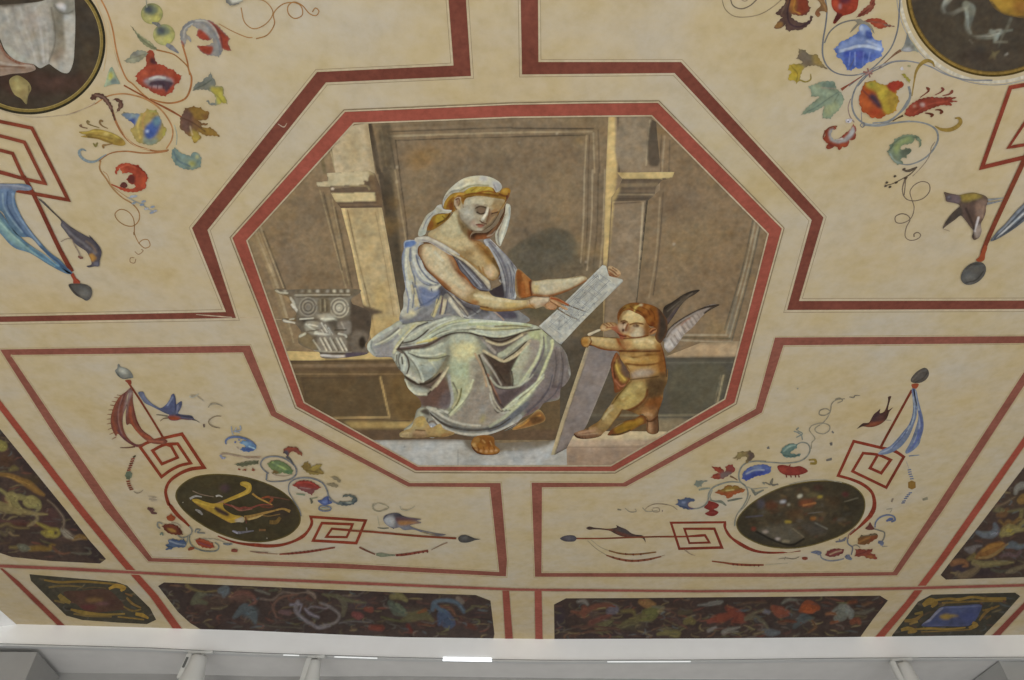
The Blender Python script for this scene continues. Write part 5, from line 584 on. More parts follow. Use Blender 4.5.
part('drawing_hand', W, [QD(240,335,290,340,350,370,395,400,380,405,330,385,300,375,330,400,375,425,385,440,340,430,300,405,290,430,260,440,225,432,205,410,215,385,240,370)], 'aa7f58', [L(QD(250,345,310,362,390,402), 1.8, 'a3522c', .6), L(QD(255,365,310,395,375,432), 2, 'bd946c', .6), L(QD(245,372,290,400,320,420), .9, '6f3a20', .4), P(QD(215,390,260,385,280,420,250,435,220,428), 'b08562', .7), dab(*QD(345,402)[0],2.4,1.2,'b99a78',.5,.9,25), L(QD(225,432,260,438,290,425), .8, '8a4c2c', .4)], step=.6)
# the board the child leans on
part('leaning_board', OCT, [X(586.5,346, 590,346, 600,347, 617,350.5, 607.8,375, 597,401, 587.3,424, 582,433, 573,436, 566.5,448.5, 555,454.8, 551,454.8, 560,424, 573,386)], '867b7a', [
 L(X(588,347,574.5,386,562,424,552.5,455), 4.2, 'ad9b7a', .6), L(X(590.8,348,577,386,564.5,424,555,454), .9, '736657', .5), P(X(590,345,618,350,612,362,586,368), '827878', 3), dab(590,385,9,14,'8a7f7e',4,.8), dab(575,420,8,14,'857a7a',4,.8), L(X(617,352,607,377,587,425), 1, '958a84', .6), L(X(586,347,572,386,559,424,551,454), .8, 'bfae8c', .4), L(X(555,455,567,449), 1.2, '4a4038', .6), P(X(562,450,568,442,568,450,556,455), '6b5f5a', .8)], sm=False, step=1.1)
# the child: wings, body, hair, cloth
PUT_BODY = QI(385,240, 400,190, 440,160, 500,150, 590,190, 620,260, 640,300, 690,300, 695,330, 660,355, 630,360, 700,380, 730,440, 750,500, 765,580, 770,640, 768,690) + QJ(860,30, 858,130, 830,200, 822,270, 800,340, 785,400, 790,470, 785,540, 740,555, 695,535, 690,480, 690,430, 660,390, 640,400) + QJ(560,370, 500,360, 480,400, 440,440, 400,500, 350,540, 320,570, 200,592, 130,580, 110,550, 150,530, 210,510, 260,480, 320,440, 360,370, 400,320, 440,260, 510,180, 560,110, 560,50, 580,0) + QI(490,670, 440,600, 400,540, 390,495, 300,485, 230,470, 160,440, 140,460, 100,450, 85,410, 100,380, 150,370, 240,375, 370,385, 400,385, 370,340, 340,320, 310,320, 280,330, 250,325, 240,305, 260,270, 300,260, 360,262, 380,275)
put = None
OCT.count[0] += 3
put = part('winged_child', OCT, PUT_BODY, '8a6638', [
 # arms
 P(QI(90,385,160,372,260,380,390,390,480,390,520,410,500,480,380,490,260,475,160,440,110,450), 'b3915a', 1.2), P(QI(160,380,260,380,360,395,360,450,280,460,190,420), 'b99f6c', 1.2), dab(*QI(120,415)[0],4,4,'a9752f',1,.9), L(QI(160,380,170,410,155,440), 1.2, '8d4f22', .6), L(QI(170,440,270,475,400,490,560,485,700,490), 1.6, '86461f', .7), P(QI(500,390,600,370,680,380,720,430,690,480,560,480,510,450), 'b79c68', 1.3), dab(*QI(580,420)[0],8,4,'bba574',1.6,.8), L(QI(380,390,400,430,440,470), 2.4, 'a4602f', .9), dab(*QI(450,440)[0],5,4,'b58a58',1.2,.9), L(QI(400,485,520,490,650,490), 1, '733a1a', .5), L(QI(100,380,90,420,110,455), 1, '8a5a28', .5),
 P(QI(245,290,290,260,350,262,370,300,320,325,260,330), 'b08d62', .8), L(QI(255,325,300,300,360,300), 1, '8d5030', .5), *[L(QI(*p), .9, '80482a', .4) for p in ((270,275,300,295),(290,268,320,285),(320,265,345,285))], dab(*QI(270,310)[0],2,1.4,'bda27a',.5), P(QI(330,300,390,290,400,360,360,350), '9c5b44', .8,.9),
 # face
 P(QI(395,220,440,165,500,155,580,190,600,240,620,300,600,360,500,380,440,370,400,300), 'b08e5e', 1.2), P(QI(420,170,500,160,570,200,590,240,530,260,440,250,410,210), 'b9a06a', 1.2), P(QI(500,290,570,300,610,350,560,375,490,370,480,330), 'b3a690', 1.2), P(QI(385,270,430,260,470,290,460,340,420,340,390,310), 'ac8f74', .9), dab(*QI(430,262)[0],2.6,1.4,'754a30',.6,.95), dab(*QI(528,285)[0],3.4,1.8,'7a5032',.7,.95,10), dab(*QI(530,284)[0],1.2,.9,'47291a',.4), L(QI(480,275,530,262,580,270), 1.1, '80552c', .5), L(QI(410,250,440,240,460,255), 1, '85582e', .5), L(QI(465,270,450,300,445,325), 1.6, '8d5a3a', .7), dab(*QI(425,322)[0],1.3,1.6,'5d3020',.5,.9), P(QI(370,340,400,345,440,365,450,385,400,390,370,370), '9c4f34', .8), L(QI(380,350,410,365,445,370), .9, '5f2a1c', .4), dab(*QI(420,385)[0],4,1.6,'a8744a',.9,.9), dab(*QI(410,295)[0],2,2.4,'b89c80',.8,.8), L(QI(440,360,500,380,570,375,620,360), 1.3, '8a5128', .7), P(QI(630,320,665,298,692,305,690,335,655,355,628,355), 'b07a50', .7), L(QI(640,340,665,320,685,315), 1.1, '7b3f22', .5), P(QI(600,260,620,260,635,340,600,370), '96602e', 1,.8),
 # torso
 P(QI(400,495,560,495,720,490,750,560,765,640,700,690,520,690,440,600), 'a87d44', 1.5), dab(*QI(480,560)[0],7,5,'b58f4e',2,.8), dab(*QI(640,560)[0],8,4,'b2894c',2,.8), L(QI(420,520,500,540,600,520,680,520), 1.6, '7f5124', 1,.85), L(QI(440,590,560,600,680,590,740,570), 1.6, '86562a', 1,.9), L(QI(450,560,560,570,660,560), 2, 'b8924f', 1,.8), P(QI(700,430,735,470,760,560,768,640,720,660,700,560), 'a06a30', 1.4,.9), L(QI(730,430,752,520,768,620), 1.3, '7a4520', .7),
 # far leg then near leg
 P(QJ(560,120,640,110,700,120,860,60,850,160,825,240,720,300,600,350), '9f7a4a', 1.8), P(QJ(700,130,780,110,850,130,820,240,740,270,690,230), '73583a', 1.8), dab(*QJ(750,210)[0],5,6,'7a5e3c',2,.8), P(QJ(690,280,820,250,800,340,720,340,640,400,660,360), '96602f', 1.5), P(QJ(640,380,700,330,790,350,780,420,740,460,690,480), '9a6f45', 1.3), dab(*QJ(700,400)[0],4,4,'a87c50',1.4,.8), P(QJ(690,440,780,420,790,540,740,555,690,530), '8c6446', 1.2), dab(*QJ(730,490)[0],3.4,4,'a07656',1.2,.8), L(QJ(680,440,720,450,780,410), 1.3, '704626', .6), L(QJ(785,350,790,450,788,540), 1.1, '61412a', .6),
 P(QJ(420,310,520,180,640,130,690,160,690,240,600,330,520,370,420,360), 'a89055', 1.8), dab(*QJ(560,250)[0],9,7,'ad9655',2.6,.9,-30), dab(*QJ(620,190)[0],7,5,'a8905c',2,.8,-30), dab(*QJ(500,290)[0],5,5,'a3864c',1.6,.8), L(QJ(440,280,510,190,570,130), 1.1, '7d5a30', .6), L(QJ(520,370,600,340,680,270,700,200), 2.4, '7a4c28', 1.1), dab(*QJ(405,335)[0],3.4,3,'b49e80',1,.9),
 P(QJ(330,440,370,360,420,330,500,350,470,410,420,480,350,530,300,520), 'a38956', 1.4), L(QJ(500,360,460,420,400,500), 2.4, '8a6236', 1), dab(*QJ(370,440)[0],4,6,'ab9260',1.6,.8,35), P(QJ(110,550,210,515,280,510,340,530,300,570,200,590,130,580), '8f6c54', 1), P(QJ(210,510,300,500,340,540,290,550), 'a5845c', 1,.9), L(QJ(110,555,160,585,220,595,320,572,400,520), 1.3, '4f3022', .6), dab(*QJ(220,510)[0],1.8,1.2,'5a3c28',.6,.9), L(QJ(140,560,220,555,300,545), 1, 'a98c72', .6,.8)] + PUT_MORE, step=.6)
part('slim_ruler', OCT, QI(140,352, 180,332, 240,312, 246,322, 200,345, 150,368), 'a89a84', [L(QI(145,356,240,316), .8, 'c0b49c', .4)], step=.7)
_p = OCT.count[0] - 1; OCT.count[0] = _p - 4
part('wing', put, QK(190,300, 260,255, 340,200, 420,165, 478,160, 440,195, 380,230, 330,280, 290,340, 250,400, 215,440, 195,400), '4f453d', [L(QK(200,310,300,235,400,180,475,163), 1.6, '3f3731', .6), L(QK(220,400,290,300,380,220), 2, '66594d', .8), L(QK(215,420,250,370,300,310), 2.6, '5a4e50', 1), L(QK(220,330,320,250,420,185), 1.2, '6a5f54', .6), dab(*QK(350,225)[0],4,2.4,'5e5247',.8,.8,-35)], step=.7)
part('wing', put, QK(150,560, 195,530, 230,470, 300,410, 380,360, 480,310, 570,275, 638,278, 580,310, 520,350, 480,390, 420,460, 360,510, 310,580, 260,640, 225,660, 195,620, 190,570), '8e827d', [
 L(QK(195,540,230,470,310,405,400,350,500,305,630,278), 2.2, '42362c', .6), L(QK(520,345,580,305,635,282), 2.6, '4e4238', .8), L(QK(215,540,260,480,330,420,420,370), 1.6, '6b5845', .7), P(QK(195,580,260,520,280,560,240,640,205,630), 'b3abaa', 1), P(QK(240,510,330,440,340,500,290,570,250,570), 'a89d9b', 1), P(QK(330,440,420,370,480,350,450,420,360,500), '9a8c86', 1), *[L(QK(x,y,x+34,y+52), 1, c, .5,.85) for x,y,c in ((230,560,'c0b9b8'),(260,540,'b8b0ae'),(290,500,'b5aaa6'),(320,460,'b6aca8'),(350,430,'b0a49f'),(380,400,'aca09a'),(410,380,'a79a94'),(440,360,'a3958d'))], *[L(QK(x,y,x+30,y+50), .9, '6f625c', .5,.75) for x,y in ((245,550),(275,520),(305,480),(335,446),(365,416),(395,390),(425,370),(460,355))], L(QK(330,440,360,410,400,385), 1.5, 'a06a52', .9,.6), dab(*QK(170,565)[0],4,3,'4c5250',1,.8)], step=.7)
part('trailing_cloth', put, [QI(370,500, 345,540, 325,600, 318,690) + QJ(405,0, 415,80, 430,150, 440,220, 480,210, 530,160, 570,120, 545,90, 560,50, 560,0) + QI(440,610, 405,545), QJ(380,560,420,510,520,450,600,430,650,400,690,420,690,460,650,480,560,530,480,560,400,565)], '7a4a2c', [
 L(QI(375,510,350,580,340,690), 1.4, '9a5c36', .7), P(QI(370,540,400,545,430,610,440,690,380,690,365,620), '86623a', 2, .7), L(QI(372,560,382,640,404,720), 1.6, '9c7e44', 1.1, .8), L(QI(400,545,425,610,445,690), 1.4, '5a3a26', 1), L(QI(355,580,350,640,360,700), 1.4, '5a3422', 1), P(QJ(440,0,480,0,490,70,540,110,510,140,470,90), 'a5843a', .9), L(QJ(450,0,470,60,520,120), 1.6, 'bb9c48', .7), L(QJ(415,20,430,110,470,190), 1.3, '97583a', .7), L(QJ(440,120,490,170,520,160), 1.4, 'a3674a', .7), P(QI(400,540,460,640,480,690,450,690,420,620), '6b5a52', 1), P(QJ(480,10,540,60,550,100,510,80), '6c5546', .9), P(QJ(430,520,520,460,610,440,660,420,640,470,560,520,470,550), '9a7424', 1.2), dab(*QJ(560,490)[0],6,2.4,'87621f',1,.9,-20), dab(*QJ(640,450)[0],4,2.4,'a67a2c',1,.9), dab(*QJ(480,520)[0],5,2,'7d6126',1,.9,-20), L(QJ(400,560,480,550,560,520), 1.2, '4d4630', .6), L(QJ(415,500,470,470,500,450), 1.6, '9c9274', .7)], step=.7)
OCT.count[0] = _p + 1
part('curly_hair', put, QI(385,250, 378,210, 395,160, 440,120, 500,102, 580,105, 650,120, 710,150, 745,190, 775,240, 780,300, 770,350, 745,400, 720,425, 690,400, 680,370, 695,320, 670,295, 640,290, 615,270, 600,235, 570,205, 520,180, 470,160, 430,170, 400,210), '86542a', [
 P(QI(690,120,750,190,785,270,770,370,720,425,690,380,705,300,700,200), '4d4138', 1.5), P(QI(560,130,660,120,700,190,690,290,640,290,600,230), '8f5522', 1.4), *[dab(*QI(x,y)[0],2.6,2.2,c,.8,.9) for x,y,c in ((470,130,'8f6a2c'),(520,140,'a5843a'),(560,150,'8a5a22'),(600,170,'9a5f28'),(640,180,'8a4f20'),(600,210,'7a451d'),(640,230,'95602a'),(660,270,'703c1c'),(500,120,'7d5526'),(420,160,'7a5024'),(440,140,'8f6b30'),(670,150,'7d5022'),(620,140,'a06a30'))], L(QI(515,170,525,140,560,120), 1.6, 'b49a50', .6), dab(*QI(568,120)[0],1.8,1,'c6b896',.5,.9), L(QI(395,200,410,165,440,140), 1.2, '6b4420', .6), P(QI(615,270,660,285,690,290,680,300,640,300), '65371c', .7), *[L(QI(*p), 1, '63391a', .5,.8) for p in ((540,160,580,190,600,220),(580,140,620,160,640,200),(480,130,510,150,560,180),(640,150,670,190,680,240))]], step=.7)
TONE[:] = [1.0, 0.0, 1.0, 1.0]
# red frame round the picture
cl = lambda A: list(A) + [A[0], A[1]]
A8, B8 = cl(OUT8), cl(INN8)
bands('border_band', OCT, [(A8[:-1], B8[:-1], '87473a')])
def ring(Pg, d, w, col):
    Q = np.asarray(Pg, float); c = Q.mean(0); E = list(Pg) + [Pg[0]]
    def off(k):
        out = []
        for i in range(len(Pg)):
            a = Q[i] - Q[i - 1]; b = Q[(i + 1) % len(Q)] - Q[i]; na = np.array([a[1], -a[0]]) / np.linalg.norm(a); nb = np.array([b[1], -b[0]]) / np.linalg.norm(b)
            out.append(Q[i] + (na + nb) * k / (1 + na @ nb))
        return out + [out[0]]
    return (off(d - w / 2), off(d + w / 2), col)
bands('fine_line', OCT, [ring(OUT8, 2.2, .9, '7a6b52'), ring(OUT8, .9, 1.1, 'b5a68a'), ring(INN8, -.8, 1.4, 'a8997f')])
TONE[:] = [1.14, -0.03, .98, .74]; BRUSH[0] = .10
# ---------------------------------------------------------------- the four ornamental panels round the octagon
RED, RED2, RED3 = '7d4639', '84483a', '8d5446'
def frame(P_, E1, E2, field, inner, c=RED, faint=False):
    part('plaster_field', P_, field, 'ac9a7c', sm=False, step=14, mat=PLASTER)
    sgn = 1 if inner else -1
    bands('border_band', P_, [(E1, E2, c)])
    if faint: bands('fine_line', P_, [hair_line(E1, 1.0 * sgn, .9, 'a8946f'), hair_line(E2, -1.0 * sgn, .9, 'a8946f')]); return
    bands('fine_line', P_, [hair_line(E1, 2.5 * sgn, .55, '8d7d62'), hair_line(E1, 1.0 * sgn, 1.0, 'b3a286'), hair_line(E2, -2.5 * sgn, .55, '8d7d62'), hair_line(E2, -1.0 * sgn, 1.0, 'b3a286')])
ORN = 'ornamental panels round the octagon'
T0=Crop(0,0,8); T1=Crop(120,0,8); T2=Crop(70,70,8); T3=Crop(130,70,8); T4=Crop(60,150,8); T5=Crop(0,90,8); T6=Crop(0,165,8); T7=Crop(30,225,8); TA=Crop(0,0,4)
BR_, ML = 'a06a3c', '8e4a34'

# ---- panel whose medallion shows white cloth and a lemon
PT = thing('ornamental_panel', 'red framed panel with white cloth and lemon medallion, poppy spray and teal ribbon', 'painting', (150, 160), ORN)
E1 = X(447,-60, 448.5,0, 453.5,65.5, 317,72, 192,228, 226,312, 0,316.5, -80,318); E2 = X(464,-60, 466,0, 471,76, 326,82.5, 207.5,230, 236,318, 0,322, -80,323.5)
frame(PT, E1, E2, E1 + X(-80,-60), True)
strokes('scratch', PT, [(X(196,314.5,212,315.8,232,317.4), [.6,1.2,1], 'a8927c'), (X(240,317.5,262,318,284,320), [1,.6,.3], 'b09a7c'), (X(278,124,284,127,287,123), [.8,1.2,.5], 'a08a78')])
med = part('medallion', PT, ellipse(29,42,75.5,71.5,0,60), '4c4338', [dab(20,90,40,20,'4a4036',8,.9), dab(80,40,22,40,'4a4239',6,.9), P(T0(0,540,300,560,560,600,700,560,700,700,0,700), '4e3a32', 3,.8), dab(14,88,6,5,'5e3f34',2,.7), dab(50,84,12,4,'5c453c',2.5,.7), dab(60,80,8,3,'63483e',2,.6), dab(88,60,8,20,'544838',5,.8)], sm=False, step=1.3)
strokes('gilt_rim', med, [(ellipse(29,42,75.2,71.2,0,60),2.6,'3b3728',True), (ellipse(29,42,73,69,0,60),2.2,'7d6a34',True), (ellipse(29,42,71.4,67.4,0,60),.8,'948048',True)])
part('white_cloth', med, T0(0,40, 100,32, 330,10, 430,-30, 580,-30, 600,80, 602,220, 596,380, 585,500, 548,582, 505,582, 440,545, 392,512, 372,520, 320,545, 270,515, 180,500, 100,465, 40,400, 0,310, -40,250,-40,60), '96928a', [
 P(T0(410,0,600,0,600,300,590,480,550,585,500,580,395,510,430,420,440,300), '8c887c', 1), P(T0(430,40,520,40,520,380,400,490,430,380,440,250), '7d7668', 1.5), P(T0(520,110,590,110,600,300,585,480,550,580,510,570,530,400), 'a5a29b', 1.2), P(T0(395,500,450,540,520,575,560,560,570,430,520,400), 'a29c92', 1.6), P(T0(390,490,440,400,520,400,490,480), '80705f', 1.6,.8), L(T0(410,60,435,200,440,330,420,420,385,500), 1.6, '6f6a60', .8), P(T0(420,0,600,0,600,100,540,120,470,80), '7f7b70', 1), P(T0(450,30,510,30,530,75,500,80,460,55), 'bab6b8', .8), L(T0(430,40,470,90,530,110,580,90), 1.4, '6a655c', .6),
 *[L(T0(x,60,x+40,220,x+60+k,360,x+70+k*2,500), 2.2, c, 1,.7) for x,k,c in ((40,40,'a29d96'),(100,40,'8a8580'),(160,30,'a5a09a'),(220,20,'878279'),(280,0,'aaa5a0'),(330,-10,'a19c94'))], P(T0(20,350,80,380,160,440,260,490,200,500,110,470,40,410), '9fa096', 1,.8), P(T0(0,20,330,0,0,55), '5a5044', 1), dab(34,20,12,10,'9d948e',4,.6), dab(8,35,5,9,'8b8478',3,.8)], step=1.2)
part('pink_cloth', med, T0(-40,330, 0,340, 30,400, 90,460, 180,500, 270,520, 285,555, 220,580, 100,590, -40,600), '8f7a6a', [L(T0(0,360,60,450,160,505,260,520), 2.4, '80452f', .8), L(T0(0,500,100,520,260,525), 2, '9d8f82', .7), L(T0(0,560,120,560,250,555), 3, '877060', 1), L(T0(0,530,200,540), 1.4, '75533f', .6)], step=1.2)
part('lemon', med, T0(75,640, 110,610, 150,605, 230,660, 250,710, 225,770, 212,835, 170,790, 120,760, 85,700), '8a7b4e', [dab(18,86,5,6,'9a8c58',2,.9), dab(24,94,4,5,'80704a',2,.8), L(T0(230,690,235,750,212,830), 1.4, '5f543a', .7), dab(17,80,2,1.5,'a39a60',1,.8)], step=1)
vine = strokes('vine', PT, [
 (T0(800,-20,860,100,900,230,930,400,965,525,1020,640) + T2(500,110,580,190,640,240), 1.5, 'a5703f'), (T2(430,122,520,172,600,215,660,250,740,290,850,350,905,385), [1.6,1.6,1.4,2.2,1.2], '8f5230'), (T2(-30,362,0,350,100,315,200,272), [.6,1], '9d8264'), (T2(200,272,300,210,420,190,520,205,620,240,720,310,790,400,822,480,812,560,770,630), [1.2,1.5,1.8,1.5,1.4], 'a8784a'),
 (T2(640,230,720,255,800,265,880,250,930,220,962,150,972,60,950,0)+T1(540,500,512,400,492,330), [1.4,1.7,2,1.6,1.8], 'a0683a'), (T1(558,600,545,540,500,490,430,435,350,412,290,398), [1.6,1.2,1.6], '98693a'), (T2(340,335,370,420,420,510,500,590,600,630,700,650,790,640), [2.4,2.2,1.8,1.5], '96643c'), (T2(400,440,450,540,530,610,640,640), .7, 'b59a70'),
 (T4(310,90,400,28,520,10,660,24,780,20,860,8), [1,1.6,1.6], '9b6a42'), (T4(325,85,318,150,370,230,420,305,500,382,580,432,632,500,632,560,592,605,530,605,462,562,440,512,480,476,540,490,588,550,592,680)+T7(830,60,868,140,920,185,960,165,942,118,895,122,868,150), [1.8,1.6,1.2,1,1,.9,.9,.8], '987246'), (T7(838,212,868,235,905,205,890,195), .8, '8f7050'), (T7(835,262,805,262,802,295,835,304,848,270), .8, '8f7050'), (T4(345,170,380,200,410,280,470,330,540,380), .7, 'a07a50'), (T4(410,275,470,300,530,325), 1.4, 'a04a30'),
 (T1(790,190,900,250,1024,300,1060,300), [.7,1,1], 'a3774a'), (Crop(256,0,4)(-60,30,-45,90,-10,115,40,95,68,50,40,8,0,-6), 1, '9c7345'), (Crop(256,0,4)(0,155,45,140,74,95,70,55,105,18,150,10,180,25,185,60,155,74,130,55,128,25,150,8,185,22,215,55,240,62,252,45,238,32,225,48), [1.1,1.1,1,1,1.2,1,1.2], '9c7040'),
 (TA(430,90,450,180,480,280), .7, 'b39a72'), (T0(765,0,835,200,850,400,830,570), .7, 'b5986c'), (T5(0,160,150,205,300,217,450,207,600,182,760,100), .8, 'a5947a'), (T2(835,440,855,520,850,600), .8, '8a9488')])
part('poppy', vine, T1(120,610, 155,570, 185,550, 213,518, 203,445, 225,405, 250,398, 272,420, 278,470, 300,512, 350,520, 385,548, 430,556, 455,590, 495,605) + T2(890,55, 872,105, 838,118, 832,150, 818,180, 785,190, 765,210, 728,208, 690,190, 655,178, 625,150, 580,135, 550,110, 525,88, 540,60), '9c4632', [P(T1(205,520,200,440,245,398,275,440,285,500), '8f4430', .8), P(T1(240,500,260,460,300,515), '5f3838', .7), P(T2(590,90,650,60,760,50,830,90,760,140,640,130), '8d8288', 1), L(T2(640,72,700,55,760,65), 2.4, 'a8a6a4', .8), P(T2(640,95,720,80,800,90,830,110,800,140,770,180,740,130,690,125,630,120), '51404a', .9), *[L(T2(x,110,x+k,150), .9, '5a3a42', .5) for x,k in ((660,-8),(700,0),(740,8),(780,14))], P(T2(540,90,600,130,680,170,620,140), 'a8492f', 1,.8), dab(*T1(200,590)[0],4,3,'ab5238',1.4,.9), dab(*T1(400,590)[0],5,3,'a24c33',1.4,.9), dab(*T2(850,60)[0],3,4,'9a402c',1,.9)], step=.8)
part('trumpet_flower', vine, T2(408,352, 430,335, 480,345, 555,350, 600,338, 615,308, 650,322, 690,318, 712,360, 730,400, 750,450, 775,470, 760,520, 735,555, 690,590, 640,605, 590,592, 540,580, 515,545, 495,505, 478,478, 515,450, 505,425, 470,405, 435,380), '978345', [P(T2(410,352,480,342,560,350,540,400,510,445,470,410), '66788e', .8), P(T2(470,400,520,390,515,445,490,440), '44538a', .6), dab(*T2(505,360)[0],2.6,2,'7b8a86',.8,.8), P(T2(600,540,600,460,640,420,700,370,725,400,715,470,680,530,630,560), '4a609c', 1.4), P(T2(660,400,710,370,730,410,690,450), '5f7f8a', 1,.9), P(T2(590,590,590,530,640,560,700,540,690,585,640,602), '6e8078', 1.2,.9), dab(*T2(640,500)[0],4,5,'425591',1.2,.9,20), dab(*T2(618,490)[0],1.6,1.2,'9faac0',.5), L(T2(560,380,540,460,560,540), 2.4, 'a8904a', 1), L(T2(640,330,690,330), 1.6, '8a8f4a', .8,.8), dab(*T2(755,500)[0],2,4,'99923e',.8,.9), L(T2(600,345,580,420,590,470), 1.6, 'a57e4a', .8,.8)], step=.8)
part('curled_leaf', vine, T1(488,340, 478,265, 510,200, 560,165, 640,150, 730,165, 790,210, 820,245, 850,275, 882,310, 862,338, 875,370, 892,408, 850,404, 825,390, 815,420, 790,458, 765,448, 700,442, 650,418, 612,365, 660,368, 700,362, 745,340, 740,305, 715,325, 650,318, 610,285, 625,232, 575,200, 545,228, 525,268, 565,300, 570,340, 535,312, 515,375), '84807c', [P(T1(690,160,760,190,830,260,880,310,865,340,890,405,825,395,800,330,760,240), '93402f', .8), P(T1(610,285,630,235,690,270,725,325,650,320), '95402f', .7), P(T1(615,360,700,365,745,375,720,440,650,415), '96422f', .7), L(T1(490,320,500,230,570,180,660,180,740,250,790,340,800,430), 2.2, '76777a', .8), L(T1(510,300,520,230,580,190), 1.2, 'a09e98', .6), L(T1(750,200,800,270,820,380), 1, '6a3c3a', .5), L(T1(600,165,690,170,750,220,790,300), 1.4, '989690', .7), L(T1(492,330,515,372), 1.6, '8c4a3a', .6)], step=.8)
for cx, cy in ((255, 110), (352, 278)):
    part('seed_pod', vine, ellipse(*T1(cx,cy)[0],11,10.6,0,24), '9a9556', [dab(*T1(cx-10,cy-30)[0],7.5,6,'6e7560',1.6,.95), dab(*T1(cx-25,cy-35)[0],4.5,3.6,'4f5660',1.2,.95), dab(*T1(cx+30,cy+40)[0],4.5,4,'a7a154',1.6,.9), dab(*T1(cx-30,cy+40)[0],3.4,3.4,'a8a064',1.4,.8), ('l', ellipse(*T1(cx,cy)[0],10.6,10.2,0,24),.9,'75784e',.6,.8)], sm=False, step=.8)
strokes('stalk', vine, [(T1(255,180,300,195,320,210), [1.5,4,3], '6f6f6c'), (T1(370,355,410,380,470,425), [3.4,5,1.4], '76767a'), (T1(210,0,215,60), 1.2, '8f8f80')])
part('slim_leaf', vine, T1(80,198, 125,250, 180,295, 250,340, 300,395, 265,398, 200,365, 150,315, 125,265), '77785a', [L(T1(90,210,150,290,220,350,295,395), .9, '5d5f48', .5), L(T1(120,250,200,310,260,360), 1.2, '8e8f6a', .6)], step=.8)
part('grey_leaf', vine, T1(28,487, 75,460, 95,425, 140,400, 190,405, 228,425, 195,460, 150,495, 100,506, 55,500), '84836f', [L(T1(40,485,110,460,220,428), .8, '6a6a58', .5), dab(*T1(130,430)[0],5,2.4,'7a7a78',1,.8), dab(*T1(90,485)[0],5,2,'96957a',1,.8)], step=.8)
part('green_bud', vine, T2(272,135, 285,95, 300,40, 318,-10, 335,-25, 352,10, 375,60, 400,112, 365,112, 310,122), '85927a', [dab(*T2(325,50)[0],2.6,4.5,'aaa43a',1,.95), P(T2(350,60,400,110,330,115,320,95), '6f7a74', .8), L(T2(285,130,290,70,320,0), 1.2, '95a488', .6)], step=.8)
part('acanthus_leaf', vine, T3(500,165, 515,125, 545,95, 575,98, 600,60, 625,55, 645,15, 660,60, 685,90, 682,130, 715,130, 745,135, 750,175, 745,200, 770,230, 780,272, 735,262, 700,282, 640,282, 612,250, 625,235, 640,265, 680,262, 688,225, 665,185, 620,160, 560,155), '74766c', [P(T3(640,140,690,135,745,135,750,190,780,270,700,275,690,220,650,175), '9c9038', 1), L(T3(520,150,590,120,650,80), 1.2, '5c6058', .6), dab(*T3(730,230)[0],4,3,'a79c34',1,.9), L(T3(650,170,700,210,740,260), .9, '7d7434', .5)], step=.8)
part('oak_leaf', vine, T3(402,385, 425,345, 440,305, 480,300, 510,288, 540,302, 565,298, 590,325, 632,332, 632,365, 615,400, 570,402, 545,405, 575,425, 622,425, 622,440, 565,445, 600,465, 640,458, 680,485, 722,535, 660,525, 610,528, 565,505, 540,482, 552,515, 575,540, 545,565, 515,590, 500,560, 492,535, 455,520, 430,490, 398,468), '7a5a3a', [P(T3(480,300,570,300,625,335,600,400,540,395,480,340), '8a6a30', 1.2), P(T3(560,460,640,460,720,535,610,525,550,485), '8c6c30', 1), P(T3(490,480,540,500,570,540,515,590,490,540), '9a8438', 1), P(T3(400,390,440,320,490,340,500,420,470,500,420,480), '6b5046', 1.5), L(T3(410,380,500,420,600,490), 1, '5a3f30', .6), L(T3(480,450,500,520), 1.2, 'b09c78', .7,.7), dab(*T3(600,370)[0],3,2.4,'744a30',1,.8)], step=.8)
part('scroll_leaf', vine, [T2(160,225, 175,195, 215,182, 265,192, 310,235, 340,290, 352,360, 372,420, 352,400, 335,345, 305,290, 260,235, 215,215, 205,240, 178,240), T2(335,240, 375,222, 418,245, 428,290, 395,325, 365,345, 385,300, 388,260, 360,242)], '60443a', [L(T2(200,200,270,220,330,310), 1, '84685a', .6), L(T2(390,250,405,290,380,325), .8, '7d6050', .5)], step=.8)
part('wheat_bud', vine, T5(630,335, 700,330, 760,312, 860,330, 930,358, 985,395, 1005,430, 985,446, 920,440, 850,418, 780,392, 720,385, 645,372, 690,360, 650,350), '937a36', [L(T5(660,345,760,330,880,345,960,390), 1.4, 'a8903e', .7), L(T5(700,372,800,390,900,425), 1.6, '74592a', .7), L(T5(660,360,780,362,900,390), 1, '7d6530', .6), dab(*T5(960,410)[0],3.4,2.6,'85682c',1,.9), dab(*T5(850,350)[0],3,1.6,'b09a56',.7,.8)], step=.8)
strokes('tendril', vine, [(T5(862,308,815,285,798,262,805,245,825,252), [.8,1.6,2.4,1.6], '7d6440'), (T5(795,302,730,282,702,268,700,250,718,258), [.8,1.4,2.4,1.6], '7d6a44'), (T5(700,306,660,298,640,285,655,280), [.8,1.6,2], '7a5f48'), (T5(780,420,765,448,745,425), [1.4,2.6,1.2], '7f7440'), (T5(900,430,850,440,825,445,830,468), [.8,1.4,2.6,1.6], '8a6a40'), (T5(690,488,660,475,635,488,638,520,670,555,720,575,770,568,810,540,850,515), [1,2.2,3,2.6,2.4,1.6,1], '78858a')])
part('teal_leaf', vine, TA(688,600, 700,590, 722,612, 762,625, 772,608, 792,612, 806,632, 802,668, 770,680, 735,676, 702,660, 686,630), '70837c', [dab(192,164,4,3.4,'98964e',1.2,.9), L(TA(695,605,710,640,760,665), 1.6, '5d7078', .7), dab(197,157,2,2,'a09a60',.7,.8)], step=.8)
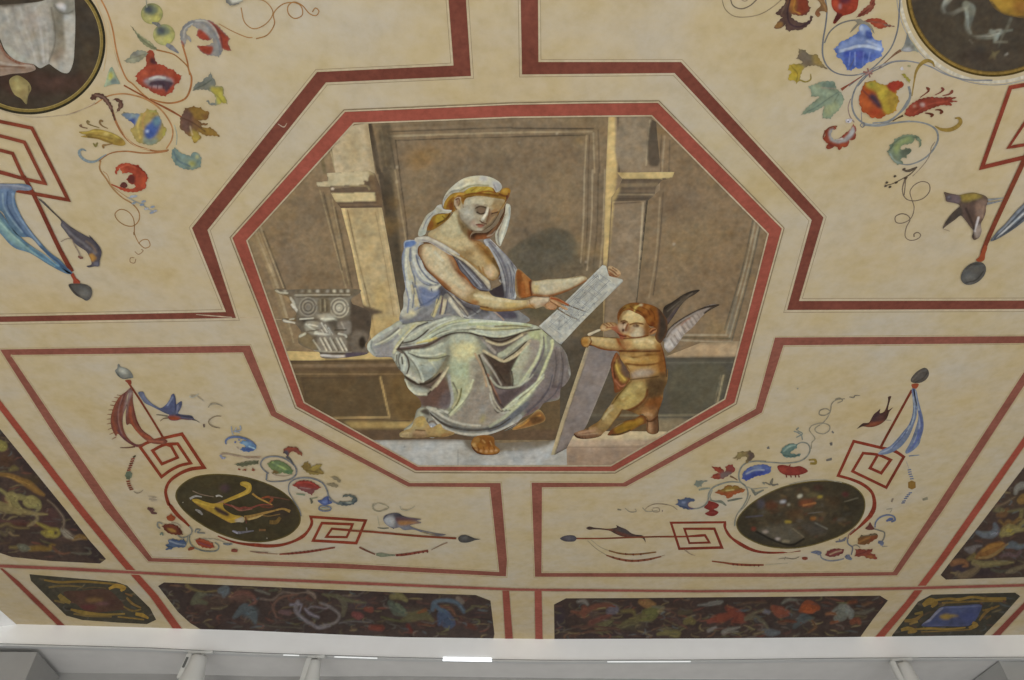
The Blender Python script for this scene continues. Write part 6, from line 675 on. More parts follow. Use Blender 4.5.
part('red_curled_leaf', vine, T4(440,175, 445,140, 480,112, 540,103, 590,118, 625,120, 650,150, 690,185, 705,225, 685,262, 690,300, 650,325, 600,338, 530,335, 470,312, 440,285, 500,302, 575,312, 608,292, 590,275, 560,272, 530,235, 560,195, 600,202, 560,180, 500,188, 478,145, 458,175, 452,200), 'a34630', [L(T4(590,120,650,150,695,200,695,240), 1.4, '7c3028', .6), P(T4(535,225,570,195,600,215,590,275,555,265), '68332e', .8), dab(*T4(660,250)[0],3,5,'b04e30',1.2,.9), L(T4(470,150,540,120,600,140), 1.4, 'b2553a', .7), dab(*T4(500,170)[0],1.6,2.4,'b5603a',.7,.8)], step=.8)
part('small_bud', vine, T4(480,290, 495,262, 520,258, 540,285, 525,302), '663a34', step=.7)
strokes('blue_sprig', vine, [(T4(540,380,600,410,660,440,720,480,760,490), .9, '8a8f90'), *[(T4(x-18,y+6,x,y,x+18,y-4), [1,2.6,1], c) for x,y,c in ((575,372,'8f97a6'),(600,370,'8c95a2'),(590,425,'7f8a92'),(668,412,'8a93a0'),(655,437,'77879a'),(690,470,'9a9ca2'),(740,455,'858f9c'),(735,500,'7a8494'),(760,487,'8d8f98'))]])
strokes('meander', PT, [(T5(-60,240,0,252,255,305,450,690)+T6(545,280,260,228,130,205), 3.5, '823f2c'), (T5(-60,355,0,367,195,418,330,690)+T6(360,148,200,112,0,60,-60,48), 3.4, '864330'), (T5(-60,470,0,482,100,508,185,690)+T6(225,150), 3.4, '864330'), (T5(-60,645,0,655,140,695), 3.2, '864030')], n=1, mat=BAND)
staff = strokes('staff', PT, [(T6(190,90,270,240,480,680)+T7(335,375), [3.6,4,4.6], '7a3a2a')], mat=BAND)
part('ferrule', staff, T7(325,395, 345,385, 365,420, 400,455, 396,474, 348,468, 345,440), '9c4430', step=.8)
part('staff_finial', staff, T7(308,478, 330,470, 390,468, 450,478, 485,500, 497,535, 490,575, 468,600, 448,606, 420,590, 370,565, 335,530), '5b5855', [dab(*T7(430,540)[0],5,4,'6f6e6a',1.6,.9), L(T7(320,485,360,540,440,600), 1, '423a34', .6), L(T7(320,476,400,474,460,486), .9, '4a423c', .5)], step=.8)
part('ribbon', PT, [T6(-60,150, 0,148, 100,150, 190,152, 245,170, 255,195, 215,205, 135,205, 118,240, 125,300, 160,390, 220,490, 290,580, 400,700) + T7(240,280, 300,345, 340,385, 310,388, 260,350, 180,280, 90,190, 0,100) + T6(150,570, 60,450, 20,380, 0,365, -60,300), T6(-60,340, 0,375, 60,455, 140,555, 240,640) + T7(120,240, 220,320, 335,392, 300,392, 150,318, 0,225) + T6(110,660, 0,545, -60,480)], '56718a', [
 P(T6(-60,145,100,148,250,175,250,198,120,205,0,195,-60,190), '6c7488', 1), L(T6(0,160,120,165,230,185), 1.2, '8a90a0', .7), P(T6(0,200,110,205,120,300,180,430,280,570,240,560,100,430,20,330,0,320), '5e7494', 1.4), L(T6(60,215,60,330,130,450,230,580)+T7(150,230,290,350), 1.6, '44587c', .7), L(T6(100,230,110,330,190,470,320,640), 1.4, '7a8fa8', .7), L(T6(20,230,30,330,90,430,180,540), 1.4, '7890a4', .7), P(T6(-60,380,0,420,80,520,200,640,300,700,200,680,60,590,0,520,-60,470), '6f8f90', 1.2), L(T6(0,460,100,560,240,680)+T7(200,330), 1.4, '86a4a0', .7), L(T6(0,420,90,530,220,650), 1.2, '4f7284', .6), L(T7(0,110,120,210,240,320,330,388), 1.3, '3f5676', .6), L(T7(0,150,120,240,230,330), 1.4, '7aa0b4', .7), L(T7(0,190,140,290,250,350), 1.3, '4c7a9c', .6)], step=.9)
bird = part('bird', PT, [T6(305,268, 330,278, 420,365, 500,440, 560,490, 640,540, 720,580)+T7(470,80, 530,140, 565,190, 573,225, 558,285, 552,330, 515,332, 470,340, 452,330, 490,316, 488,285, 470,245, 450,212, 380,165, 325,110, 280,50, 245,0)+T6(490,455,420,380)], '565158', [L(T7(260,0,340,80,440,160,520,230), 2.6, '6a666c', 1), L(T7(330,20,460,80,540,170,560,240), 2, '4a464e', .9), P(T7(470,240,500,230,530,270,495,295), 'a57838', .8), dab(*T7(530,310)[0],2.6,2,'6a6878',.7,.9), L(T7(450,130,500,170,530,220), 2, '6f5f56', .9), L(T6(310,270,420,372,490,448), 1.4, '5f5240', .5)], step=.8)
strokes('twig', bird, [(T7(245,135,290,112,330,112,355,160,385,210,405,255), [.7,1,1.2], '8a7a6c'), (T7(385,250,405,262,425,262), [1.6,2.6,1.6], '7d5448')])

part('curled_leaf', vine, T1(835,-30, 850,20, 880,45, 930,38, 980,10, 1010,-30), '7d7a70', [P(T1(870,-20,900,20,970,5,1000,-30), 'b3b0a4', .8), dk(T1(845,0,885,42,950,30), 1.4, '5f6064')], step=.8)
# ---- panel whose medallion shows the yellow fruit
U1=Crop(720,0,8); U2=Crop(780,0,8); U3=Crop(780,70,8); U4=Crop(860,40,8); U5=Crop(896,0,8); U6=Crop(860,110,8); U7=Crop(896,165,8); U8=Crop(896,215,8); UA=Crop(768,0,4)
PR = thing('ornamental_panel', 'red framed panel with yellow fruit medallion, blue bellflower spray and brown yellow-backed bird', 'painting', (830, 150), ORN)
E1 = X(537,-60, 538,0, 538.5,62, 681,62, 823.5,217.5, 799,301, 1024,300.5, 1100,300); E2 = X(519,-60, 520.7,0, 522,74.5, 674.5,73, 811.7,220, 787,310, 1024,309, 1100,308.5)
frame(PR, E1, E2, E1 + X(1100,-60), False)
CLOTH = [(U5(440,-20,385,40,375,80,400,115,450,112,520,75,570,60), [5,6,5,5,4,4], '858478'), (U5(415,-10,375,60,385,105), [2,2.4,1.6], 'a5a598'), (U5(560,40,600,70,585,150,575,240,610,290,700,300,790,290,850,255,930,240), [8,9,8,6,4,4,5,3,1.2], '7f8276'), (U5(560,70,570,150,565,220,590,270), [3,4,5,2], '9aa298'), (U5(620,290,720,280,800,245,840,240), [1,1.6,2], '9a9a8c'), (U5(760,250,800,290,790,330), [4,6,3], '8b9288'), (U5(920,150,890,220,850,290,820,380), [3,3,2,1], '6a6658'), (U5(800,335,890,335), [3,1], '7c7868')]
SEED = [(U5(745,470,780,440,825,410), [2,4,1], '7f7448'), (U5(770,410,785,440,790,470), [1,3.4,1.6], '8d8254'), (U5(590,320,612,345), [1.4,1.6], 'a8a298'), (U5(872,440,890,430), [1.4,2], 'b8b2a4')]
med = part('medallion', PR, ellipse(993,-8,86.5,84,0,60), '4f463b', [*[L(p, w, c, 1.6, .75) for p, w, c in CLOTH], *[L(p, w, c, 1.2, .8) for p, w, c in SEED], L(U5(520,120,530,200,560,270,620,310), 4, '3f382f', 2, .7), L(U5(370,120,440,130), 3, '40382f', 1.6, .7), L(U5(390,0,375,60,395,95), 1.6, 'a8aca0', .9, .8), L(U5(570,130,580,220,600,265), 1.8, 'a0aca4', .9, .9), L(U5(650,292,760,285,830,262), 1.2, 'a2a294', .8, .8), dab(960,40,30,24,'544a3c',9,.8), dab(990,60,30,10,'53493e',6,.8), P(U5(240,0,340,0,520,120,540,320,420,480,250,300), '51483c', 5,.8), dab(975,55,14,8,'4a4038',4,.8)], sm=False, step=1.3)
strokes('gilt_rim', med, [(ellipse(993,-8,86.2,83.6,0,60),2.4,'55451f',True), (ellipse(993,-8,84.2,81.6,0,60),2.4,'856a30',True), (ellipse(993,-8,82.4,79.8,0,60),.8,'6a5428',True)])
part('yellow_fruit', med, U5(730,-60, 745,0, 790,70, 860,115, 940,135, 1060,140, 1100,60, 1060,-60), '8d6c28', [dab(*U5(850,20)[0],10,7,'a07c2c',3,.9), dab(*U5(1000,60)[0],8,7,'8a5a28',3,.8), L(U5(760,20,830,100,930,135,1024,142), 3.4, '5f4f34', 1.2)], step=1.2)
GS = '6c6d72'
vine = strokes('vine', PR, [
 (ellipse(993,-8,93,90,0,60),3.2,'b3ab9a',True), (ellipse(993,-8,96.5,93,0,60),.9,'8a8a8a',True),
 (U2(960,-20,955,80,940,240,890,380,810,480,720,560,650,592,540,602,440,580,375,525,342,440,345,320,365,200,375,80,360,-20), [1.6,1.6,1.4,1.2,1.2,1.6,1.8,1.6,1.4], GS), (U2(355,345,395,260,470,195,560,165,640,160), [1.6,1.4,1.6,1.2], '74726e'), (U2(968,402,930,425,870,475,790,545), [3,2.4,1,1], '7a5a44'), (U2(1024,487,900,498,800,545,720,585,665,640,620,690), [1.2,1.2,1.2,1.2], GS), (U2(720,560,640,620,550,690), 1, GS),
 (U3(710,20,640,90,590,180,575,270,600,360,660,420,760,440,870,415,970,325,1024,240), [1.2,1.6,1.9,1.8,1.6,1.4], '74777a'), (U3(680,432,800,442,900,425,1040,408), [1.6,2.2,1.6], '8b8e90'), (U3(655,50,560,110,490,158), [1,1,3], '8a4a38'), (U3(565,230,545,300,560,370,595,420), [.8,1,1.2], '86706a'), (U3(650,340,655,420), .8, '77757a'),
 (U4(-20,280,90,240,200,190,330,165,450,180,560,212,680,272,850,318,1060,322), [1.2,1.3,1.4,1.6], '7f8084'), (U4(390,370,402,440,375,520,310,590,220,650,100,665), [2.4,2.6,1.6,1.4], '7b7e80'), (U4(345,605,300,625,260,650), [2.2,1.4,1], '5d4a38'),
 (U4(595,215,580,180,540,165,490,190,450,250,432,340,415,450), [1,3,4,3,1.6,1], '8d7436'), (U6(20,118,150,125,260,105,350,94,460,95,560,122,612,165,625,230,590,310,540,368,470,412,380,438,300,425), [2,2.2,1.5,1.6,2,2,1.8,1.4,1], '7c7f80'), (U6(600,255,570,300,565,340,540,395,480,470,420,530), [1,1,.9,.8], '8a7a66'), (U6(455,460,400,515,330,555,260,590,200,605), [1,1.2,1,.8], '6a5d4c'),
 (U6(380,535,350,590,340,640,350,690)+U7(75,110,50,195,78,268,140,287,220,265,270,205,262,150,210,132,145,162,112,215,130,285,145,340,120,425,50,465,0,457,-5,415,45,390,95,405,112,435,82,500,75,575,110,602,170,592,198,562,175,540,145,552,145,575), [.9,1,1,1,.9,.9,1,1.2,.9,.9,1.4], '776858'),
 (U1(15,-10,40,70,110,128,220,135,330,110,430,50,500,-10), .9, '86765c'), (U1(80,-20,105,45,170,70,240,45,310,-20), 1.2, '6f6254'), (U1(150,-20,200,10,240,-20), .7, '84745c'), (U7(170,15,130,30,85,45,65,35,75,25), [1,1.6,1.4], '66594c')])
strokes('binding', vine, [(U2(665,575,740,590), [2,2], '8a625c'), (U2(700,545,720,620), 1.6, '8a625c'), (U2(680,600,745,560), 1.4, '95736c'), (U3(640,440,660,425,678,440,660,458,640,442), 1, '6f6c6c')])
part('acanthus_leaf', vine, U1(525,-20, 520,30, 485,65, 440,110, 478,125, 500,140, 470,165, 450,190, 430,225, 470,232, 505,215, 525,192, 525,235, 555,252, 585,240, 640,242, 690,215, 730,175, 745,135, 725,120, 718,160, 680,180, 640,182, 600,160, 570,138, 575,112, 640,128, 690,118, 715,90, 728,60, 705,45, 710,15, 690,-20), '5d4740', [P(U1(560,-20,610,-20,620,60,590,110,560,90), '96602f', 1), P(U1(620,-20,690,-10,715,70,670,120,610,115,620,50), '86402c', 1), P(U1(440,180,500,180,500,215,440,225), '8a6438', .8), L(U1(560,0,540,100,560,190,640,215,720,170), 1.6, '46343a', .8), L(U1(600,0,590,80,640,110), 1.2, 'a8762f', .7), L(U1(530,20,490,110), 1.4, '705a4c', .8)], step=.8)
part('small_scroll', vine, U1(755,-20, 790,10, 805,45, 775,75, 760,110, 785,138, 805,115, 795,95, 830,90, 855,100, 860,60, 840,20, 820,-20), '83603f', [dab(*U1(785,105)[0],2,2.4,'8a5038',.8,.8), L(U1(790,-10,830,40,850,90), 1.2, '9a7448', .6)], step=.8)
part('red_fruit', vine, U2(412,30, 425,-30, 620,-30, 625,30, 610,80, 570,108, 530,120, 500,130, 470,160, 440,190, 425,185, 440,140, 455,105, 430,80), '993c2a', [dab(*U2(520,0)[0],6,4,'5f3340',1.4,.9), P(U2(450,100,500,120,430,192,425,180), '5c2e2c', .8), dab(*U2(450,40)[0],3,5,'b04a30',1.2,.9), dab(*U2(580,60)[0],5,4,'a84430',1.4,.8), dab(*U2(480,50)[0],1.6,3,'94727a',.8,.8)], step=.8)
part('red_leaf', vine, U2(735,-30, 760,0, 762,35, 740,80, 700,112, 655,130, 610,140, 640,100, 670,70, 715,35), '84493a', [L(U2(750,10,710,70,620,135), 1, '6a342c', .5), dab(*U2(715,50)[0],3,2,'945a48',.8,.8)], step=.8)
part('red_leaf', vine, U2(668,168, 720,148, 790,145, 835,165, 865,195, 925,212, 860,215, 800,232, 755,212, 720,180), '96442f', [L(U2(690,165,780,180,900,212), 1, '7a5348', .5), dab(*U2(790,200)[0],4,2,'a84c34',.9,.9), L(U2(840,200,925,212), 1.4, '6f665a', .6)], step=.8)
part('blue_bellflower', vine, U2(428,392, 465,365, 480,335, 530,318, 575,290, 610,272, 632,245, 632,210, 655,190, 690,195, 720,220, 735,265, 742,300, 775,325, 812,322, 815,360, 832,400, 812,425, 815,450, 770,470, 745,490, 700,500, 670,530, 640,552, 605,538, 570,565, 535,560, 530,535, 505,505, 495,475, 450,455, 455,430), '5c72ac', [P(U2(440,395,500,350,600,300,640,300,720,310,800,335,815,380,740,370,640,350,560,370,480,410), '7486b4', 1), L(U2(470,410,540,395,620,370,700,370,800,395), 3, '9ca8c0', 1), L(U2(700,330,770,360,815,380), 2.4, '8e9cbc', .9), P(U2(500,430,580,400,650,400,700,430,790,430,700,495,640,545,570,560,530,540,500,480), '4c60aa', 1.2), dab(*U2(545,430)[0],4,3,'3f50a8',1.2,.9), dab(*U2(640,440)[0],5,5,'4a52a4',1.4,.9), dab(*U2(680,240)[0],4.5,4.5,'8496be',1.4,.9), dab(*U2(650,225)[0],2,3,'a0adc6',.8,.8), P(U2(690,240,735,265,740,310,690,300), '47599c', .8), L(U2(610,440,580,500,545,580), .9, '5a5a70', .5), *[L(U2(x,420,x+k,520), 1.2, c, .6,.8) for x,k,c in ((560,-10,'7080bc'),(600,0,'7a8ac0'),(670,-10,'6878b8'),(720,-20,'7484be'))], dab(*U2(455,410)[0],3,3,'4a62a6',.9,.9)], step=.8)
part('calyx', vine, U2(600,165, 640,150, 665,165, 700,180, 740,220, 755,270, 730,240, 690,200, 640,195, 600,230, 560,262, 590,215, 615,185), '807a6c', step=.8)
part('grey_bud', vine, U5(40,402, 60,370, 80,310, 92,262, 105,300, 125,330, 150,360, 178,420, 150,408, 100,415), '7d7e78', [P(U5(60,390,120,385,125,410,60,412), '96989e', .7), L(U5(110,280,140,340,170,420), 1.2, '8f9678', .6), P(U5(70,350,92,270,110,370), '6d6f6c', .7)], step=.8)
part('oak_leaf', vine, U2(150,388, 175,398, 205,400, 215,425, 250,440, 295,432, 315,470, 350,520, 385,555, 330,540, 285,522, 225,528, 185,555, 165,600, 160,645, 130,672, 120,645, 65,642, 72,600, 95,575, 65,560, 75,520, 110,512, 150,512, 185,500, 165,480, 130,470, 152,430), '77684c', [P(U2(60,520,160,510,190,540,165,600,160,645,130,672,60,645), '9c862e', 1), P(U2(130,470,190,400,240,450,250,510,190,520), '6f6252', 1.2), P(U2(260,440,300,435,350,520,280,510), '85703c', 1), dab(*U2(120,600)[0],4,4,'a99028',1.2,.9), L(U2(90,530,140,590,130,660), 1, '7d6a28', .5)], step=.8)
strokes('tendril', vine, [(U2(160,640,205,655,245,635,245,590), [1.6,1.4,1.4,.8], '8a7a38'), (U4(480,460,530,425,550,405,540,385,560,395), [.7,1.2,2.6,1.4], '7d4434'), (U4(600,440,650,415,665,395,650,380), [.7,1.2,3,1.4], '80443a'), (U4(660,445,710,435,735,415,740,400), [.7,1.6,3,1.6], '80483a'), (U4(520,585,560,590,580,600,565,615), [.8,2,3,1.6], '6a3c2c'), (U4(600,560,640,560,655,575,640,590), [.8,2,3.2,1.6], '6a3c2c'), (U6(600,128,650,155,720,158,780,130,805,95,795,68,760,65), [.8,3,4,4,4,3,1], '8f7434'), (U3(345,540,360,500,400,460,455,450,440,465), [1.2,1.6,1,.7], '7d4a3a')])
part('green_leaf', vine, U3(228,130, 270,118, 325,95, 380,88, 435,92, 452,150, 490,180, 515,235, 500,270, 468,325, 430,355, 405,390, 342,385, 340,340, 358,285, 320,310, 270,335, 165,362, 210,305, 265,260, 320,212, 250,212, 250,170), '7b8974', [P(U3(340,100,430,95,450,150,400,165,330,130), '6a7a6c', 1.2), L(U3(480,170,400,220,300,290,190,350), 1.2, '667668', .6), L(U3(470,190,420,280,370,380), 1.2, '6c7a66', .6), P(U3(270,130,360,150,440,190,380,200,280,190), '8a987e', 1.2,.9), P(U3(360,300,440,260,480,280,410,360,350,370), '88906c', 1.2), L(U3(330,140,450,150), .9, '9a8474', .5,.8)], step=.8)
part('flame_flower', vine, U3(635,270, 632,225, 645,190, 655,150, 680,100, 720,92, 760,82, 790,108, 850,122, 890,95, 945,85, 985,98, 992,125, 960,150, 935,165, 930,195, 945,215, 955,250, 935,285, 930,325, 890,350, 850,360, 800,392, 760,382, 730,385, 700,350, 655,335, 650,300), 'a04c26', [P(U3(680,100,760,85,850,120,930,170,950,250,920,330,860,360,820,310,790,230,760,170,700,140), 'a18a2c', 1.2), P(U3(850,125,900,92,960,88,990,120,935,155,920,190), '9a3a2a', .9), P(U3(710,200,750,190,790,240,815,300,800,310,750,270,720,240), '4b3c48', 1), L(U3(660,160,720,220,780,290), 1.4, '6a3a38', .7,.8), dab(*U3(690,270)[0],5,5,'ac5428',1.6,.9), dab(*U3(760,340)[0],6,4,'a34226',1.6,.9), P(U3(850,180,930,200,945,260,900,330,860,270), '96782c', 1.2,.9), dab(*U3(730,120)[0],3.4,2.6,'8e8c34',1,.9), dab(*U3(820,200)[0],4,4,'aa942e',1.4,.9)], step=.8)
part('small_flower', vine, U4(335,275, 355,265, 375,290, 405,320, 395,345, 365,310, 345,292), '8f8436', step=.7)
strokes('white_blossom', vine, [(U4(325,235,345,225), [2,4], 'aeaab0'), (U4(380,205,405,210), [1.6,2.4], '95906a'), (U3(525,410,560,405,545,420), [3,4,2], 'b0aab0'), (U3(540,410,552,414), [1.2,1.6], '6d6e78')])
part('red_curled_leaf', vine, U3(345,545, 365,525, 355,485, 395,470, 440,450, 455,470, 420,480, 405,520, 430,560, 480,545, 530,500, 570,470, 585,430, 612,465, 605,500, 608,540, 590,560, 555,560, 550,595, 530,618, 500,615, 475,645, 450,610, 420,620, 400,635, 365,625, 385,590, 362,575), '8f422e', [P(U3(395,480,430,470,430,540,480,560,540,520,580,450,600,490,540,565,460,585,400,560), '8d8b8a', .9), L(U3(430,520,450,550,500,550), 1.4, 'aaa8a4', .6), P(U3(440,525,480,510,470,545), '9a5a30', .6), dab(*U3(410,605)[0],3,2,'6f342e',.9,.8), dab(*U3(500,600)[0],3,2,'a04c2c',.9,.8), dab(*U3(530,500)[0],3,2,'7f4434',.9,.7)], step=.8)
part('tassel_flower', vine, U4(355,592, 372,555, 410,512, 475,472, 560,455, 650,462, 700,455, 775,460, 730,480, 785,492, 720,500, 740,525, 660,520, 610,535, 545,560, 480,590, 430,612, 385,612), '8e4030', [dab(*U4(395,575)[0],3.4,3,'a24834',1,.9), L(U4(440,580,540,520,700,490), 1.4, 'a04a38', .7), L(U4(430,610,540,565,640,530), 1.2, '6a2e28', .6), dab(*U4(500,518)[0],2.4,2,'b09088',.8,.9), dab(*U4(435,530)[0],1.6,1.4,'a88470',.6,.8), L(U4(480,475,600,460,700,465), 1.2, '6f3c34', .6)], step=.8)
part('green_curled_leaf', vine, U6(215,332, 240,310, 235,280, 270,262, 275,232, 310,220, 345,200, 400,195, 460,205, 492,240, 490,290, 470,302, 478,262, 452,240, 440,225, 425,262, 380,275, 340,280, 320,310, 345,322, 365,302, 412,312, 408,340, 375,360, 372,385, 335,380, 325,400, 350,428, 300,438, 260,405, 235,360), '6d7862', [L(U6(240,320,290,250,380,215,460,220), 1.4, '55604f', .7), P(U6(270,300,330,240,400,215,430,240,340,275,310,320,290,360), '85925a', 1.1,.9), P(U6(330,320,405,312,400,350,350,378), '5a6254', .8), L(U6(240,350,270,400,330,430), 2, '7f8a80', .8), dab(*U6(425,375)[0],2.6,3,'76885a',.8,.9)], step=.8)
strokes('sprig', vine, [(U6(x-10,y+8,x,y,x+12,y-2), [1,2.4,1], c) for x,y,c in ((350,475,'5c5044'),(385,485,'6a5c4c'),(280,530,'5d5246'),(290,580,'54483c'),(215,580,'5d5246'),(240,615,'54483c'),(205,608,'60544a'),(365,545,'5a4c3e'))] + [(U6(345,470,360,488,400,490,455,458), [1.6,1.4,1.2,1], '62564a')])
strokes('meander', PR, [(X(1070,76,1040,82,1010.5,87.5,982,167.5,1024,157.5,1070,147), 4, '8e402e'), (X(1070,105,1032,112,1008.5,147.5,1040,142,1070,135), 3.2, '8e4030')], n=1, mat=BAND)
staff = strokes('staff', PR, [(X(1050,104,1022,165)+U7(700,680)+U8(685,350), [4.6,4.8,4.4,4], '80402c')], mat=BAND)
part('ferrule', staff, U8(640,360, 665,335, 690,285, 715,240, 730,260, 715,310, 708,355, 690,372, 655,372), '9a4a2c', step=.8)
part('staff_finial', staff, ellipse(*U8(620,467)[0],14.2,9.6,-38,28), '5d5b58', [L(U8(560,430,600,400,700,390), 1.4, '4a453f', .7), dab(*U8(600,500)[0],6,4,'6d6d6c',2,.8,-38), L(U8(560,540,640,520,700,450), 1.2, '46423e', .6), dab(*U8(650,430)[0],6,2.4,'625f58',1.4,.8,-38)], sm=False, step=.8)
part('ribbon', PR, U7(1090,220, 1024,305, 960,370, 880,465, 800,545, 755,610, 800,598, 870,560, 960,500, 1024,450, 1090,400), '62656d', [L(U7(1024,330,930,430,830,540), 2, '80848c', .8), L(U7(1024,385,920,480,800,590), 1.6, 'b0b0b0', .6), L(U7(1024,420,920,510,780,605), 1.8, '474a52', .7), L(U7(1024,350,900,480,790,585), 1, '454850', .5)], step=.9)
bird = part('bird', PR, [U7(385,218, 420,225, 455,232, 510,240, 560,228, 620,222, 670,232, 715,248, 738,275, 735,310, 722,330, 718,380, 700,430, 680,470, 685,530, 665,580, 625,600, 608,575, 618,530, 590,490, 545,430, 518,405, 470,440, 420,475, 375,508, 392,465, 430,410, 470,365, 512,325, 480,308, 430,298, 402,290, 395,255)], '64544a', [P(U7(510,238,600,225,670,235,690,255,640,275,560,295,510,270), '94803a', 1), P(U7(395,250,440,240,510,245,510,300,420,295), '6b5c60', .8), dab(*U7(420,262)[0],2.6,2.2,'4a4650',.7,.9), dab(*U7(422,258)[0],1,.9,'8a8894',.4), P(U7(390,470,470,365,520,335,540,400,470,440,400,480), '4f4640', .9), P(U7(540,330,700,280,725,320,700,430,640,480,590,480,540,410), '5f4c44', 1.2), P(U7(640,300,720,280,720,360,680,440,650,420), '7f6658', 1.2), L(U7(560,350,600,440,630,520), 2.4, '4a3c36', .9), L(U7(660,420,645,480,635,530), 2, 'b5aeb0', .7), P(U7(640,500,685,470,680,560,640,585), '8d8078', .8), L(U7(615,540,620,590), 1.6, '463c38', .6), L(U7(700,330,690,420), 1.6, '8a705e', .8)], step=.8)
strokes('bird_leg', bird, [(U7(735,280,800,272,860,262), [2.4,1.6,.8], '85888a'), (U7(730,310,790,298,850,285), [2.4,1.6,.8], '7b7e82'), (U7(375,510,430,530), .6, '8a7a66')])
BRUSH[0] = .09; WIDE[0] = 1.4
# ---- lower panel whose medallion shows yellow instruments
V1=Crop(100,355,8); V2=Crop(110,420,8); V3=Crop(190,390,8); V4=Crop(140,480,8); V5=Crop(230,430,8); V6=Crop(260,490,8); V7=Crop(370,490,8); V8=Crop(170,465,7.53); VA=Crop(0,340,4)
PL = thing('ornamental_panel', 'red framed panel with yellow instruments medallion, red ribbon and blue bird in flight', 'painting', (250, 470), ORN)
E1 = X(12,355, 242.5,352.5, 271,415.5, 408,486.5, 490,487.3, 501,530, 505.8,574, 360,566, 164,557.5, 140,535, 116,510, 75,451, 12,355)
E1 = X(10.5,355, 243,352.5, 271,415.5, 408,486.7, 490,487.2, 498,560, 499.2,572, 340,563.5, 152,558, 116.5,510, 60,428); E1 = E1 + [E1[0]]
E2 = X(0,349.5, 250,345.5, 276.2,412, 410,483, 500.5,483, 507,560, 506,576.4, 340,568.5, 148.5,561.5, 105,510, 50,428); E2 = E2 + [E2[0]]
frame(PL, E1, E2, E1[:-1], True, RED3, True)
med = part('medallion', PL, smooth(V8(45,240, 55,190, 100,140, 180,95, 280,75, 400,72, 530,85, 650,115, 780,165, 880,230, 950,310, 980,390, 970,450, 900,520, 800,560, 680,578, 540,565, 400,525, 280,470, 160,390, 80,310), n=4), '4c4430', [dab(215,480,20,5,'544a30',3,.9), dab(225,488,5,4,'54404a',2,.8), dab(260,490,20,6,'4a4234',4,.8), dab(280,510,14,10,'483c32',4,.9), dab(210,520,20,8,'473d28',4,.8), dab(235,533,24,5,'4f4630',3,.8)], sm=False, step=1)
strokes('gilt_rim', med, [(V8(45,240, 55,190, 100,140, 180,95, 280,75, 400,72, 530,85, 650,115, 780,165, 880,230, 950,310, 980,390, 970,450, 900,520, 800,560, 680,578, 540,565, 400,525, 280,470, 160,390, 80,310), 1.3, '5f522a', True)])
part('yellow_instrument', med, [V8(165,262, 200,255, 260,275, 330,290, 390,270, 450,245, 520,215, 560,195, 575,180, 560,165, 530,150, 532,130, 570,125, 605,140, 615,170, 605,205, 560,230, 480,260, 420,285, 400,300, 410,330, 450,360, 490,378, 540,385, 560,400, 555,430, 510,430, 450,435, 410,415, 330,370, 250,330, 190,290)], 'a5842c', [P(V8(325,320,350,315,400,340,445,370,440,385,400,375,350,350), '4c3c38', .6), L(V8(180,270,260,300,330,320), 1.6, 'b59432', .7), L(V8(190,290,280,345,400,415,450,435), 1.4, '7a4f34', .6), L(V8(430,280,520,240,590,190,590,150,550,140), 1.6, 'b09038', .7), L(V8(260,262,350,280,400,275), 1.4, '97706a', .7), P(V8(490,400,550,390,565,430,500,435), '9a8f80', .8), L(V8(440,410,500,400,530,385), 1.6, 'b08a20', .7)], step=.7)
strokes('red_string', med, [(V8(400,290,470,310,520,330,560,320,600,325,680,300,770,300), [1,2.6,2.2,1.6,1.2], '82463a'), (V8(460,300,520,340,620,330), [1,1.6,1], '8a5a4a'), (V8(620,215,660,245,720,275,770,300), [2,1.8,1], '9a7434'), (V8(690,250,740,240,770,255,750,285), [1.6,2.6,2], '8a4a2e'), (V8(750,240,830,250,900,265), [1.6,1,.8], '6f4a3c'), (V8(680,310,740,320,780,310), 1.6, '6a4030')])
strokes('golden_horn', med, [(V8(560,400,620,390,700,365,780,345,850,330,905,350), [5,4.5,2.6,1.8,2,3], '94723a'), (V8(590,410,650,395,700,375), [2,2,1], 'a88a50'), (V8(700,380,740,385,830,370), [1.4,1.2,1], '7a5f38'), (V8(750,430,800,430,830,395), [4,4,3], '735a30'), (V8(670,490,720,490), [2.4,2], '7a5a3a'), (V8(570,390,575,440), 1.2, '6a4038')])
strokes('pale_ornament', med, [(V8(150,255,190,235,240,240), [2.4,2,1], '8f8a84'), (V8(190,335,220,350,245,375), [1.4,3,1.6], '84807c'), (V8(345,235,370,230,395,240), [2,1.6,1], 'a09a90'), (V8(480,500,520,510,560,505,630,495), [2.4,2.8,2,1.2], '6d6a72'), (V8(470,495,510,515), 1.6, '8d8a98'), (V8(575,470,580,500), 1.2, '77706c'), (V8(95,280,100,284), 1.2, '8d8878'), (V8(725,550,735,553), 1.2, '807868'), (V8(170,195,230,220,330,240), [.8,1,.8], '7d6a58')])
strokes('meander', PL, [(V2(430,190,490,210,540,300,415,352,340,245,430,200,540,190,645,345,560,365,480,405,412,455,240,215,290,185,430,145,575,112,752,380,640,395,540,440,470,500,445,570,455,630,475,690) + V4(230,190,300,280,360,335,400,375), [2.8,3.0,3.0,3.0,3.0,3.0,3.0,3.0,3.0,3.3,3.6,3.3,3.0,3.0,3.3,3.6,3.9,2.8,1.7], '8d3e28'),
 (V6(690,378,530,375,575,310,720,322,690,385), 2.3, '8d3e2a'), (V6(720,325,740,275,495,265,425,405,770,425,845,245,405,215,415,260,395,310,350,365,270,410,170,440,60,448,-40,440) + V8(600,600,500,585,420,560,360,535), [2.5,2.8,2.5,3.0,2.5,3.6,2.5,2.8,3.3,3.6,3.3,2.5,1.9,1.7,1.1], '8d3e2a')], n=1, mat=BAND)
staff = strokes('staff', PL, [(V1(215,205,300,330,420,520,510,670), [1.8,2.0,2.2], '80402c')], mat=BAND)
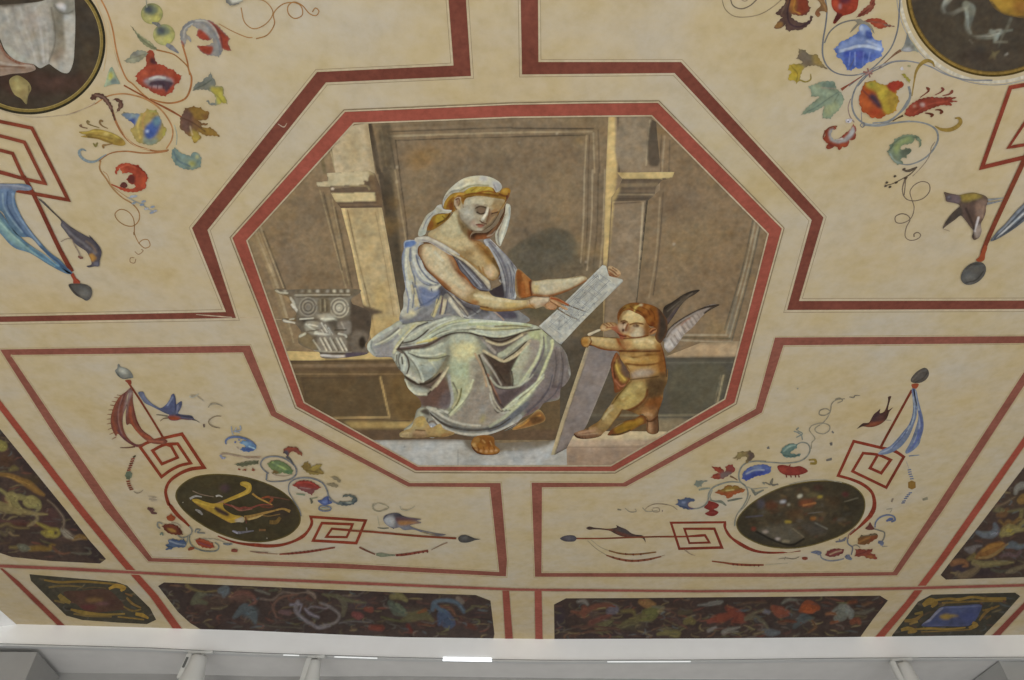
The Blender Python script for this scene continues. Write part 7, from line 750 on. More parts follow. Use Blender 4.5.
part('ferrule', staff, V1(200,205, 245,200, 252,225, 238,245, 222,225), '8d4430', step=.6)
part('staff_finial', staff, V1(120,125, 138,105, 142,75, 152,72, 165,92, 215,108, 250,140, 265,180, 230,188, 185,192, 145,170), '74756f', [dab(*V1(185,130)[0],5,2.6,'a3a398',1.2,.95,25), L(V1(130,140,170,185,250,185), 1.2, '57544e', .6)], step=.6)
part('ribbon', PL, [V1(248,260, 205,295, 160,330, 120,390, 95,460, 85,520, 95,590, 130,650)+V2(60,110,120,165,200,212,235,215,280,185,215,195,150,150,110,80,100,20)+V1(180,540,185,480,215,400,215,330,240,290), V1(250,262, 262,300, 262,360, 275,440, 300,530, 340,600, 400,645)+V2(360,155,430,150,460,170,440,190,330,185,270,150,210,90,160,30)+V1(215,560,205,480,215,410,225,330)], '7d4a3c', [P(V1(240,270,260,300,230,360,215,440,190,540,195,420,215,330), '8c7a78', 1), L(V1(160,330,110,430,105,540,150,650), 2, '8a4c38', .9), L(V1(200,310,160,400,140,520,170,640), 1.6, '5f3c40', .9,.8), L(V1(180,330,150,430,150,540,180,650), 1.2, '946a60', .8,.8), L(V1(240,420,250,520,300,610,400,665), 2.6, '9a5038', 1), L(V1(265,400,285,510,330,590,400,640), 1.2, '6d3630', .6), L(V2(200,90,290,160,420,175), 1.6, '9c5a44', .7), L(V2(60,80,140,170,220,210), 1.3, '64404a', .7), L(V1(215,400,200,500,225,600), 1, '5d4446', .6)], step=.7)
strokes('fringe', PL, [(V1(x, y, x - 36, y + k), [.9, .4], '8a5a40') for x, y, k in ((170,325,-6),(148,345,-6),(130,375,-4),(115,405,-4),(103,440,0),(95,475,2),(90,510,6),(90,545,8),(98,585,12),(112,620,16),(130,655,20))] + [(V2(80,222,140,222,200,214), [.5,.9,1.4], '6a4038')])
bird = part('bird', PL, [V1(305,300, 345,295, 365,335, 400,375, 450,410, 485,425, 530,395, 560,350, 575,315, 590,310, 605,350, 610,395, 630,380, 652,370, 655,400, 640,440, 625,468, 680,480, 735,488, 755,515, 795,538, 750,522, 700,520, 650,515, 610,525, 560,520, 540,495, 555,480, 520,465, 470,440, 410,410, 360,385, 325,340)], '555a74', [P(V1(310,300,345,298,380,350,470,420,470,440,380,395,330,345), '6a7088', 1), P(V1(490,430,560,350,590,312,605,360,600,440,560,470), '525878', 1), L(V1(540,400,580,340), 2, '757c96', .8), L(V1(625,400,615,460), 1.6, '6d7088', .7), P(V1(540,490,620,490,650,512,600,525,555,518), '9c4a28', .8), L(V1(610,480,740,500), 1.4, '433f4c', .6), L(V1(600,340,605,440), 1, '3f4058', .6), L(V1(640,512,740,517), 1, '7a4a34', .6)], step=.6)
strokes('bird_leg', bird, [(V1(540,490,490,482,450,478), [1.4,1,.8], '77705f'), (V1(545,505,510,508,480,530), [1.2,.9,.6], '77654f'), (V1(740,518,770,525,795,540), [1,.6,.4], '55504c')])
strokes('bead_string', PL, [(V2(205,285,185,300), [1,1.4], '4f4a3a')] + [(V2(x-16,y+4,x+14,y-2), [1,1.6,1], c) for x,y,c in ((183,310,'84483a'),(178,328,'8a4434'),(172,346,'7d5040'),(165,364,'8a4434'),(158,382,'7d4a3a'),(152,400,'8f4434'),(146,490,'8f4a34'),(150,508,'84503c'),(156,524,'8f4a34'),(164,540,'7d503c'),(172,554,'8a4a38'))] + [(V2(125,430,150,440,175,445), [3,6,3], '66705c'), (V2(130,460,160,462), [2,3], '5d6450'), (V2(190,570,210,585,240,580,265,560), [.4,.7,.7,.4], '8d806a')])
strokes('bead_string', PL, [(V6(155,515,250,508,370,497,480,480,600,460), [1,1.4,1.6,1.4,1], '8a4a3a'), *[(V6(x,512-(x-200)*.12-5,x+14,512-(x-200)*.12+7), 1.1, '7a3a30') for x in range(220,500,32)], (V6(-20,505,140,514), .5, '9c7a60')])
strokes('bead_string', PL, [(V6(795,458,850,485,920,515), [1.4,1.2,1], '7d5444'), (V6(930,515,970,520,1024,525), [1.6,3,1], '6a705c'), (V7(60,512,95,520,150,522,200,522), [1.4,3,1.4,1], '777c66'), (V7(205,522,270,518,370,502,465,485), [1.6,1.8,1.6,1.2], '8a4a3a'), *[(V7(x,523-(x-205)*.12-6,x+10,523-(x-205)*.12+7), 1.2, '743830') for x in range(215,460,34)], (V7(490,480,560,445,620,420), [.5,.8,.8], '8f7660')])
bird = part('bird', PL, V7(105,235, 118,205, 150,192, 190,184, 230,186, 260,205, 300,218, 350,225, 412,235, 375,245, 412,262, 350,275, 320,285, 370,310, 450,330, 520,345, 608,358, 560,368, 500,362, 430,345, 350,318, 270,320, 235,300, 190,308, 150,292, 118,265), '6c6a72', [P(V7(115,230,160,210,195,225,195,290,150,285,120,260), '9a9ca0', 1), P(V7(190,190,240,186,300,218,250,225,200,215), '47444c', .8), P(V7(200,225,300,222,410,236,330,248,220,258), '64464a', .8), P(V7(220,255,330,248,405,262,330,275,240,285), '94683c', .8), L(V7(110,230,140,198,200,186), 1, '545058', .5), P(V7(230,290,330,300,420,340,340,318,260,320), '74757e', .8), L(V7(420,338,500,355,560,360), 1.2, '8d7a4c', .6), L(V7(520,355,605,360), 1.2, '5d5860', .6)], step=.6)
strokes('bird_leg', bird, [(V7(60,302,110,308,150,305), [.6,1.2,1], '6a6a5c'), (V7(180,300,190,310), 1, '55545c')])
staff = strokes('staff', PL, [(V6(720,325,840,332)+V7(0,334,200,352,400,370,690,388), [1.9,2.0,1.9,2.0], '84452f')], mat=BAND)
part('staff_finial', staff, V7(705,388, 720,368, 760,360, 800,372, 840,388, 885,394, 840,402, 800,416, 760,422, 720,415), '52504e', [dab(*V7(760,385)[0],4,1.6,'686868',.9,.9)], step=.6)
GV = '74767a'
vine = strokes('vine', PL, [
 (V5(290,405,320,412,400,412,460,402,500,385,530,350,525,300,480,255,420,222,340,212,270,230,245,275,270,320,310,350), [.6,.8,1,1.2,1.1,1,1.1,1,1], GV), (V5(510,280,480,235,450,210), [1,1.4,1.6], '5a5a5c'), (V5(570,690,555,640,500,550,470,490,475,430,520,395,600,382,680,395,740,425,775,480,790,530,830,575,870,590), [.7,.8,.8,1,1.2,1.1,1.1,1.2], GV), (V5(295,350,290,400), 1.2, '6d747c'), (V5(330,340,360,360,440,370,500,350), .5, 'a08a72'), (V5(20,205,90,215,180,215,250,215), [.5,.7,.6], 'a0846a'),
 (V3(245,520,270,510,320,515,400,530,470,545,560,545), [1.4,1,.7,.7], '9a8672'), (V3(240,520,262,545,285,540), [1.4,1.6,1], '84889c'), (V3(290,435,285,410,310,385,370,375,440,390,500,425,525,455), [.8,1.4,1.6,1.6,1.8,1.8], '5f6f94'), (V3(330,290,335,330,345,360), .7, '8a94a4'), (V3(370,300,360,340), .7, '8a94a4'), (V3(400,285,405,320,350,330,400,340), [1,.8,.6], '8a94a4'), (V3(260,130,215,112,165,118,145,140), [.5,.7,.7,.6], '8a8270'), (V3(250,210,200,212,155,240,150,262,180,292,240,305), [.5,.8,1,.8,.5], '8a7a62'), (V3(5,40,60,55,110,90), .5, '9a9080'),
 (V3(105,287,118,285), [2.4,2.4], '665450'), (V1(715,330,740,340,790,310), [1,.8,.5], '9a988c'), (V1(870,410,890,390,930,390), .6, '8f8672'),
 (V4(395,370,415,400,410,430,370,455,330,462,300,440), [1,1,1,1], '7c7a70'), (V4(400,440,395,480,420,530,480,560,560,572,620,560,630,530,600,500), [.8,.9,1,1.1,1,.8], '74766c'), (V4(380,455,375,500,360,530), .8, '7d7f78'), (V4(180,350,145,340,140,370,160,390), [.8,1.2,.8], '84847c'), (V4(250,340,300,350,330,380), .6, '9a8a72'), (V4(440,420,450,395,480,400,460,420,520,425), [1,.8,1,.8], '7a7c78'), (V4(430,480,520,470,620,480,680,500), [.5,.6,.5], '9a917c'), (V4(60,130,130,140,70,155,140,160,90,170), .4, '9c8f7c'), (V4(60,225,90,240,100,262,135,268), [1.6,3,2,1], '6a4a46'), (V4(95,225,115,245), 1, '6f544c'), (V4(880,572,950,580,1024,580), [.4,1,.5], '8a6a58'),
 (V5(640,545,655,575,650,590), [1,1.6,1], '6f6c5a'), (V5(700,540,650,550), .8, '8a8a6c'), (V5(530,512,600,520), [.8,1.2], '7a8a70'), (V6(405,75,415,100), [1,1.6], '6d6a58'), (V6(935,110,905,130,915,160,960,170,1010,150), [.6,.9,.6,.5], '8f8672'), (V7(30,110,20,135,40,165,90,170,150,140,80,108,40,110), [.8,1,.6,.5,.5], '8f8870'), (V7(240,130,250,155,300,162,360,130), [.7,.6,.4], '96907c'), (V7(60,210,75,290), .4, '94907c')])
part('blue_flower', vine, V3(395,420, 420,405, 470,410, 505,430, 532,455, 520,480, 470,497, 430,492, 400,478, 420,460, 450,455, 430,440), '5c7ca0', [P(V3(400,470,460,460,525,462,500,490,430,490), '46588c', .8), dab(*V3(440,430)[0],3,1.4,'7f9cb0',.8,.9), L(V3(470,450,520,470), 1, '8fb0c0', .5)], step=.6)
strokes('blue_dot', vine, [(V3(355,415,368,420), [2,2], '5f6a90'), (V3(385,398,400,402), [1.4,1.6], '7480a0'), (V3(375,455,390,470), 1, '9a8a7a')])
part('green_flower', vine, V5(295,270, 330,250, 380,242, 430,258, 470,285, 505,325, 495,355, 450,350, 420,340, 385,352, 340,348, 345,325, 320,305), '68794e', [L(V5(340,260,400,290,470,330), 1.6, '94a860', .7), P(V5(340,320,390,335,385,350,340,348), '775f38', .7), P(V5(440,320,500,330,490,355,440,345), '5d7a54', .7), dab(*V5(370,270)[0],4,2,'5f7458',.8,.9)], step=.6)
part('spiky_leaf', vine, V5(30,275, 90,262, 140,250, 230,245, 225,272, 150,282, 100,295, 60,285), '65664e', [L(V5(60,280,150,268,225,258), .8, '4f5040', .5)], step=.6)
strokes('red_berry', vine, [(V5(x-10,y-4,x+8,y+4), [1.6,2.2,1.2], c) for x,y,c in ((75,315,'8a4a34'),(122,320,'7f4230'),(185,322,'8a4430'))] + [(V5(130,310,100,325), .8, '8a5a40'), (V5(200,325,180,305), .9, '8a4a34')])
part('red_curled_leaf', vine, V5(430,155, 465,132, 510,140, 535,135, 555,165, 580,185, 575,208, 545,195, 520,175, 490,172, 470,195, 465,215, 450,195, 425,185), '84483a', [P(V5(430,170,460,165,470,200,455,205,430,190), '54525a', .7), dab(*V5(560,195)[0],2,1.4,'8a5a38',.6,.9), L(V5(450,150,540,150), 1, '944a34', .6)], step=.6)
part('oak_leaf', vine, V5(570,295, 595,262, 620,255, 645,280, 650,300, 690,275, 740,275, 715,305, 735,325, 755,350, 700,358, 640,355, 600,328), '84703a', [P(V5(570,295,620,258,645,290,610,325), '7a6434', .7), P(V5(650,300,740,276,700,315,660,325), '97823e', .7), L(V5(600,320,680,335,745,350), 1, '6a5630', .5)], step=.6)
part('red_flower', vine, V5(500,440, 545,408, 590,402, 650,410, 690,435, 730,460, 700,475, 680,485, 655,522, 615,500, 560,478), '903e36', [P(V5(530,450,620,470,700,470,650,520,580,490), '7a4a48', .8), L(V5(540,425,620,420,690,440), 1.4, 'a3443a', .7), L(V5(560,460,640,470), 1, '8f6a66', .5)], step=.6)
part('grey_leaf', vine, [V5(770,430, 830,425, 870,450, 850,462, 800,450), V5(800,375, 850,372, 885,405, 880,425, 850,405)], '84795f', step=.6)
part('blue_lily', vine, V5(700,565, 730,560, 755,540, 785,530, 795,560, 820,580, 790,595, 750,602, 720,585), '54608c', [dab(*V5(760,575)[0],3,1.6,'6a78a8',.7,.9), L(V5(780,535,790,590), .8, '3f4878', .5)], step=.6)
strokes('blue_ring', vine, [(V6(470,148,480,132,530,130,568,145,560,162,510,168,475,158,470,146), 1.4, '6a7280'), (V6(490,148,545,148), 1, '8f9488')])
part('grey_curled_leaf', vine, V5(850,590, 880,570, 920,575, 970,570, 985,545, 950,530, 900,540, 905,520, 960,515, 1005,530, 1022,565, 990,595, 930,608, 880,602), '5f6662', [L(V5(900,590,980,595,1010,560), 1.2, '47505a', .6), dab(*V5(950,580)[0],3,1,'8a8f84',.6,.8)], step=.6)
part('orange_bud', vine, V4(212,295, 235,282, 248,268, 262,285, 285,300, 270,325, 240,328, 220,318), '984a2a', step=.6)
part('red_flower', vine, V4(175,370, 200,355, 250,352, 300,370, 330,400, 345,440, 300,440, 240,432, 205,410), '6d3a2a', [P(V4(215,385,260,390,290,415,250,415), '9a7234', .7), P(V4(180,370,250,355,310,380,240,378), '80402e', .8), L(V4(300,380,335,435), 1, '55302a', .5)], step=.6)
part('blue_flower', vine, V4(205,520, 235,505, 220,485, 260,470, 310,485, 350,472, 372,510, 360,540, 310,540, 280,535, 250,555, 200,560, 225,540), '50607c', [L(V4(240,490,300,510,360,520), 1.4, '7c8494', .6), L(V4(210,525,280,545), 1, '3f4a58', .5), L(V4(260,480,350,495), 1, '45537a', .5)], step=.6)
part('red_flower', vine, V4(445,480, 475,465, 530,482, 580,505, 597,540, 560,548, 500,540, 455,510), '97432c', [L(V4(470,500,560,530), 1.2, '7d4450', .6), L(V4(460,480,530,490,580,515), 1, 'a8583a', .6)], step=.6)
strokes('small_berry', vine, [(V4(385,560,410,548,435,545), [2,3.4,2], '8a4a30'), (V4(730,565,755,565,780,568), [2.4,3.6,2.4], '84483a'), (V4(665,510,700,515,740,512), [1,2.2,1], '6a6f74'), (V4(160,440,175,425,185,445), [1.4,2,1.4], '6f7a6c')])

# ---- lower panel with the still-life medallion
W1=Crop(550,490,8); W2=Crop(640,440,8); W3=Crop(660,490,8); W4=Crop(730,470,6.8); W5=Crop(760,380,8); W6=Crop(820,360,8); W7=Crop(820,430,8); W8=Crop(810,495,8)
PB = thing('ornamental_panel', 'red framed panel with dark still life medallion, blue ribbon and two brown birds', 'painting', (790, 470), ORN)
E1 = X(783.5,345.3, 762,412.5, 626,486.6, 542,487.4, 541.5,573, 780,573.2, 893,572, 934,510, 1024,372, 1043,343); E1 = E1 + [E1[0]]
E2 = X(775,337.5, 755.7,408.7, 623,483, 531.5,482.6, 535,576.8, 780,577, 897,575.5, 943,510, 1033,372, 1056,336); E2 = E2 + [E2[0]]
frame(PB, E1, E2, E1[:-1], False, RED3, True)
md = smooth(W4(45,370, 60,320, 120,250, 220,180, 350,120, 500,85, 640,74, 760,85, 850,120, 905,180, 917,240, 900,310, 850,380, 760,440, 660,480, 560,510, 450,530, 340,530, 230,512, 120,465, 65,420), n=4)
med = part('medallion', PB, md, '4a4232', [dab(*W4(450,280)[0],44,24,'544938',5,.8), *[dab(799 + 58 * math.cos(i * 2.4) * ((i % 17) / 17) ** .6, 514 + 29 * math.sin(i * 2.4) * ((i % 13) / 13) ** .6, 1.5 + (i % 5) * .9, .8 + (i % 3) * .6, ('5f4a34', '6a5a42', '3a352c', '57503f', '6b4432', '5d5a54', '4f4230', '77623f')[i % 8], .7, .55, -20 + (i % 4) * 15) for i in range(120)], dab(*W4(800,250)[0],10,10,'3c372c',3,.6), dab(*W4(200,450)[0],16,6,'403c34',3,.8), P(W4(180,410,380,370,500,450,440,490,350,500,260,450), '615a4c', 2), P(W4(480,380,580,350,660,420,560,440), '544d44', 2), L(W4(180,420,300,480,420,510,500,470), 2, '302c26', .9), dab(*W4(280,240)[0],7,4.5,'65402c',1.6,.9), dab(*W4(520,225)[0],8,4,'7f4a30',1.4,.9), L(W4(500,240,580,225), 2, '9a6238', .7), dab(*W4(475,177)[0],2.8,1.8,'b0ac98',.7,.95,-20), dab(*W4(360,215)[0],3.2,1.8,'9c9ca4',.7,.95,-10), dab(*W4(400,235)[0],1.6,1.2,'8d8878',.6), dab(*W4(612,182)[0],2.6,1.5,'a08a30',.6,.95), dab(*W4(395,352)[0],3.6,1.5,'97822c',.7,.95), dab(*W4(565,330)[0],3,2.2,'94602c',.9,.9), dab(*W4(785,165)[0],3.4,2,'6a3034',1,.9), dab(*W4(160,400)[0],2.6,2,'80402e',.8,.9), dab(*W4(240,420)[0],3,1.4,'9a8f88',.8,.9), dab(*W4(325,468)[0],2.6,1.4,'a89c98',.8,.9), dab(*W4(380,485)[0],4,1,'8f8266',.7,.9), dab(*W4(560,170)[0],6,2,'6d6444',1.2,.9), dab(*W4(600,120)[0],5,3,'54382e',1.4,.8), L(W4(780,215,870,190), 1, '6d6654', .6), L(W4(580,360,660,400), 1.4, '6f6a5e', .7), L(W4(530,295,630,285), .9, '66605a', .6), L(W4(110,320,220,310), 1.4, '57525a', .8), dab(*W4(210,230)[0],4,5,'55525e',1.4,.8), L(W4(430,400,500,455), 1.2, '776c58', .6), dab(*W4(440,300)[0],9,5,'5c4630',2,.8), dab(*W4(700,210)[0],9,5,'54432f',2,.8)], sm=False, step=.8)
strokes('gilt_rim', med, [(md, 1.1, '6a5c30', True)])
strokes('meander', PB, [(W3(0,374,200,372,360,362,395,420,235,425,195,310,435,310,495,460,155,470,88,262,520,258,520,300,560,370,640,430,740,480,840,500,1024,500) + W4(380,565,480,550), [1.7,1.7,1.8,2.8,1.9,2.8,2.1,3.3,2.2,3.0,2.3,3.6,3.6,3.0,2.5,2.2,1.7,1.2], '883a2a'),
 (W7(465,195,400,305,490,345,565,240,470,200,345,185,260,330,530,460,670,215,600,170,480,140,270,90,145,365,250,395,350,440,415,500,435,570,430,630,400,690) + W8(480,170,400,250,320,320), [2.8,3.0,2.8,2.8,2.8,3.0,3.3,3.0,3.0,2.8,2.8,3.2,3.3,3.0,3.6,4.1,4.7,4.4,3.6,1.9,1.2], '8a3a28')], n=1, mat=BAND)
staff = strokes('staff', PB, [(W6(735,240,620,450,490,690)+W7(485,145), [2.4,2.6,2.8], '7a3826')], mat=BAND)
part('ferrule', staff, W6(732,195, 790,192, 775,225, 752,232, 740,225), '9a4a2e', step=.6)
part('staff_finial', staff, W6(725,160, 740,130, 785,85, 840,62, 865,80, 872,115, 850,155, 810,180, 760,185, 730,175), '5a544e', [L(W6(740,160,800,100,850,80), 1.6, '6a645e', .8), L(W6(760,180,830,140,860,100), 1, '48423e', .5), dab(*W6(800,130)[0],5,3,'635c56',1,.8,-40)], step=.6)
part('ribbon', PB, [W6(748,226, 768,240, 785,310, 806,390, 826,470, 828,550, 806,630) + W7(795,110, 752,158, 690,190, 682,176, 716,110, 744,45) + W6(766,540, 785,465, 780,395, 762,320), W6(735,228, 752,232, 766,300, 778,370, 772,450, 752,515) + W7(725,25, 690,85, 640,140, 560,186, 488,198, 464,190, 490,164, 560,128, 620,68, 668,10) + W6(705,525, 734,455, 744,385, 740,300)], '697590', [L(W6(752,240,775,340,800,440,815,540,780,640), 2.2, '5a6494', .9), L(W6(770,400,795,480,790,560,750,660), 1.3, '8890a8', .6), L(W6(760,250,770,320,790,400), 1.6, '8d97a4', .7), L(W6(745,300,755,400,740,490,690,580), 1.4, '8d98a6', .7), L(W6(742,340,745,430,720,520), 1.1, '545c78', .6), L(W7(680,20,620,100,540,160,470,185), 1.4, '8790a6', .6), L(W7(700,0,640,80,580,140), 1, '556088', .5), L(W7(790,0,770,90,710,170), 1.8, '5a68a0', .7)], step=.6)
bird = part('bird', PB, W6(298,550, 325,520, 345,505, 390,500, 410,470, 430,435, 460,410, 482,392, 478,425, 510,415, 530,380, 545,320, 545,295, 570,290, 562,320, 548,370, 545,400, 585,378, 555,415, 545,445, 530,475, 490,510, 440,532, 390,538, 340,532), '583a34', [P(W6(390,505,520,490,480,515,430,532,360,532), '8a4c34', .8), P(W6(410,480,480,395,490,450,440,490), '4f3a3c', .8), L(W6(530,470,545,380,555,300), 1, '4a3a30', .5), L(W6(320,525,390,510), 1.2, '3f332c', .5), dab(*W6(480,465)[0],3.4,3,'664440',.8,.8)], step=.6)
strokes('bird_leg', bird, [(W6(530,480,570,483), [1.2,.6], '8a8570'), (W6(330,520,298,550), [1,.4], '4a4034')])
strokes('bead_string', PB, [(W7(x-14,y,x+14,y-4), [.8,1.5,.8], '5a6a90') for x,y in ((715,320),(718,338),(722,356),(730,374),(735,392),(722,505),(708,520),(695,535),(685,550),(672,570),(665,585))] + [(W7(705,440,735,440,765,438), [4,6.5,4], '86642c'), (W7(690,250,705,290,712,310), .6, '9a9088'), (W7(710,208,795,200), [1,.6], '6f7a8a')])
strokes('bead_string', PB, [(W1(300,405,370,470,450,520), .5, '8a8068'), (W1(330,400,400,455,480,490), .5, '958c74'), (W1(470,485,560,508,680,515,850,497), [1,1.2,1.4,1], '7f5a38'), (W1(450,522,540,550,650,567,780,557,890,532), [1,1.6,1.7,1.6,1], '84503a'), *[(W1(x,y,x+12,y+9), 1.3, '703c2a') for x,y in ((500,535),(550,548),(600,560),(650,562),(700,562),(750,556),(800,548),(600,508),(660,512),(720,510))], (W1(890,530,920,520), .5, '9c8a70')])
strokes('bead_string', PB, [(W3(415,570,500,580,580,592,700,600,830,600), [1,1.2,1.6,1.7,1.2], '8a4c34'), *[(W3(x,588+(x-570)*.06,x+10,602+(x-570)*.04), 1.2, '743a2c') for x in range(580,790,34)], (W3(200,480,240,510,280,525), [1.4,.7,.4], '8f7e68'), (W3(840,600,950,590,1024,585), .4, '9a927c')])
bird = part('bird', PB, W1(290,305, 315,292, 350,300, 400,305, 460,310, 510,305, 535,298, 530,282, 560,295, 610,315, 650,345, 690,358, 735,362, 755,378, 765,420, 745,390, 700,382, 640,378, 580,372, 520,350, 480,328, 420,318, 350,315, 310,318), '5a4640', [P(W1(540,300,620,325,660,355,600,350,550,330), '504a4c', .8), P(W1(520,330,600,350,650,372,570,368), '6d4438', .7), L(W1(300,305,350,308), 1.4, '4f4038', .5), L(W1(700,370,750,378), 1.6, '3c3634', .5), L(W1(420,312,500,320), 1, '84503c', .5)], step=.6)
staff = strokes('staff', PB, [(W1(205,388,400,388,700,378,990,372)+W3(120,373), [1.5,1.5,1.5], '7f4430')], mat=BAND)
part('staff_finial', staff, W1(80,388, 110,370, 150,362, 195,366, 212,385, 200,408, 150,414, 110,408), '545058', [dab(*W1(150,385)[0],4.5,1.6,'66626a',.8,.9)], step=.6)
GB = '7f8076'
vine = strokes('vine', PB, [
 (W2(755,690,760,640,780,590,830,520,862,450,860,400,840,365,800,330,790,280,810,220,850,185,920,170,1010,172), [.7,.8,.9,1.1,1.2,1.2,1.2,1], GB), (W2(860,375,900,392,960,385,1024,382), [.8,.7,.5], '8a887a'), (W2(810,340,720,335,640,355,580,385,550,430,545,480,520,520,470,545,420,552), [1,1.1,1.2,1.2,1.2,1,.8], GB), (W2(560,385,500,392,470,400), [1,1.6,1.2], '7d8274'), (W2(580,400,560,450,570,480), .8, '85867a'), (W2(780,322,745,300,720,290), [.8,1.4], '7a5f44'), (W2(560,480,600,490,650,495,690,525), [.6,1,2.2,1], '74776a'), (W2(700,488,750,478,820,465), [1,1.6,.8], '6a6c60'),
 (W2(300,560,260,530,200,515,120,512,70,530,40,555), [.5,.8,.7,.5], '8f7f66'), (W2(100,545,150,545,155,570,110,575,95,555), .6, '8f7f68'), (W2(180,560,178,575), .7, '85786a'), (W1(540,155,570,160), [1.2,.8], '77705f'), (W1(600,145,640,175,690,170,680,150), [.6,.7,.5], '8a8270'), (W1(740,140,770,170,860,165), [.6,.8,.5], '8f8874'),
 (W2(890,390,920,425,990,400), [1,2,1], '737468'), (W2(910,400,920,440,950,420), 1, '737468'), (W2(1000,350,980,340), [2,1], '7a7a6c'),
 (W5(0,655,100,660,220,665,330,645,385,600,400,550,380,510,330,500,290,520), [.8,.9,1,1,1,.8], GB), (W5(410,550,415,500,440,470,395,400,410,370,440,355,500,345,555,365,555,400,510,430,450,415,440,390,500,345,540,300,565,250), [.8,.8,.8,.9,.9,.9,.8,.7], '8d8570'), (W5(565,250,530,230,480,245,475,275,520,282,560,255,575,190,610,160,680,150), [.8,.9,.8,.6], '857d6a'), (W5(600,155,640,145,660,165,620,185), .7, '857d6a'), (W5(715,135,750,140,760,125,800,125), [.6,1,.8,.5], '7d7566'), (W5(270,410,300,420,330,440,340,480), [.8,1,.8], '7a8078'), (W5(290,400,310,380), 1, '80867e'), (W5(290,460,340,430,300,405), .8, '7a8278'), (W5(390,640,440,640,445,665,400,668), [1,2,1.6], '8a7434'),
 (W5(575,410,590,425), [1.4,1], '75726c'), (W5(560,515,575,510), [2,2.4], '686460'), (W5(55,545,75,540), [1.4,2], '6d6a64'), (W5(530,640,575,630), [1,1.6], '77726a'), (W5(295,70,308,68), [1,1], '8a857c'),
 (W7(50,245,90,235), [1,1.6], '6f6a62'), (W7(85,110,100,110), 2, '6d6862'), (W7(820,558,862,545), [1.4,1.8], '85806c'), (W7(570,560,585,565), [2.4,2.4], '8d806e'), (W7(530,635,580,630), .6, '8a8678'), (W7(560,660,575,640), .6, '8a8678'), (W8(655,40,665,44), [3,3], '8a7a68'),
 (W8(305,350,310,320,360,270), [1,.9,.8], '84685c'), (W8(300,350,305,390,340,420,330,480), [1,1.1,1.1,.9], '6f7078'), (W8(205,375,260,365,285,345,270,370), [1,1.6,1.4,.8], '6e6c74'), (W8(240,370,235,350), 1, '74727a'), (W8(10,460,50,455,80,465,60,480), [.8,2,2.4,1], '6c7084'), (W8(80,470,95,505,150,525,220,522,270,510), [1,1.1,1.1,.8], '787a80'), (W8(320,485,300,495,335,515), [1.6,3.6,1.6], '6a6e80'), (W8(340,410,370,400,400,420), .8, '80786c'),
 (W8(520,260,525,220,560,180,620,160,670,172,680,200,650,215), [1,1.1,1.2,1.2,1.4,1.4], '67708a'), (W8(610,210,640,195,665,190), [1,2.4,1.4], '5a6690'), (W8(510,270,560,285,595,300,590,350,570,375), [1,1.1,1.1,.9], '7a766c'), (W8(545,375,575,385,570,405), [2,3,1.6], '686e84'), (W8(575,412,620,410), [1,.5], '8a8070'), (W8(905,40,940,28), [1.2,1.8], '7f7a66'),
 (W4(760,85,640,66,500,76,400,98), [.5,.5,.5], '9a9484'), (W4(35,380,45,310,110,235,140,170), [.6,.7,.8], '85806f'), (W4(240,85,280,100,290,60,275,95,330,100), [1,.8,1,.8], '77705f')])
part('olive_curled_leaf', vine, W2(742,145, 775,125, 780,100, 820,90, 855,95, 880,82, 905,105, 920,125, 905,150, 885,165, 850,190, 835,200, 850,165, 860,140, 830,130, 800,150, 775,165, 775,148), '7d6c48', [P(W2(860,95,915,110,900,155,860,170,870,130), '60504a', .8), dab(*W2(800,120)[0],4,2,'8a7a4a',.8,.9)], step=.6)
part('maple_leaf', vine, W2(575,210, 610,218, 640,215, 668,240, 675,255, 690,245, 682,215, 710,200, 740,195, 765,240, 740,265, 700,290, 665,310, 610,315, 565,300, 600,270, 640,265, 600,245), '8a4034', [P(W2(640,270,700,250,745,265,690,300,650,310), '73615e', .9), dab(*W2(620,235)[0],3,2.4,'9c4632',.8,.9), dab(*W2(725,225)[0],3,3,'8c4844',.8,.9), L(W2(580,300,640,285), 1.2, '9a4c34', .6)], step=.6)
part('grey_leaf', vine, W2(432,360, 450,325, 490,325, 545,325, 500,345, 492,370, 460,378), '767c70', step=.6)
part('orange_flower', vine, W2(600,420, 630,400, 660,395, 690,365, 715,360, 740,370, 770,362, 800,380, 840,395, 835,415, 790,425, 750,440, 720,465, 690,468, 690,448, 650,440), '94552e', [P(W2(640,410,700,370,780,368,820,388,740,400,700,415), '8a6e30', .8), L(W2(690,405,750,398), 1.4, 'a89a5c', .5), P(W2(610,420,700,420,830,405,730,455,690,460), '97502c', .8)], step=.6)
part('red_bud', vine, W2(512,540, 540,510, 550,485, 570,492, 600,500, 632,520, 615,545, 590,555, 628,578, 600,605, 560,608, 520,590, 555,565), '863630', [dab(*W2(580,530)[0],4,2,'943c32',.8,.9), L(W2(530,585,600,580), 1.4, '92403a', .6)], step=.6)
part('blue_curled_flower', vine, W2(285,515, 310,495, 295,475, 340,478, 365,460, 410,465, 445,480, 430,490, 390,500, 385,530, 420,545, 450,548, 400,558, 350,550, 320,535), '545e78', [P(W2(385,505,430,505,445,525,400,545), '8c4438', .6), L(W2(410,525,450,520,445,500), 1, 'b0a28c', .4), dab(*W2(350,500)[0],2,1.4,'78809a',.6,.9), L(W2(300,520,380,545), 1, '3f4860', .5)], step=.6)
part('blue_bellflower', vine, W2(815,310, 825,260, 870,220, 930,200, 1000,195, 1050,215, 1045,260, 990,280, 930,290, 890,310, 850,328), '56659c', [P(W2(830,300,900,265,980,240,1040,250,980,280,900,305,850,325), '434f96', .8), L(W2(850,270,920,240,990,240), 1.6, '8b93a8', .6), dab(*W2(930,220)[0],5,2,'6a7898',.9,.9)], step=.6)
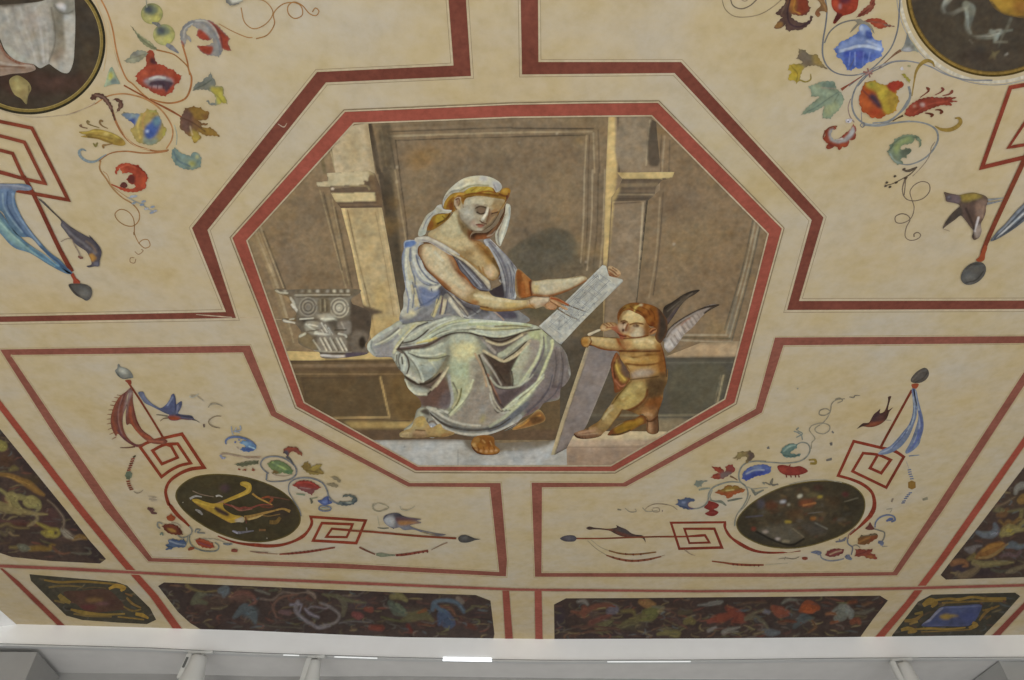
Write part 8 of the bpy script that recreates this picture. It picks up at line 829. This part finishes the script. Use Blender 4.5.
part('red_tassel', vine, UA(0,0) and Crop(768,340,4)(38,505, 60,500, 100,508, 130,505, 160,525, 125,540, 100,542, 70,540, 45,525), '8a3a30', [dab(783,470,4,2,'9a4436',.8,.9), L(Crop(768,340,4)(70,535,68,545), 1, '7a3a30', .5)], step=.6)
strokes('tassel_fringe', vine, [(Crop(768,340,4)(x,538,x+3,550), [1,1.4], '74382e') for x in (72,90,108,122)] + [(Crop(768,340,4)(10,570,20,582,40,575), [1,1.4,.8], '6a665c'), (Crop(768,340,4)(85,505,90,498), 1, '7a3a30')])
part('teal_curled_leaf', vine, W5(165,580, 180,545, 215,520, 250,508, 300,515, 295,545, 265,560, 240,585, 290,595, 330,590, 315,610, 260,622, 200,620), '5f7872', [L(W5(190,570,230,535,280,520), 1.6, '7f958c', .7), L(W5(190,600,250,610,310,600), 1, '4c5f5c', .5)], step=.6)
part('orange_flower', vine, W8(383,390, 385,350, 410,320, 450,325, 500,308, 540,310, 545,340, 500,370, 470,392, 420,400), '74502e', [L(W8(390,380,450,350,520,335), 1.8, '8f6234', .7), L(W8(400,330,470,320,540,315), 1.4, '6a6450', .6), P(W8(480,340,540,325,530,355,480,385), '84482c', .7)], step=.6)
part('red_leaf', vine, W8(355,490, 370,460, 360,435, 400,432, 450,440, 500,430, 500,455, 470,465, 520,475, 540,515, 500,512, 450,505, 430,485, 390,495), '874436', [L(W8(370,480,430,460,490,440), 1, '6f3a34', .5), dab(*W8(480,495)[0],4,1.6,'8f5a30',.7,.9)], step=.6)
part('red_flower', vine, W8(120,480, 140,450, 180,432, 230,430, 270,435, 270,460, 230,485, 180,497, 140,492), '804240', [L(W8(160,475,210,455,250,445), 1.4, 'a08468', .6), L(W8(135,485,200,490,260,462), 1, '6a3434', .5)], step=.6)
part('red_bud', vine, W8(442,268, 465,245, 480,218, 495,240, 515,272, 490,280, 460,278), '6f4038', step=.6)
strokes('small_spray', vine, [(W4(550,560,590,565,620,570), [1,2.2,1], '6a7084'), (W4(490,600,510,602,528,600), [2,3.4,2], '8a4636'), (W4(330,605,380,600,440,605,470,590), [.5,.8,.6], '857a68'), (W4(370,610,380,590), .6, '857a68')])
WIDE[0] = 1.0
TONE[:] = [1.0, 0.0, 1.0, .85]
# ---------------------------------------------------------------- dark grotesque panels and the red lines between them
def mottles(out, n, cols, seed, wmax=2.2):
    r = random.Random(seed); Q = np.array(out); lo, hi = np.maximum(Q.min(0), -10), np.minimum(Q.max(0), (1034, 640)); res = []
    for _ in range(n):
        x, y = r.uniform(lo[0], hi[0]), r.uniform(lo[1] + 3, hi[1] - 3); a = r.uniform(-.5, .5) + (math.pi if r.random() < .5 else 0); k = r.uniform(-.55, .55); p = [(x, y)]
        for _ in range(r.randint(3, 6)):
            a += k; x += math.cos(a) * r.uniform(1.6, 3.4); y += math.sin(a) * r.uniform(.8, 1.7); p.append((x, y))
        w = r.uniform(.8, wmax); res.append(L(p, [w * .5, w, w * .4], r.choice(cols), r.uniform(.5, 1.1), r.uniform(.3, .75)))
    return res
MOT = ['5d5238', '6a4a34', '6f3f30', '57564e', '4f5a5c', '64603a', '7a6a44', '2f2522', '2c2624', '6a5f54', '5a3a30']
_pend = {}
def mixed(col, base, f): return ''.join('%02x' % int(int(col[i:i + 2], 16) * (1 - f) + int(base[i:i + 2], 16) * f) for i in (0, 2, 4))
def dark_ground(g, out, base, ops, sm=False, step=1.1, n=150, wait=True):
    if wait: _pend['a'] = (g, out, base, ops, step, n)
    else: part('dark_ground', g, out, base, list(ops) + mottles(out, n, MOT, n), sm=False, step=step)
def scrollwork(g, lines):
    _, out, base, ops, step, n = _pend['a']; r = random.Random(n)
    soft = [L(l[0], [w * 2.0 for w in (l[1] if not np.isscalar(l[1]) else [l[1], l[1]])], l[2], 1.3, .55) for l in lines]
    glint = [L([(x + .3, y - .5) for x, y in l[0]], [w * .35 for w in (l[1] if not np.isscalar(l[1]) else [l[1], l[1]])], mixed(l[2], 'ffffff', .15), .5, .6) for l in lines]
    part('dark_ground', g, out, base, list(ops) + mottles(out, n, MOT, n) + soft + mottles(out, n // 3, MOT, n + 1), sm=False, step=.8)
    strokes('scrollwork', g, [(l[0], l[1] if np.isscalar(l[1]) else [w * .8 for w in l[1]], mixed(l[2], base, .22)) for l in lines])
GRT = 'dark grotesque panels along the edge of the ceiling'
def grot(label, px, name='grotesque_panel'): return thing(name, label, 'painting', px, GRT)
D0=Crop(0,425,8); D1=Crop(0,495,8); D2=Crop(930,460,10.89); D3=Crop(930,515,9.71); D4=Crop(150,575,5.69); D5=Crop(320,580,5.69); D6=Crop(540,585,5.69); D7=Crop(710,585,5.69); D8=Crop(0,580,6.8); D9=Crop(850,580,5.885)
DK0 = '42332c'
# long panel at the left edge
G = grot('long dark grotesque panel with yellow scrolls beyond the red ribbon panel', (30, 520))
dark_ground(G, X(-255,300, -106,300, 0,429, 66,510, 90,541, 106,559, 100,563.5, 50,561, 12,557, 0,553, -30,525), DK0, [P(X(-10,420,8,432,75,510,104,556,95,562,60,515), '372b28', 1.5), dab(5,460,8,8,'4d3320',3,.9), dab(30,480,12,5,'4a3a24',3,.8), dab(50,520,8,14,'4c302c',3,.8), dab(10,500,6,5,'7a4638',2,.9), dab(20,548,18,4,'4a3830',2,.9), dab(70,548,16,5,'40342c',3,.8), dab(25,524,20,1.4,'5a2f26',1,.9), dab(60,540,14,2,'4a3830',2,.8)], n=230)
scrollwork(G, [(D0(0,395,80,405,160,440,230,475,300,530,350,560), [2,2.4,3,4,3,1.5], '8a6428'), (D0(60,410,160,445,240,480), [.8,1.4,.8], 'a07a34'), (D0(0,150,20,170,45,180), [4,5,1.5], '8a8238'), (D0(10,195,40,185), [2,1.4], '7d7834'), (D0(80,360,110,345,140,350), [2,3,1.6], '6a5f30'), (D0(0,515,60,560,100,590,150,575,200,590,240,620,300,630), [1.6,2,4,3,3,6,3], '8c8248'), (D0(90,580,110,640,150,690), [4,5,4], '877a44'), (D1(60,30,90,20,110,60,160,110,170,120), [3,6,4,2,1], '8a8048'), (D1(215,60,250,50,290,70,310,90), [4,6,5,3], '948a4a'), (D1(300,70,310,110,290,130), [2,2,1], '7d7648'), (D1(0,100,80,110,180,130,280,150,380,155), [6,5,3,1.8,.8], '8a7c48'), (D1(280,150,300,190,260,230,220,250), [1.4,1.8,2,1], '84744c'), (D1(290,220,350,250,400,275,460,280,470,310,440,330,380,310,340,300), [1,2,2.4,2,2,2,4,2], '8f8232'), (D1(400,305,410,300), [3,3], 'a89a2c'), (D1(380,40,430,80,480,140,510,190,510,240,500,270,530,310,580,340,650,345), [1,1,1.2,1.4,1.4,2,4,3,1.4], '746450'), (D1(500,280,540,320,590,350), [2.4,3,1], '8a8470'), (D1(590,350,640,335,690,345), [2,3,2], '80602c'), (D1(0,250,60,230,120,260,230,265), [2,2.4,1.6,1], '6d5c34'), (D1(80,300,100,320,150,325), [1.6,1.4,.8], '776440'), (D1(0,300,50,320,60,270,110,290), [2.4,1.6,1.4,1], '5f5438'), (D1(80,418,130,420), [1.4,2], '7a6a38'), (D1(150,405,190,425,240,430), [2,4,2], '70745e'), (D1(250,430,320,425,400,430,410,400,440,400), [3,3,2.4,2,1], '846628'), (D1(420,400,440,440,500,470,560,460), [1,1.6,1.4,.7], '6f4a34'), (D1(570,460,650,470,720,465), [.6,1.4,1], '5f5c4c'), (D1(0,205,80,210,200,205), [2,1.2,.8], '5a3a34'), (D1(0,130,40,150,20,190,70,200), [1.4,1.4,1,.8], '6a5a40'), (D1(0,390,80,380), [1.2,.8], '5a4430')])
# long panel at the right edge
G = grot('long dark grotesque panel with orange fish shape beyond the blue ribbon panel', (1000, 530))
dark_ground(G, X(1110,345, 1024,467, 982,522, 948,565, 940.5,575, 946,579.6, 1024,577.2, 1040,575, 1266,345), '41322a', [dab(1000,530,14,10,'4a3630',4,.8), dab(1015,500,10,10,'453628',3,.8), dab(985,572,12,4,'352a30',3,.8), dab(960,570,8,5,'352c36',2,.9)], n=190)
scrollwork(G, [(D2(930,360,950,310,1000,280,1040,270), [2,3,4,3], '86867c'), (D2(990,440,1024,420), [4,5], '8f6a2c'), (D2(720,530,740,500,800,480,880,430,930,400), [1,1.6,1.4,1,.8], '6f5c44'), (D2(700,550,760,545,850,560,1024,530), [1.4,3,1.4,1.2], '66603c'), (D2(740,600,800,590,840,540), [2,4,2], '6a4a28'), (D2(1000,560,990,620,960,660), [2,2,1.4], '7a6f3c'), (D3(700,190,720,140,780,110,850,120,913,60), [3,3,3,2,2.4], '857840'), (D3(700,180,760,180,830,150,913,140), [2.4,3,2.4,2], '857c44'), (D3(460,170,520,190,600,190,640,150,630,90), [2,3.4,4,4,2], '5f6a72'), (D3(590,190,640,170), [1.4,1.8], '8a94a0'), (D3(450,410,520,380,600,340,680,300,720,285), [2,5,7,5,1.4], '8a5a26'), (D3(520,350,600,310,700,285), [2,3,2], 'a0702c'), (D3(470,410,560,410,640,370,760,280), [1.4,1.6,1.6,1], '8f7440'), (D3(350,330,400,340,440,310,500,300), [2,4,2,1], '6f6a68'), (D3(740,310,800,290,860,310,913,300), [2,4,3,2.4], '5c6a72'), (D3(690,400,760,380,830,400,880,350), [2,2.4,2,1.6], '5f4a4c'), (D3(220,470,290,450,340,460,360,490,320,500), [3,3,2.4,1.8,1], '8a5a34'), (D3(370,430,420,400,430,370), [2,3,1], '6f6030'), (D3(270,570,300,590,380,570,450,530,470,500,420,470), [3,3.4,4,3,2,2], '746244'), (D3(430,460,520,480,640,470,810,460), [3,3.4,3,1], '7f7444'), (D3(740,560,800,540,850,520,913,500), [1.4,3,2.4,2], '73684c'), (D3(600,530,680,550,740,540), [1.4,1.6,1], '4f5040'), (D3(680,60,720,90,760,60,800,80,880,30), [2,1.6,2,2,2], '7a5a2c'), (D3(760,150,790,165), [2.4,3], '9a8a34')])
# two long panels along the bulkhead
G = grot('long dark panel with grey scrolls and a blue bird form along the white bulkhead', (325, 608))
dark_ground(G, X(158,586, 164,582.4, 250,586, 330,589.5, 400,592.5, 476,595, 490.5,600.6, 494.5,634, 492,645, 360,645, 205,632, 190,623, 178,612), '3d302b', [dab(215,600,14,6,'4a3a30',3,.9), dab(240,597,12,4,'5f4236',2.5,.9), dab(200,608,8,4,'4f3a32',2.5,.9), dab(225,592,5,3,'53585a',1.5,.9), dab(250,612,8,6,'4c5558',2.5,.9), dab(300,600,20,8,'4c3c34',3,.8), dab(360,605,12,5,'4c3e40',3,.8), dab(415,615,14,6,'4a4234',3,.9), dab(440,622,30,3,'4c2e26',2,.8), dab(475,610,8,10,'3a2c2a',3,.8), dab(230,622,30,3,'43302a',2,.8)], n=240)
scrollwork(G, [(D4(210,60,240,80,300,95,380,90), [2,1.6,1.2,.8], '6d5f34'), (D4(250,150,280,115,310,110), [3,4,2], '5f6048'), (D4(240,160,270,150,320,160), [2,3,2], '575a40'), (D4(350,190,400,190,440,175), [1,1.4,.8], '6a5f44'), (D4(460,120,510,100,570,110,600,150,560,175), [2,2.4,2.4,2,1], '70483c'), (D4(480,240,540,190,580,220,600,270), [2,5,5,2], '4f5c60'), (D4(400,90,430,80,420,120), [3,4,2], '566064'), (D4(600,85,640,95,680,110), [1,1.4,1], '6a685c'), (D4(630,135,700,140,750,100,830,105,900,100,940,130), [1.2,1.4,1.2,1,1,1.2], '6d5c50'), (D4(720,240,700,180,740,130,840,110), [1,1.4,1.4,1], '6f5040'), (D4(840,150,830,200,860,240,920,280,960,300,1024,290), [2,2.4,2,1.8,2,1], '7a7478'), (D4(800,170,860,170,850,210), [1.4,1.6,1], '77727c'), (D4(880,190,910,220,960,240), [1.2,1.8,1.2], '7c7680'), (D4(900,95,930,110,940,130), [2,1.6,1], '7d6c5c'), (D4(890,200,920,180,1000,190,1024,180), [1,1.2,1,.8], '6f686c'), (D4(740,210,790,215), [2,3], '6a4f50'), (D4(610,270,680,290,860,300), [1,1,.8], '4f4a3c'), (D4(680,90,720,85), 1.2, '4f5440'),
 (D5(20,80,100,95,180,120,260,130), [1.2,2,2,1], '5f5c40'), (D5(100,90,140,140,130,200), [2,3,2], '5f5a44'), (D5(0,130,50,150,110,200,90,240,0,260), [1.4,1.6,1.6,1.4,1], '77706c'), (D5(110,245,180,235,290,240), [1,1.2,.8], '5f5a58'), (D5(195,195,220,205,240,205), [3,4,2], '844440'), (D5(260,165,290,170), [2.4,3], '844030'), (D5(290,270,350,275), [3,3.4], '703224'), (D5(410,95,450,90,490,115), [3,4,2], '777040'), (D5(400,130,440,170,480,190), [3,6,3], '546050'), (D5(440,150,470,175), [3,3], '606c54'), (D5(470,230,530,210,590,200,640,230), [2,5,5,2], '5f5a38'), (D5(350,210,400,225,460,235), [1,1.6,1], '55552f'), (D5(560,190,600,170), [2,2], '7a4a28'), (D5(640,170,650,130,700,115,780,130,820,180), [2,2.4,2,2.4,2], '4f6474'), (D5(660,150,700,180,720,220,740,250), [2,3,4,2], '4c6274'), (D5(680,250,700,200,730,240,760,250), [2,6,7,2], '3f5270'), (D5(690,150,740,160,770,200), [1.6,2,1.4], '6d4834'), (D5(785,105,810,125), [2.4,2.4], '75695c'), (D5(830,180,870,155), [1,1.8], '57553c'), (D5(500,260,520,290), [2.4,2], '6a2c22'), (D5(840,260,880,270), [3,3], '5c3022'), (D5(560,250,650,262), [1,1], '684030')])
G = grot('long dark grotesque panel with orange flowers and grey leaves along the white bulkhead', (720, 618))
dark_ground(G, X(554,604.5, 566,598.3, 640,598, 720,597.2, 800,596.5, 880,595.6, 888,600.5, 874,618, 861,636, 855,645, 554.5,645), '3c2e28', [dab(600,615,18,8,'4a3830',3,.9), dab(630,625,14,5,'4a4230',3,.8), dab(680,612,20,6,'42342c',3,.8), dab(560,620,5,14,'33292e',2,.9), dab(735,618,18,6,'4a302a',3,.8), dab(790,620,16,8,'403834',3,.8), dab(840,615,14,8,'44302a',3,.8), dab(620,635,50,2.4,'35282a',1.6,.8)], n=260)
scrollwork(G, [(D6(215,95,250,92,270,110), [1.6,2.4,1.6], '77736a'), (D6(180,150,240,160,300,130,390,115,430,125), [1.4,3,3,3,1.4], '70412f'), (D6(250,130,250,180), [3,2], '74412f'), (D6(330,135,370,130), 1, '7a6f44'), (D6(290,215,350,190,400,170), [3,2.4,2], '6a3c30'), (D6(390,150,420,140), [3,5], '605c66'), (D6(330,240,380,225,410,205), [4,4,2], '5f5c38'), (D6(470,150,530,150,540,170), [2,2.4,1.4], '665a30'), (D6(575,95,610,105,650,110), [3,5,2], '8a6234'), (D6(640,125,700,128), [1.6,1.8], '6d6a50'), (D6(600,160,650,150,630,185,560,195), [4,5,4,2], '5f602e'), (D6(480,225,560,190,610,175), [3,4,2], '635c34'), (D6(440,245,520,215,550,220), [2,3,2], '5f5838'), (D6(180,240,300,235,450,250), [1.4,2,1.4], '54382c'), (D6(170,290,280,265,380,255), [1,1.4,1], '5c3c2c'), (D6(830,210,850,200,870,210), [3,4,3], '6d6232'), (D6(670,280,720,270,790,275,780,290,740,285), [1.6,3,2.4,2,1.6], '6f6838'), (D6(760,205,800,215), [2,2], '4f3a34'), (D6(800,160,860,150), [3,2], '4f4630'), (D6(900,115,960,110,1024,100), [1,2,2], '6a6860'), (D6(960,210,1024,190), [2,3], '7d3a2c'), (D6(960,260,1000,240), [2,1.2], '77736c'),
 (D7(0,105,70,95), [2,1.2], '74726a'), (D7(20,190,60,190,120,170), [3,5,3], '7f3a26'), (D7(100,130,140,160,180,190,130,205), [3,5,5,2], '7d3826'), (D7(80,270,110,255,170,240), [3,2.4,.8], '7f7c70'), (D7(100,265,160,265), [2,1], '706c60'), (D7(160,110,230,100,320,100), [1.4,1.4,1], '55402f'), (D7(200,190,250,160,310,140), [2,2,1.4], '665c44'), (D7(200,200,260,180,310,220,330,250), [1.4,2,2,1.4], '67604a'), (D7(310,150,330,155), [2.4,2.4], '6a6a74'), (D7(360,130,400,155,440,160), [3,6,3], '84402a'), (D7(410,105,440,85,490,85), [1.4,2,1.4], '6a685c'), (D7(515,145,560,125,610,130), [2,7,3], '94451f'), (D7(545,135,580,140), [4,4], 'a84e20'), (D7(390,210,440,205,520,215), [1.4,2,1], '6a3c28'), (D7(480,240,530,190,580,190), [2,5,2], '4a5454'), (D7(560,270,600,240,580,200), [1,2,1.4], '6a4a2c'), (D7(310,265,350,272,390,270), [3,4,2], '5c6468'), (D7(250,280,310,265), [1.4,2], '6a5c40'), (D7(665,165,700,160,720,170), [1.6,1.8,1], '845432'), (D7(690,215,730,205), 1.6, '8a5030'), (D7(720,190,750,170,760,130,740,115), [3,6,4,1.4], '787d70'), (D7(770,120,800,160,800,185), [2,4,2], '7a8078'), (D7(700,150,730,130,760,125), [1.4,2,1.4], '74786c'), (D7(810,210,840,200,850,215), [3,3,2], '84442a'), (D7(790,100,830,95), 2, '6f3c24'), (D7(820,160,880,155,930,135), [1.4,2.4,1.4], '615c4c'), (D7(870,115,920,100), [2,1.4], '6a4a30')])
# two small corner panels
G = grot('small dark corner panel with red centre and gilt scrolls at the white bulkhead', (95, 600))
dark_ground(G, D8(200,-40, 262,-34, 790,12, 865,38, 1020,190, 1062,270, 1000,300, 800,290, 560,272, 450,242, 210,5), '3f3a2e', [dab(96,600,20,7,'4f3a2a',2.5,.9), dab(60,590,10,5,'4a4232',3,.8), dab(130,612,14,5,'46402e',3,.8)], n=60, wait=False, step=.9)
part('red_centre', G, D8(430,85, 560,72, 730,66, 790,110, 850,190, 780,208, 600,216, 520,165), '4f372b', [dab(*D8(640,135)[0],9,1.6,'8a6838',1.2,.9), dab(*D8(600,185)[0],9,2.4,'5c2a2c',1.4,.9), dab(*D8(700,160)[0],8,1.4,'6f4a48',1,.8), dab(*D8(560,110)[0],6,2,'54362c',1.2,.8), dab(*D8(760,150)[0],4,3,'4a2f28',1.2,.8)], step=.9)
strokes('gilt_scroll', G, [(D8(300,0,400,15,560,10,700,20,800,30), [1.6,2.4,2.4,2,1.4], '7a5f28'), (D8(740,60,790,40,840,55,820,75), [2.4,4,5,2], '97742a'), (D8(330,50,420,40,560,45), [2,2,1.4], '66542c'), (D8(400,100,430,130,480,155), [4,6,3], '75602c'), (D8(370,140,440,155), [2,2.4], '6a582e'), (D8(480,200,560,220,700,235,850,230), [2,4,2.4,1.6], '80662a'), (D8(500,230,600,245,760,250), [1.6,2,1.4], '6f5a2c'), (D8(860,120,900,160,960,190), [2,2.4,1.6], '73582a'), (D8(840,180,900,210,960,200), [1.4,2,1.4], '6d5828'), (D8(920,230,970,240,1010,260), [3,4,2], '8f6f26'), (D8(800,250,900,260,980,270), [1.4,1.6,1.4], '7d6228'), (D8(850,90,900,110), [1.4,2], '6a4c28'), (D8(560,60,620,50,720,55), 1, '5c4a2c')])
G = grot('small dark corner panel with blue centre and gilt scrolls at the white bulkhead', (955, 613))
dark_ground(G, D9(480,86, 720,80, 972,74, 1002,95, 900,210, 800,312, 770,345, 240,345, 250,322, 330,220, 400,128), '3a362c', [dab(955,613,24,8,'423a2a',3,.8)], n=60, wait=False, step=.9)
part('blue_centre', G, D9(540,160, 640,152, 775,148, 770,175, 740,235, 700,268, 560,272, 420,268, 470,225, 510,180), '3f4668', [L(D9(400,255,460,240,500,200,540,165), 2.6, '77788a', .9), L(D9(540,163,680,158,775,152), 1.4, '5c6280', .7), P(D9(525,215,560,200,600,203,645,212,600,220,580,232,545,230), '8a7030', .6), dab(*D9(690,210)[0],9,5,'3c4370',2,.8), L(D9(425,265,560,270,700,265), 1.2, '4f5274', .7), dab(*D9(640,180)[0],8,2,'4c5474',1.4,.8)], step=.9)
strokes('gilt_scroll', G, [(D9(430,150,470,125,500,135,480,160), [4,7,6,2], '7a5f26'), (D9(500,120,580,110,640,115,720,100,800,110,920,110), [2,2.4,3,2.4,3,3], '7d6228'), (D9(540,135,640,130,760,125,900,125), [1.6,2,2,1.6], '6d5526'), (D9(380,200,430,190), [2,3], '75602c'), (D9(320,240,380,235,430,200), [3,4,2], '73592a'), (D9(350,260,400,245), [2,2], '7d6430'), (D9(300,295,340,285,380,300,340,310), [3,4,4,2], '84682a'), (D9(380,290,480,285,560,290,680,280), [1.6,2.4,2,1.6], '84682a'), (D9(420,305,560,300,720,290), [1.4,1.6,1.4], '6d5628'), (D9(700,285,740,265,720,250), [3,5,3], '806428'), (D9(760,240,790,200,840,160), [2,3,2], '73582a'), (D9(780,180,830,170,880,150), [2,2.4,1.6], '6f5628'), (D9(800,230,830,210), [2,1.6], '5f4c28')])
# painted red lines that part the panels
_nb = [20]
def stripe(label, px, A, B, col=RED3):
    _nb[0] += 3; t = thing('border_stripe', label, 'stripe', px, 'painted red lines between the panels', _nb[0]); bands('stripe_band', t, [(A, B, col)]); bands('fine_line', t, [hair_line(A, 0, .8, '9c8a6c'), hair_line(B, 0, .8, '9c8a6c')])
stripe('red painted line sloping beside the dark panel with yellow scrolls', (90, 510), X(-60,332, 11,425, 76,510, 118,561, 150,597, 172,628, 180,640), X(-60,322, 20,425, 86,510, 127.5,561, 158,595, 182,628, 190,640), '8f3d2c')
stripe('red painted line sloping beside the dark panel with the orange fish shape', (960, 530), X(1084,345, 1024,436, 972,510, 937,560, 905,602, 872,640), X(1092,345, 1024,447.5, 981,510, 945,561, 914,602, 882,640), '93402f')
stripe('short red painted line outside the small corner panel with the red centre', (35, 595), X(-9,562, 0,569, 12,581, 56,624.5, 62,631), X(-4,562, 4,569, 19,581, 64.5,624.5, 70,631), '80392b')
stripe('short red painted line outside the small corner panel with the blue centre', (1010, 620), X(1042,586, 1024,602, 991,636, 984,643), X(1050,586, 1024,610, 1000,636, 993,643), '80392f')
stripe('long red painted line across the ceiling above the panels along the bulkhead', (500, 588), X(-40,561, 0,564, 70,567, 130,570.5, 250,577, 360,581.5, 516,588, 700,589.7, 800,589, 910,586.5, 1024,583.5, 1070,582), X(-40,565, 0,567.8, 70,571, 130,574, 250,580.5, 360,585.2, 516,591.2, 700,592.8, 800,592.3, 910,590, 1024,587, 1070,585.5), '8f4a3e')
stripe('short upright red painted line at the end of the panel with the blue bird form', (506, 615), X(502,590.5, 504.8,638, 505.2,644), X(509.5,590.8, 513.2,638, 513.6,644), '8c4436')
stripe('short upright red painted line at the end of the panel with the orange flowers', (538, 615), X(534.2,591, 535,638, 535,644), X(542,591, 543,638, 543,644), '94483a')
# ---------------------------------------------------------------- track, lamps and glare along the foot of the bulkhead
def add_part(name, parent, bm_fn, mat, loc=(0, 0, 0), rot=None, label=None):
    import bmesh
    bm = bmesh.new(); bm_fn(bm); me = bpy.data.meshes.new(name); bm.to_mesh(me); bm.free(); me.materials.append(mat)
    for p in me.polygons: p.use_smooth = len(p.vertices) == 4 and getattr(bm_fn, 'smooth', False)
    o = bpy.data.objects.new(name, me); C.objects.link(o); o.parent = parent; o.location = loc
    if rot: o.rotation_euler = rot
    if label: o['label'] = label
    return o
def bev_box(sx, sy, sz, b=0.004):
    import bmesh
    def f(bm):
        bmesh.ops.create_cube(bm, size=1); bmesh.ops.scale(bm, vec=(sx, sy, sz), verts=bm.verts); bmesh.ops.bevel(bm, geom=bm.edges[:], offset=b, segments=2, affect='EDGES')
    return f
def lathe(profile, n=28):
    def f(bm):
        rings = [[bm.verts.new((r * math.cos(2 * math.pi * k / n), r * math.sin(2 * math.pi * k / n), z)) for k in range(n)] for r, z in profile]
        for a, b in zip(rings, rings[1:]):
            for k in range(n): bm.faces.new((a[k], a[(k + 1) % n], b[(k + 1) % n], b[k]))
        bm.faces.new(rings[0][::-1]); bm.faces.new(rings[-1])
    f.smooth = True; return f
LAMP = plain('lamp_white', (0.60, 0.605, 0.585), 0.4, 0.02); DARK = plain('slot_grey', (0.12, 0.125, 0.12), 0.6, 0.03); METAL = plain('track_grey', (0.52, 0.53, 0.53), 0.35, 0.03)
def low_edge(x):
    xs = [p[0] for p in FACE_LOW]; ys = [p[1] for p in FACE_LOW]; tx = [v.y for v in top]
    return on_y((x, float(np.interp(x, xs, ys))), float(np.interp(x, xs, tx)))
# the track runs along the front lower edge
tr = bpy.data.objects.new('track_rail', None); C.objects.link(tr); tr.location = low_edge(512)
tag(tr, 'thin pale grey lighting track along the foot of the white bulkhead', 'track')
def rail_mesh(name, xs, dz0, dz1, dy0, dy1, mat):
    V, F = [], []
    for x in xs:
        p = low_edge(x) - tr.location
        for dy, dz in ((dy0, dz0), (dy1, dz0), (dy1, dz1), (dy0, dz1)): V.append((p.x, p.y + dy, p.z + dz))
    m = len(xs)
    for i in range(m - 1):
        a, b = 4 * i, 4 * i + 4
        for k in range(4): F.append([a + k, a + (k + 1) % 4, b + (k + 1) % 4, b + k])
    F += [[3, 2, 1, 0], [4 * m - 4, 4 * m - 3, 4 * m - 2, 4 * m - 1]]
    o = quad_mesh(name, V, F, mat); o.parent = tr; return o
xs = list(range(-30, 1061, 30))
rail_mesh('rail', xs, -0.010, 0.004, -0.012, 0.03, METAL)
rail_mesh('contact_slot', xs, 0.004, 0.011, -0.006, 0.01, DARK)
def emis(name, col, s):
    m, t, b = nodes(name); b.inputs['Base Color'].default_value = (*col, 1); b.inputs['Emission Color'].default_value = (*col, 1); b.inputs['Emission Strength'].default_value = s; return m
GLOW = emis('lamp_glow', (0.93, 0.97, 1.0), 1.1); GLOW2 = emis('lamp_glow_dim', (0.85, 0.88, 0.88), 0.33)
def tube(x0, x1, label, mats, rows):
    e = bpy.data.objects.new('light_tube', None); C.objects.link(e); p0, p1 = low_edge(x0), low_edge(x1); e.location = (p0 + p1) / 2; tag(e, label, 'light', 'light tubes in the track')
    d = p1 - p0; ang = math.atan2(d.y, d.x); tilt = -math.atan2(d.z, math.hypot(d.x, d.y))
    for k, (dz, h) in enumerate(rows): add_part('lit_tube', e, bev_box(d.length, 0.012, h, 0.002), mats, (0, -0.022, dz), (0, tilt, ang))
    return e
tube(443, 492, 'bright double light tube in the track under the painted blue bird form', GLOW, ((0.008, 0.011), (-0.014, 0.011)))
tube(607, 690, 'thin pale light tube in the track right of the bright double one', GLOW2, ((-0.012, 0.009),))
tube(335, 378, 'thin pale light tube in the track beside the slim spotlight', GLOW2, ((-0.010, 0.009),))
tube(284, 300, 'very short pale light tube left of the slim spotlight', GLOW2, ((-0.008, 0.008),))
# spotlights hanging from the track
def spotlight(x, label, width, tilt, lean, slot):
    p = low_edge(x); e = bpy.data.objects.new('spotlight', None); C.objects.link(e); e.location = (p.x, p.y - 0.036, p.z - 0.022)
    tag(e, label, 'spotlight', 'spotlights on the track')
    add_part('adapter', e, bev_box(width * 1.35, 0.04, 0.022, 0.006), LAMP, (0, 0, 0)); add_part('stem', e, lathe([(0.014, -0.05), (0.014, 0)]), LAMP, (0.02, 0, -0.012))
    h = add_part('lamp_head', e, lathe([(width * .36, 0), (width * .42, -0.010), (width * .45, -0.05), (width * .56, -0.14), (width * .74, -0.24), (width * .76, -0.27), (width * .70, -0.275), (width * .66, -0.24)]), LAMP, (0, 0, -0.028), (tilt, lean, 0))
    add_part('side_bracket', e, bev_box(0.045, 0.05, 0.20, 0.006), LAMP, (-width * .62, -0.01, -0.115), (0, lean * 1.6, 0))
    if slot: add_part('cooling_slot', e, bev_box(0.020, 0.008, 0.085, 0.002), DARK, (-width * .60, -0.037, -0.09), (0, lean * 1.6, 0))
    return e
spotlight(203, 'white track spotlight with a dark slot at the left end of the track', 0.15, 0.1, 0.10, True)
spotlight(318, 'slim white track spotlight beside the short light tubes', 0.11, 0.1, 0.10, False)
spotlight(899, 'white track spotlight at the right end of the track', 0.14, 0.1, -0.06, False)
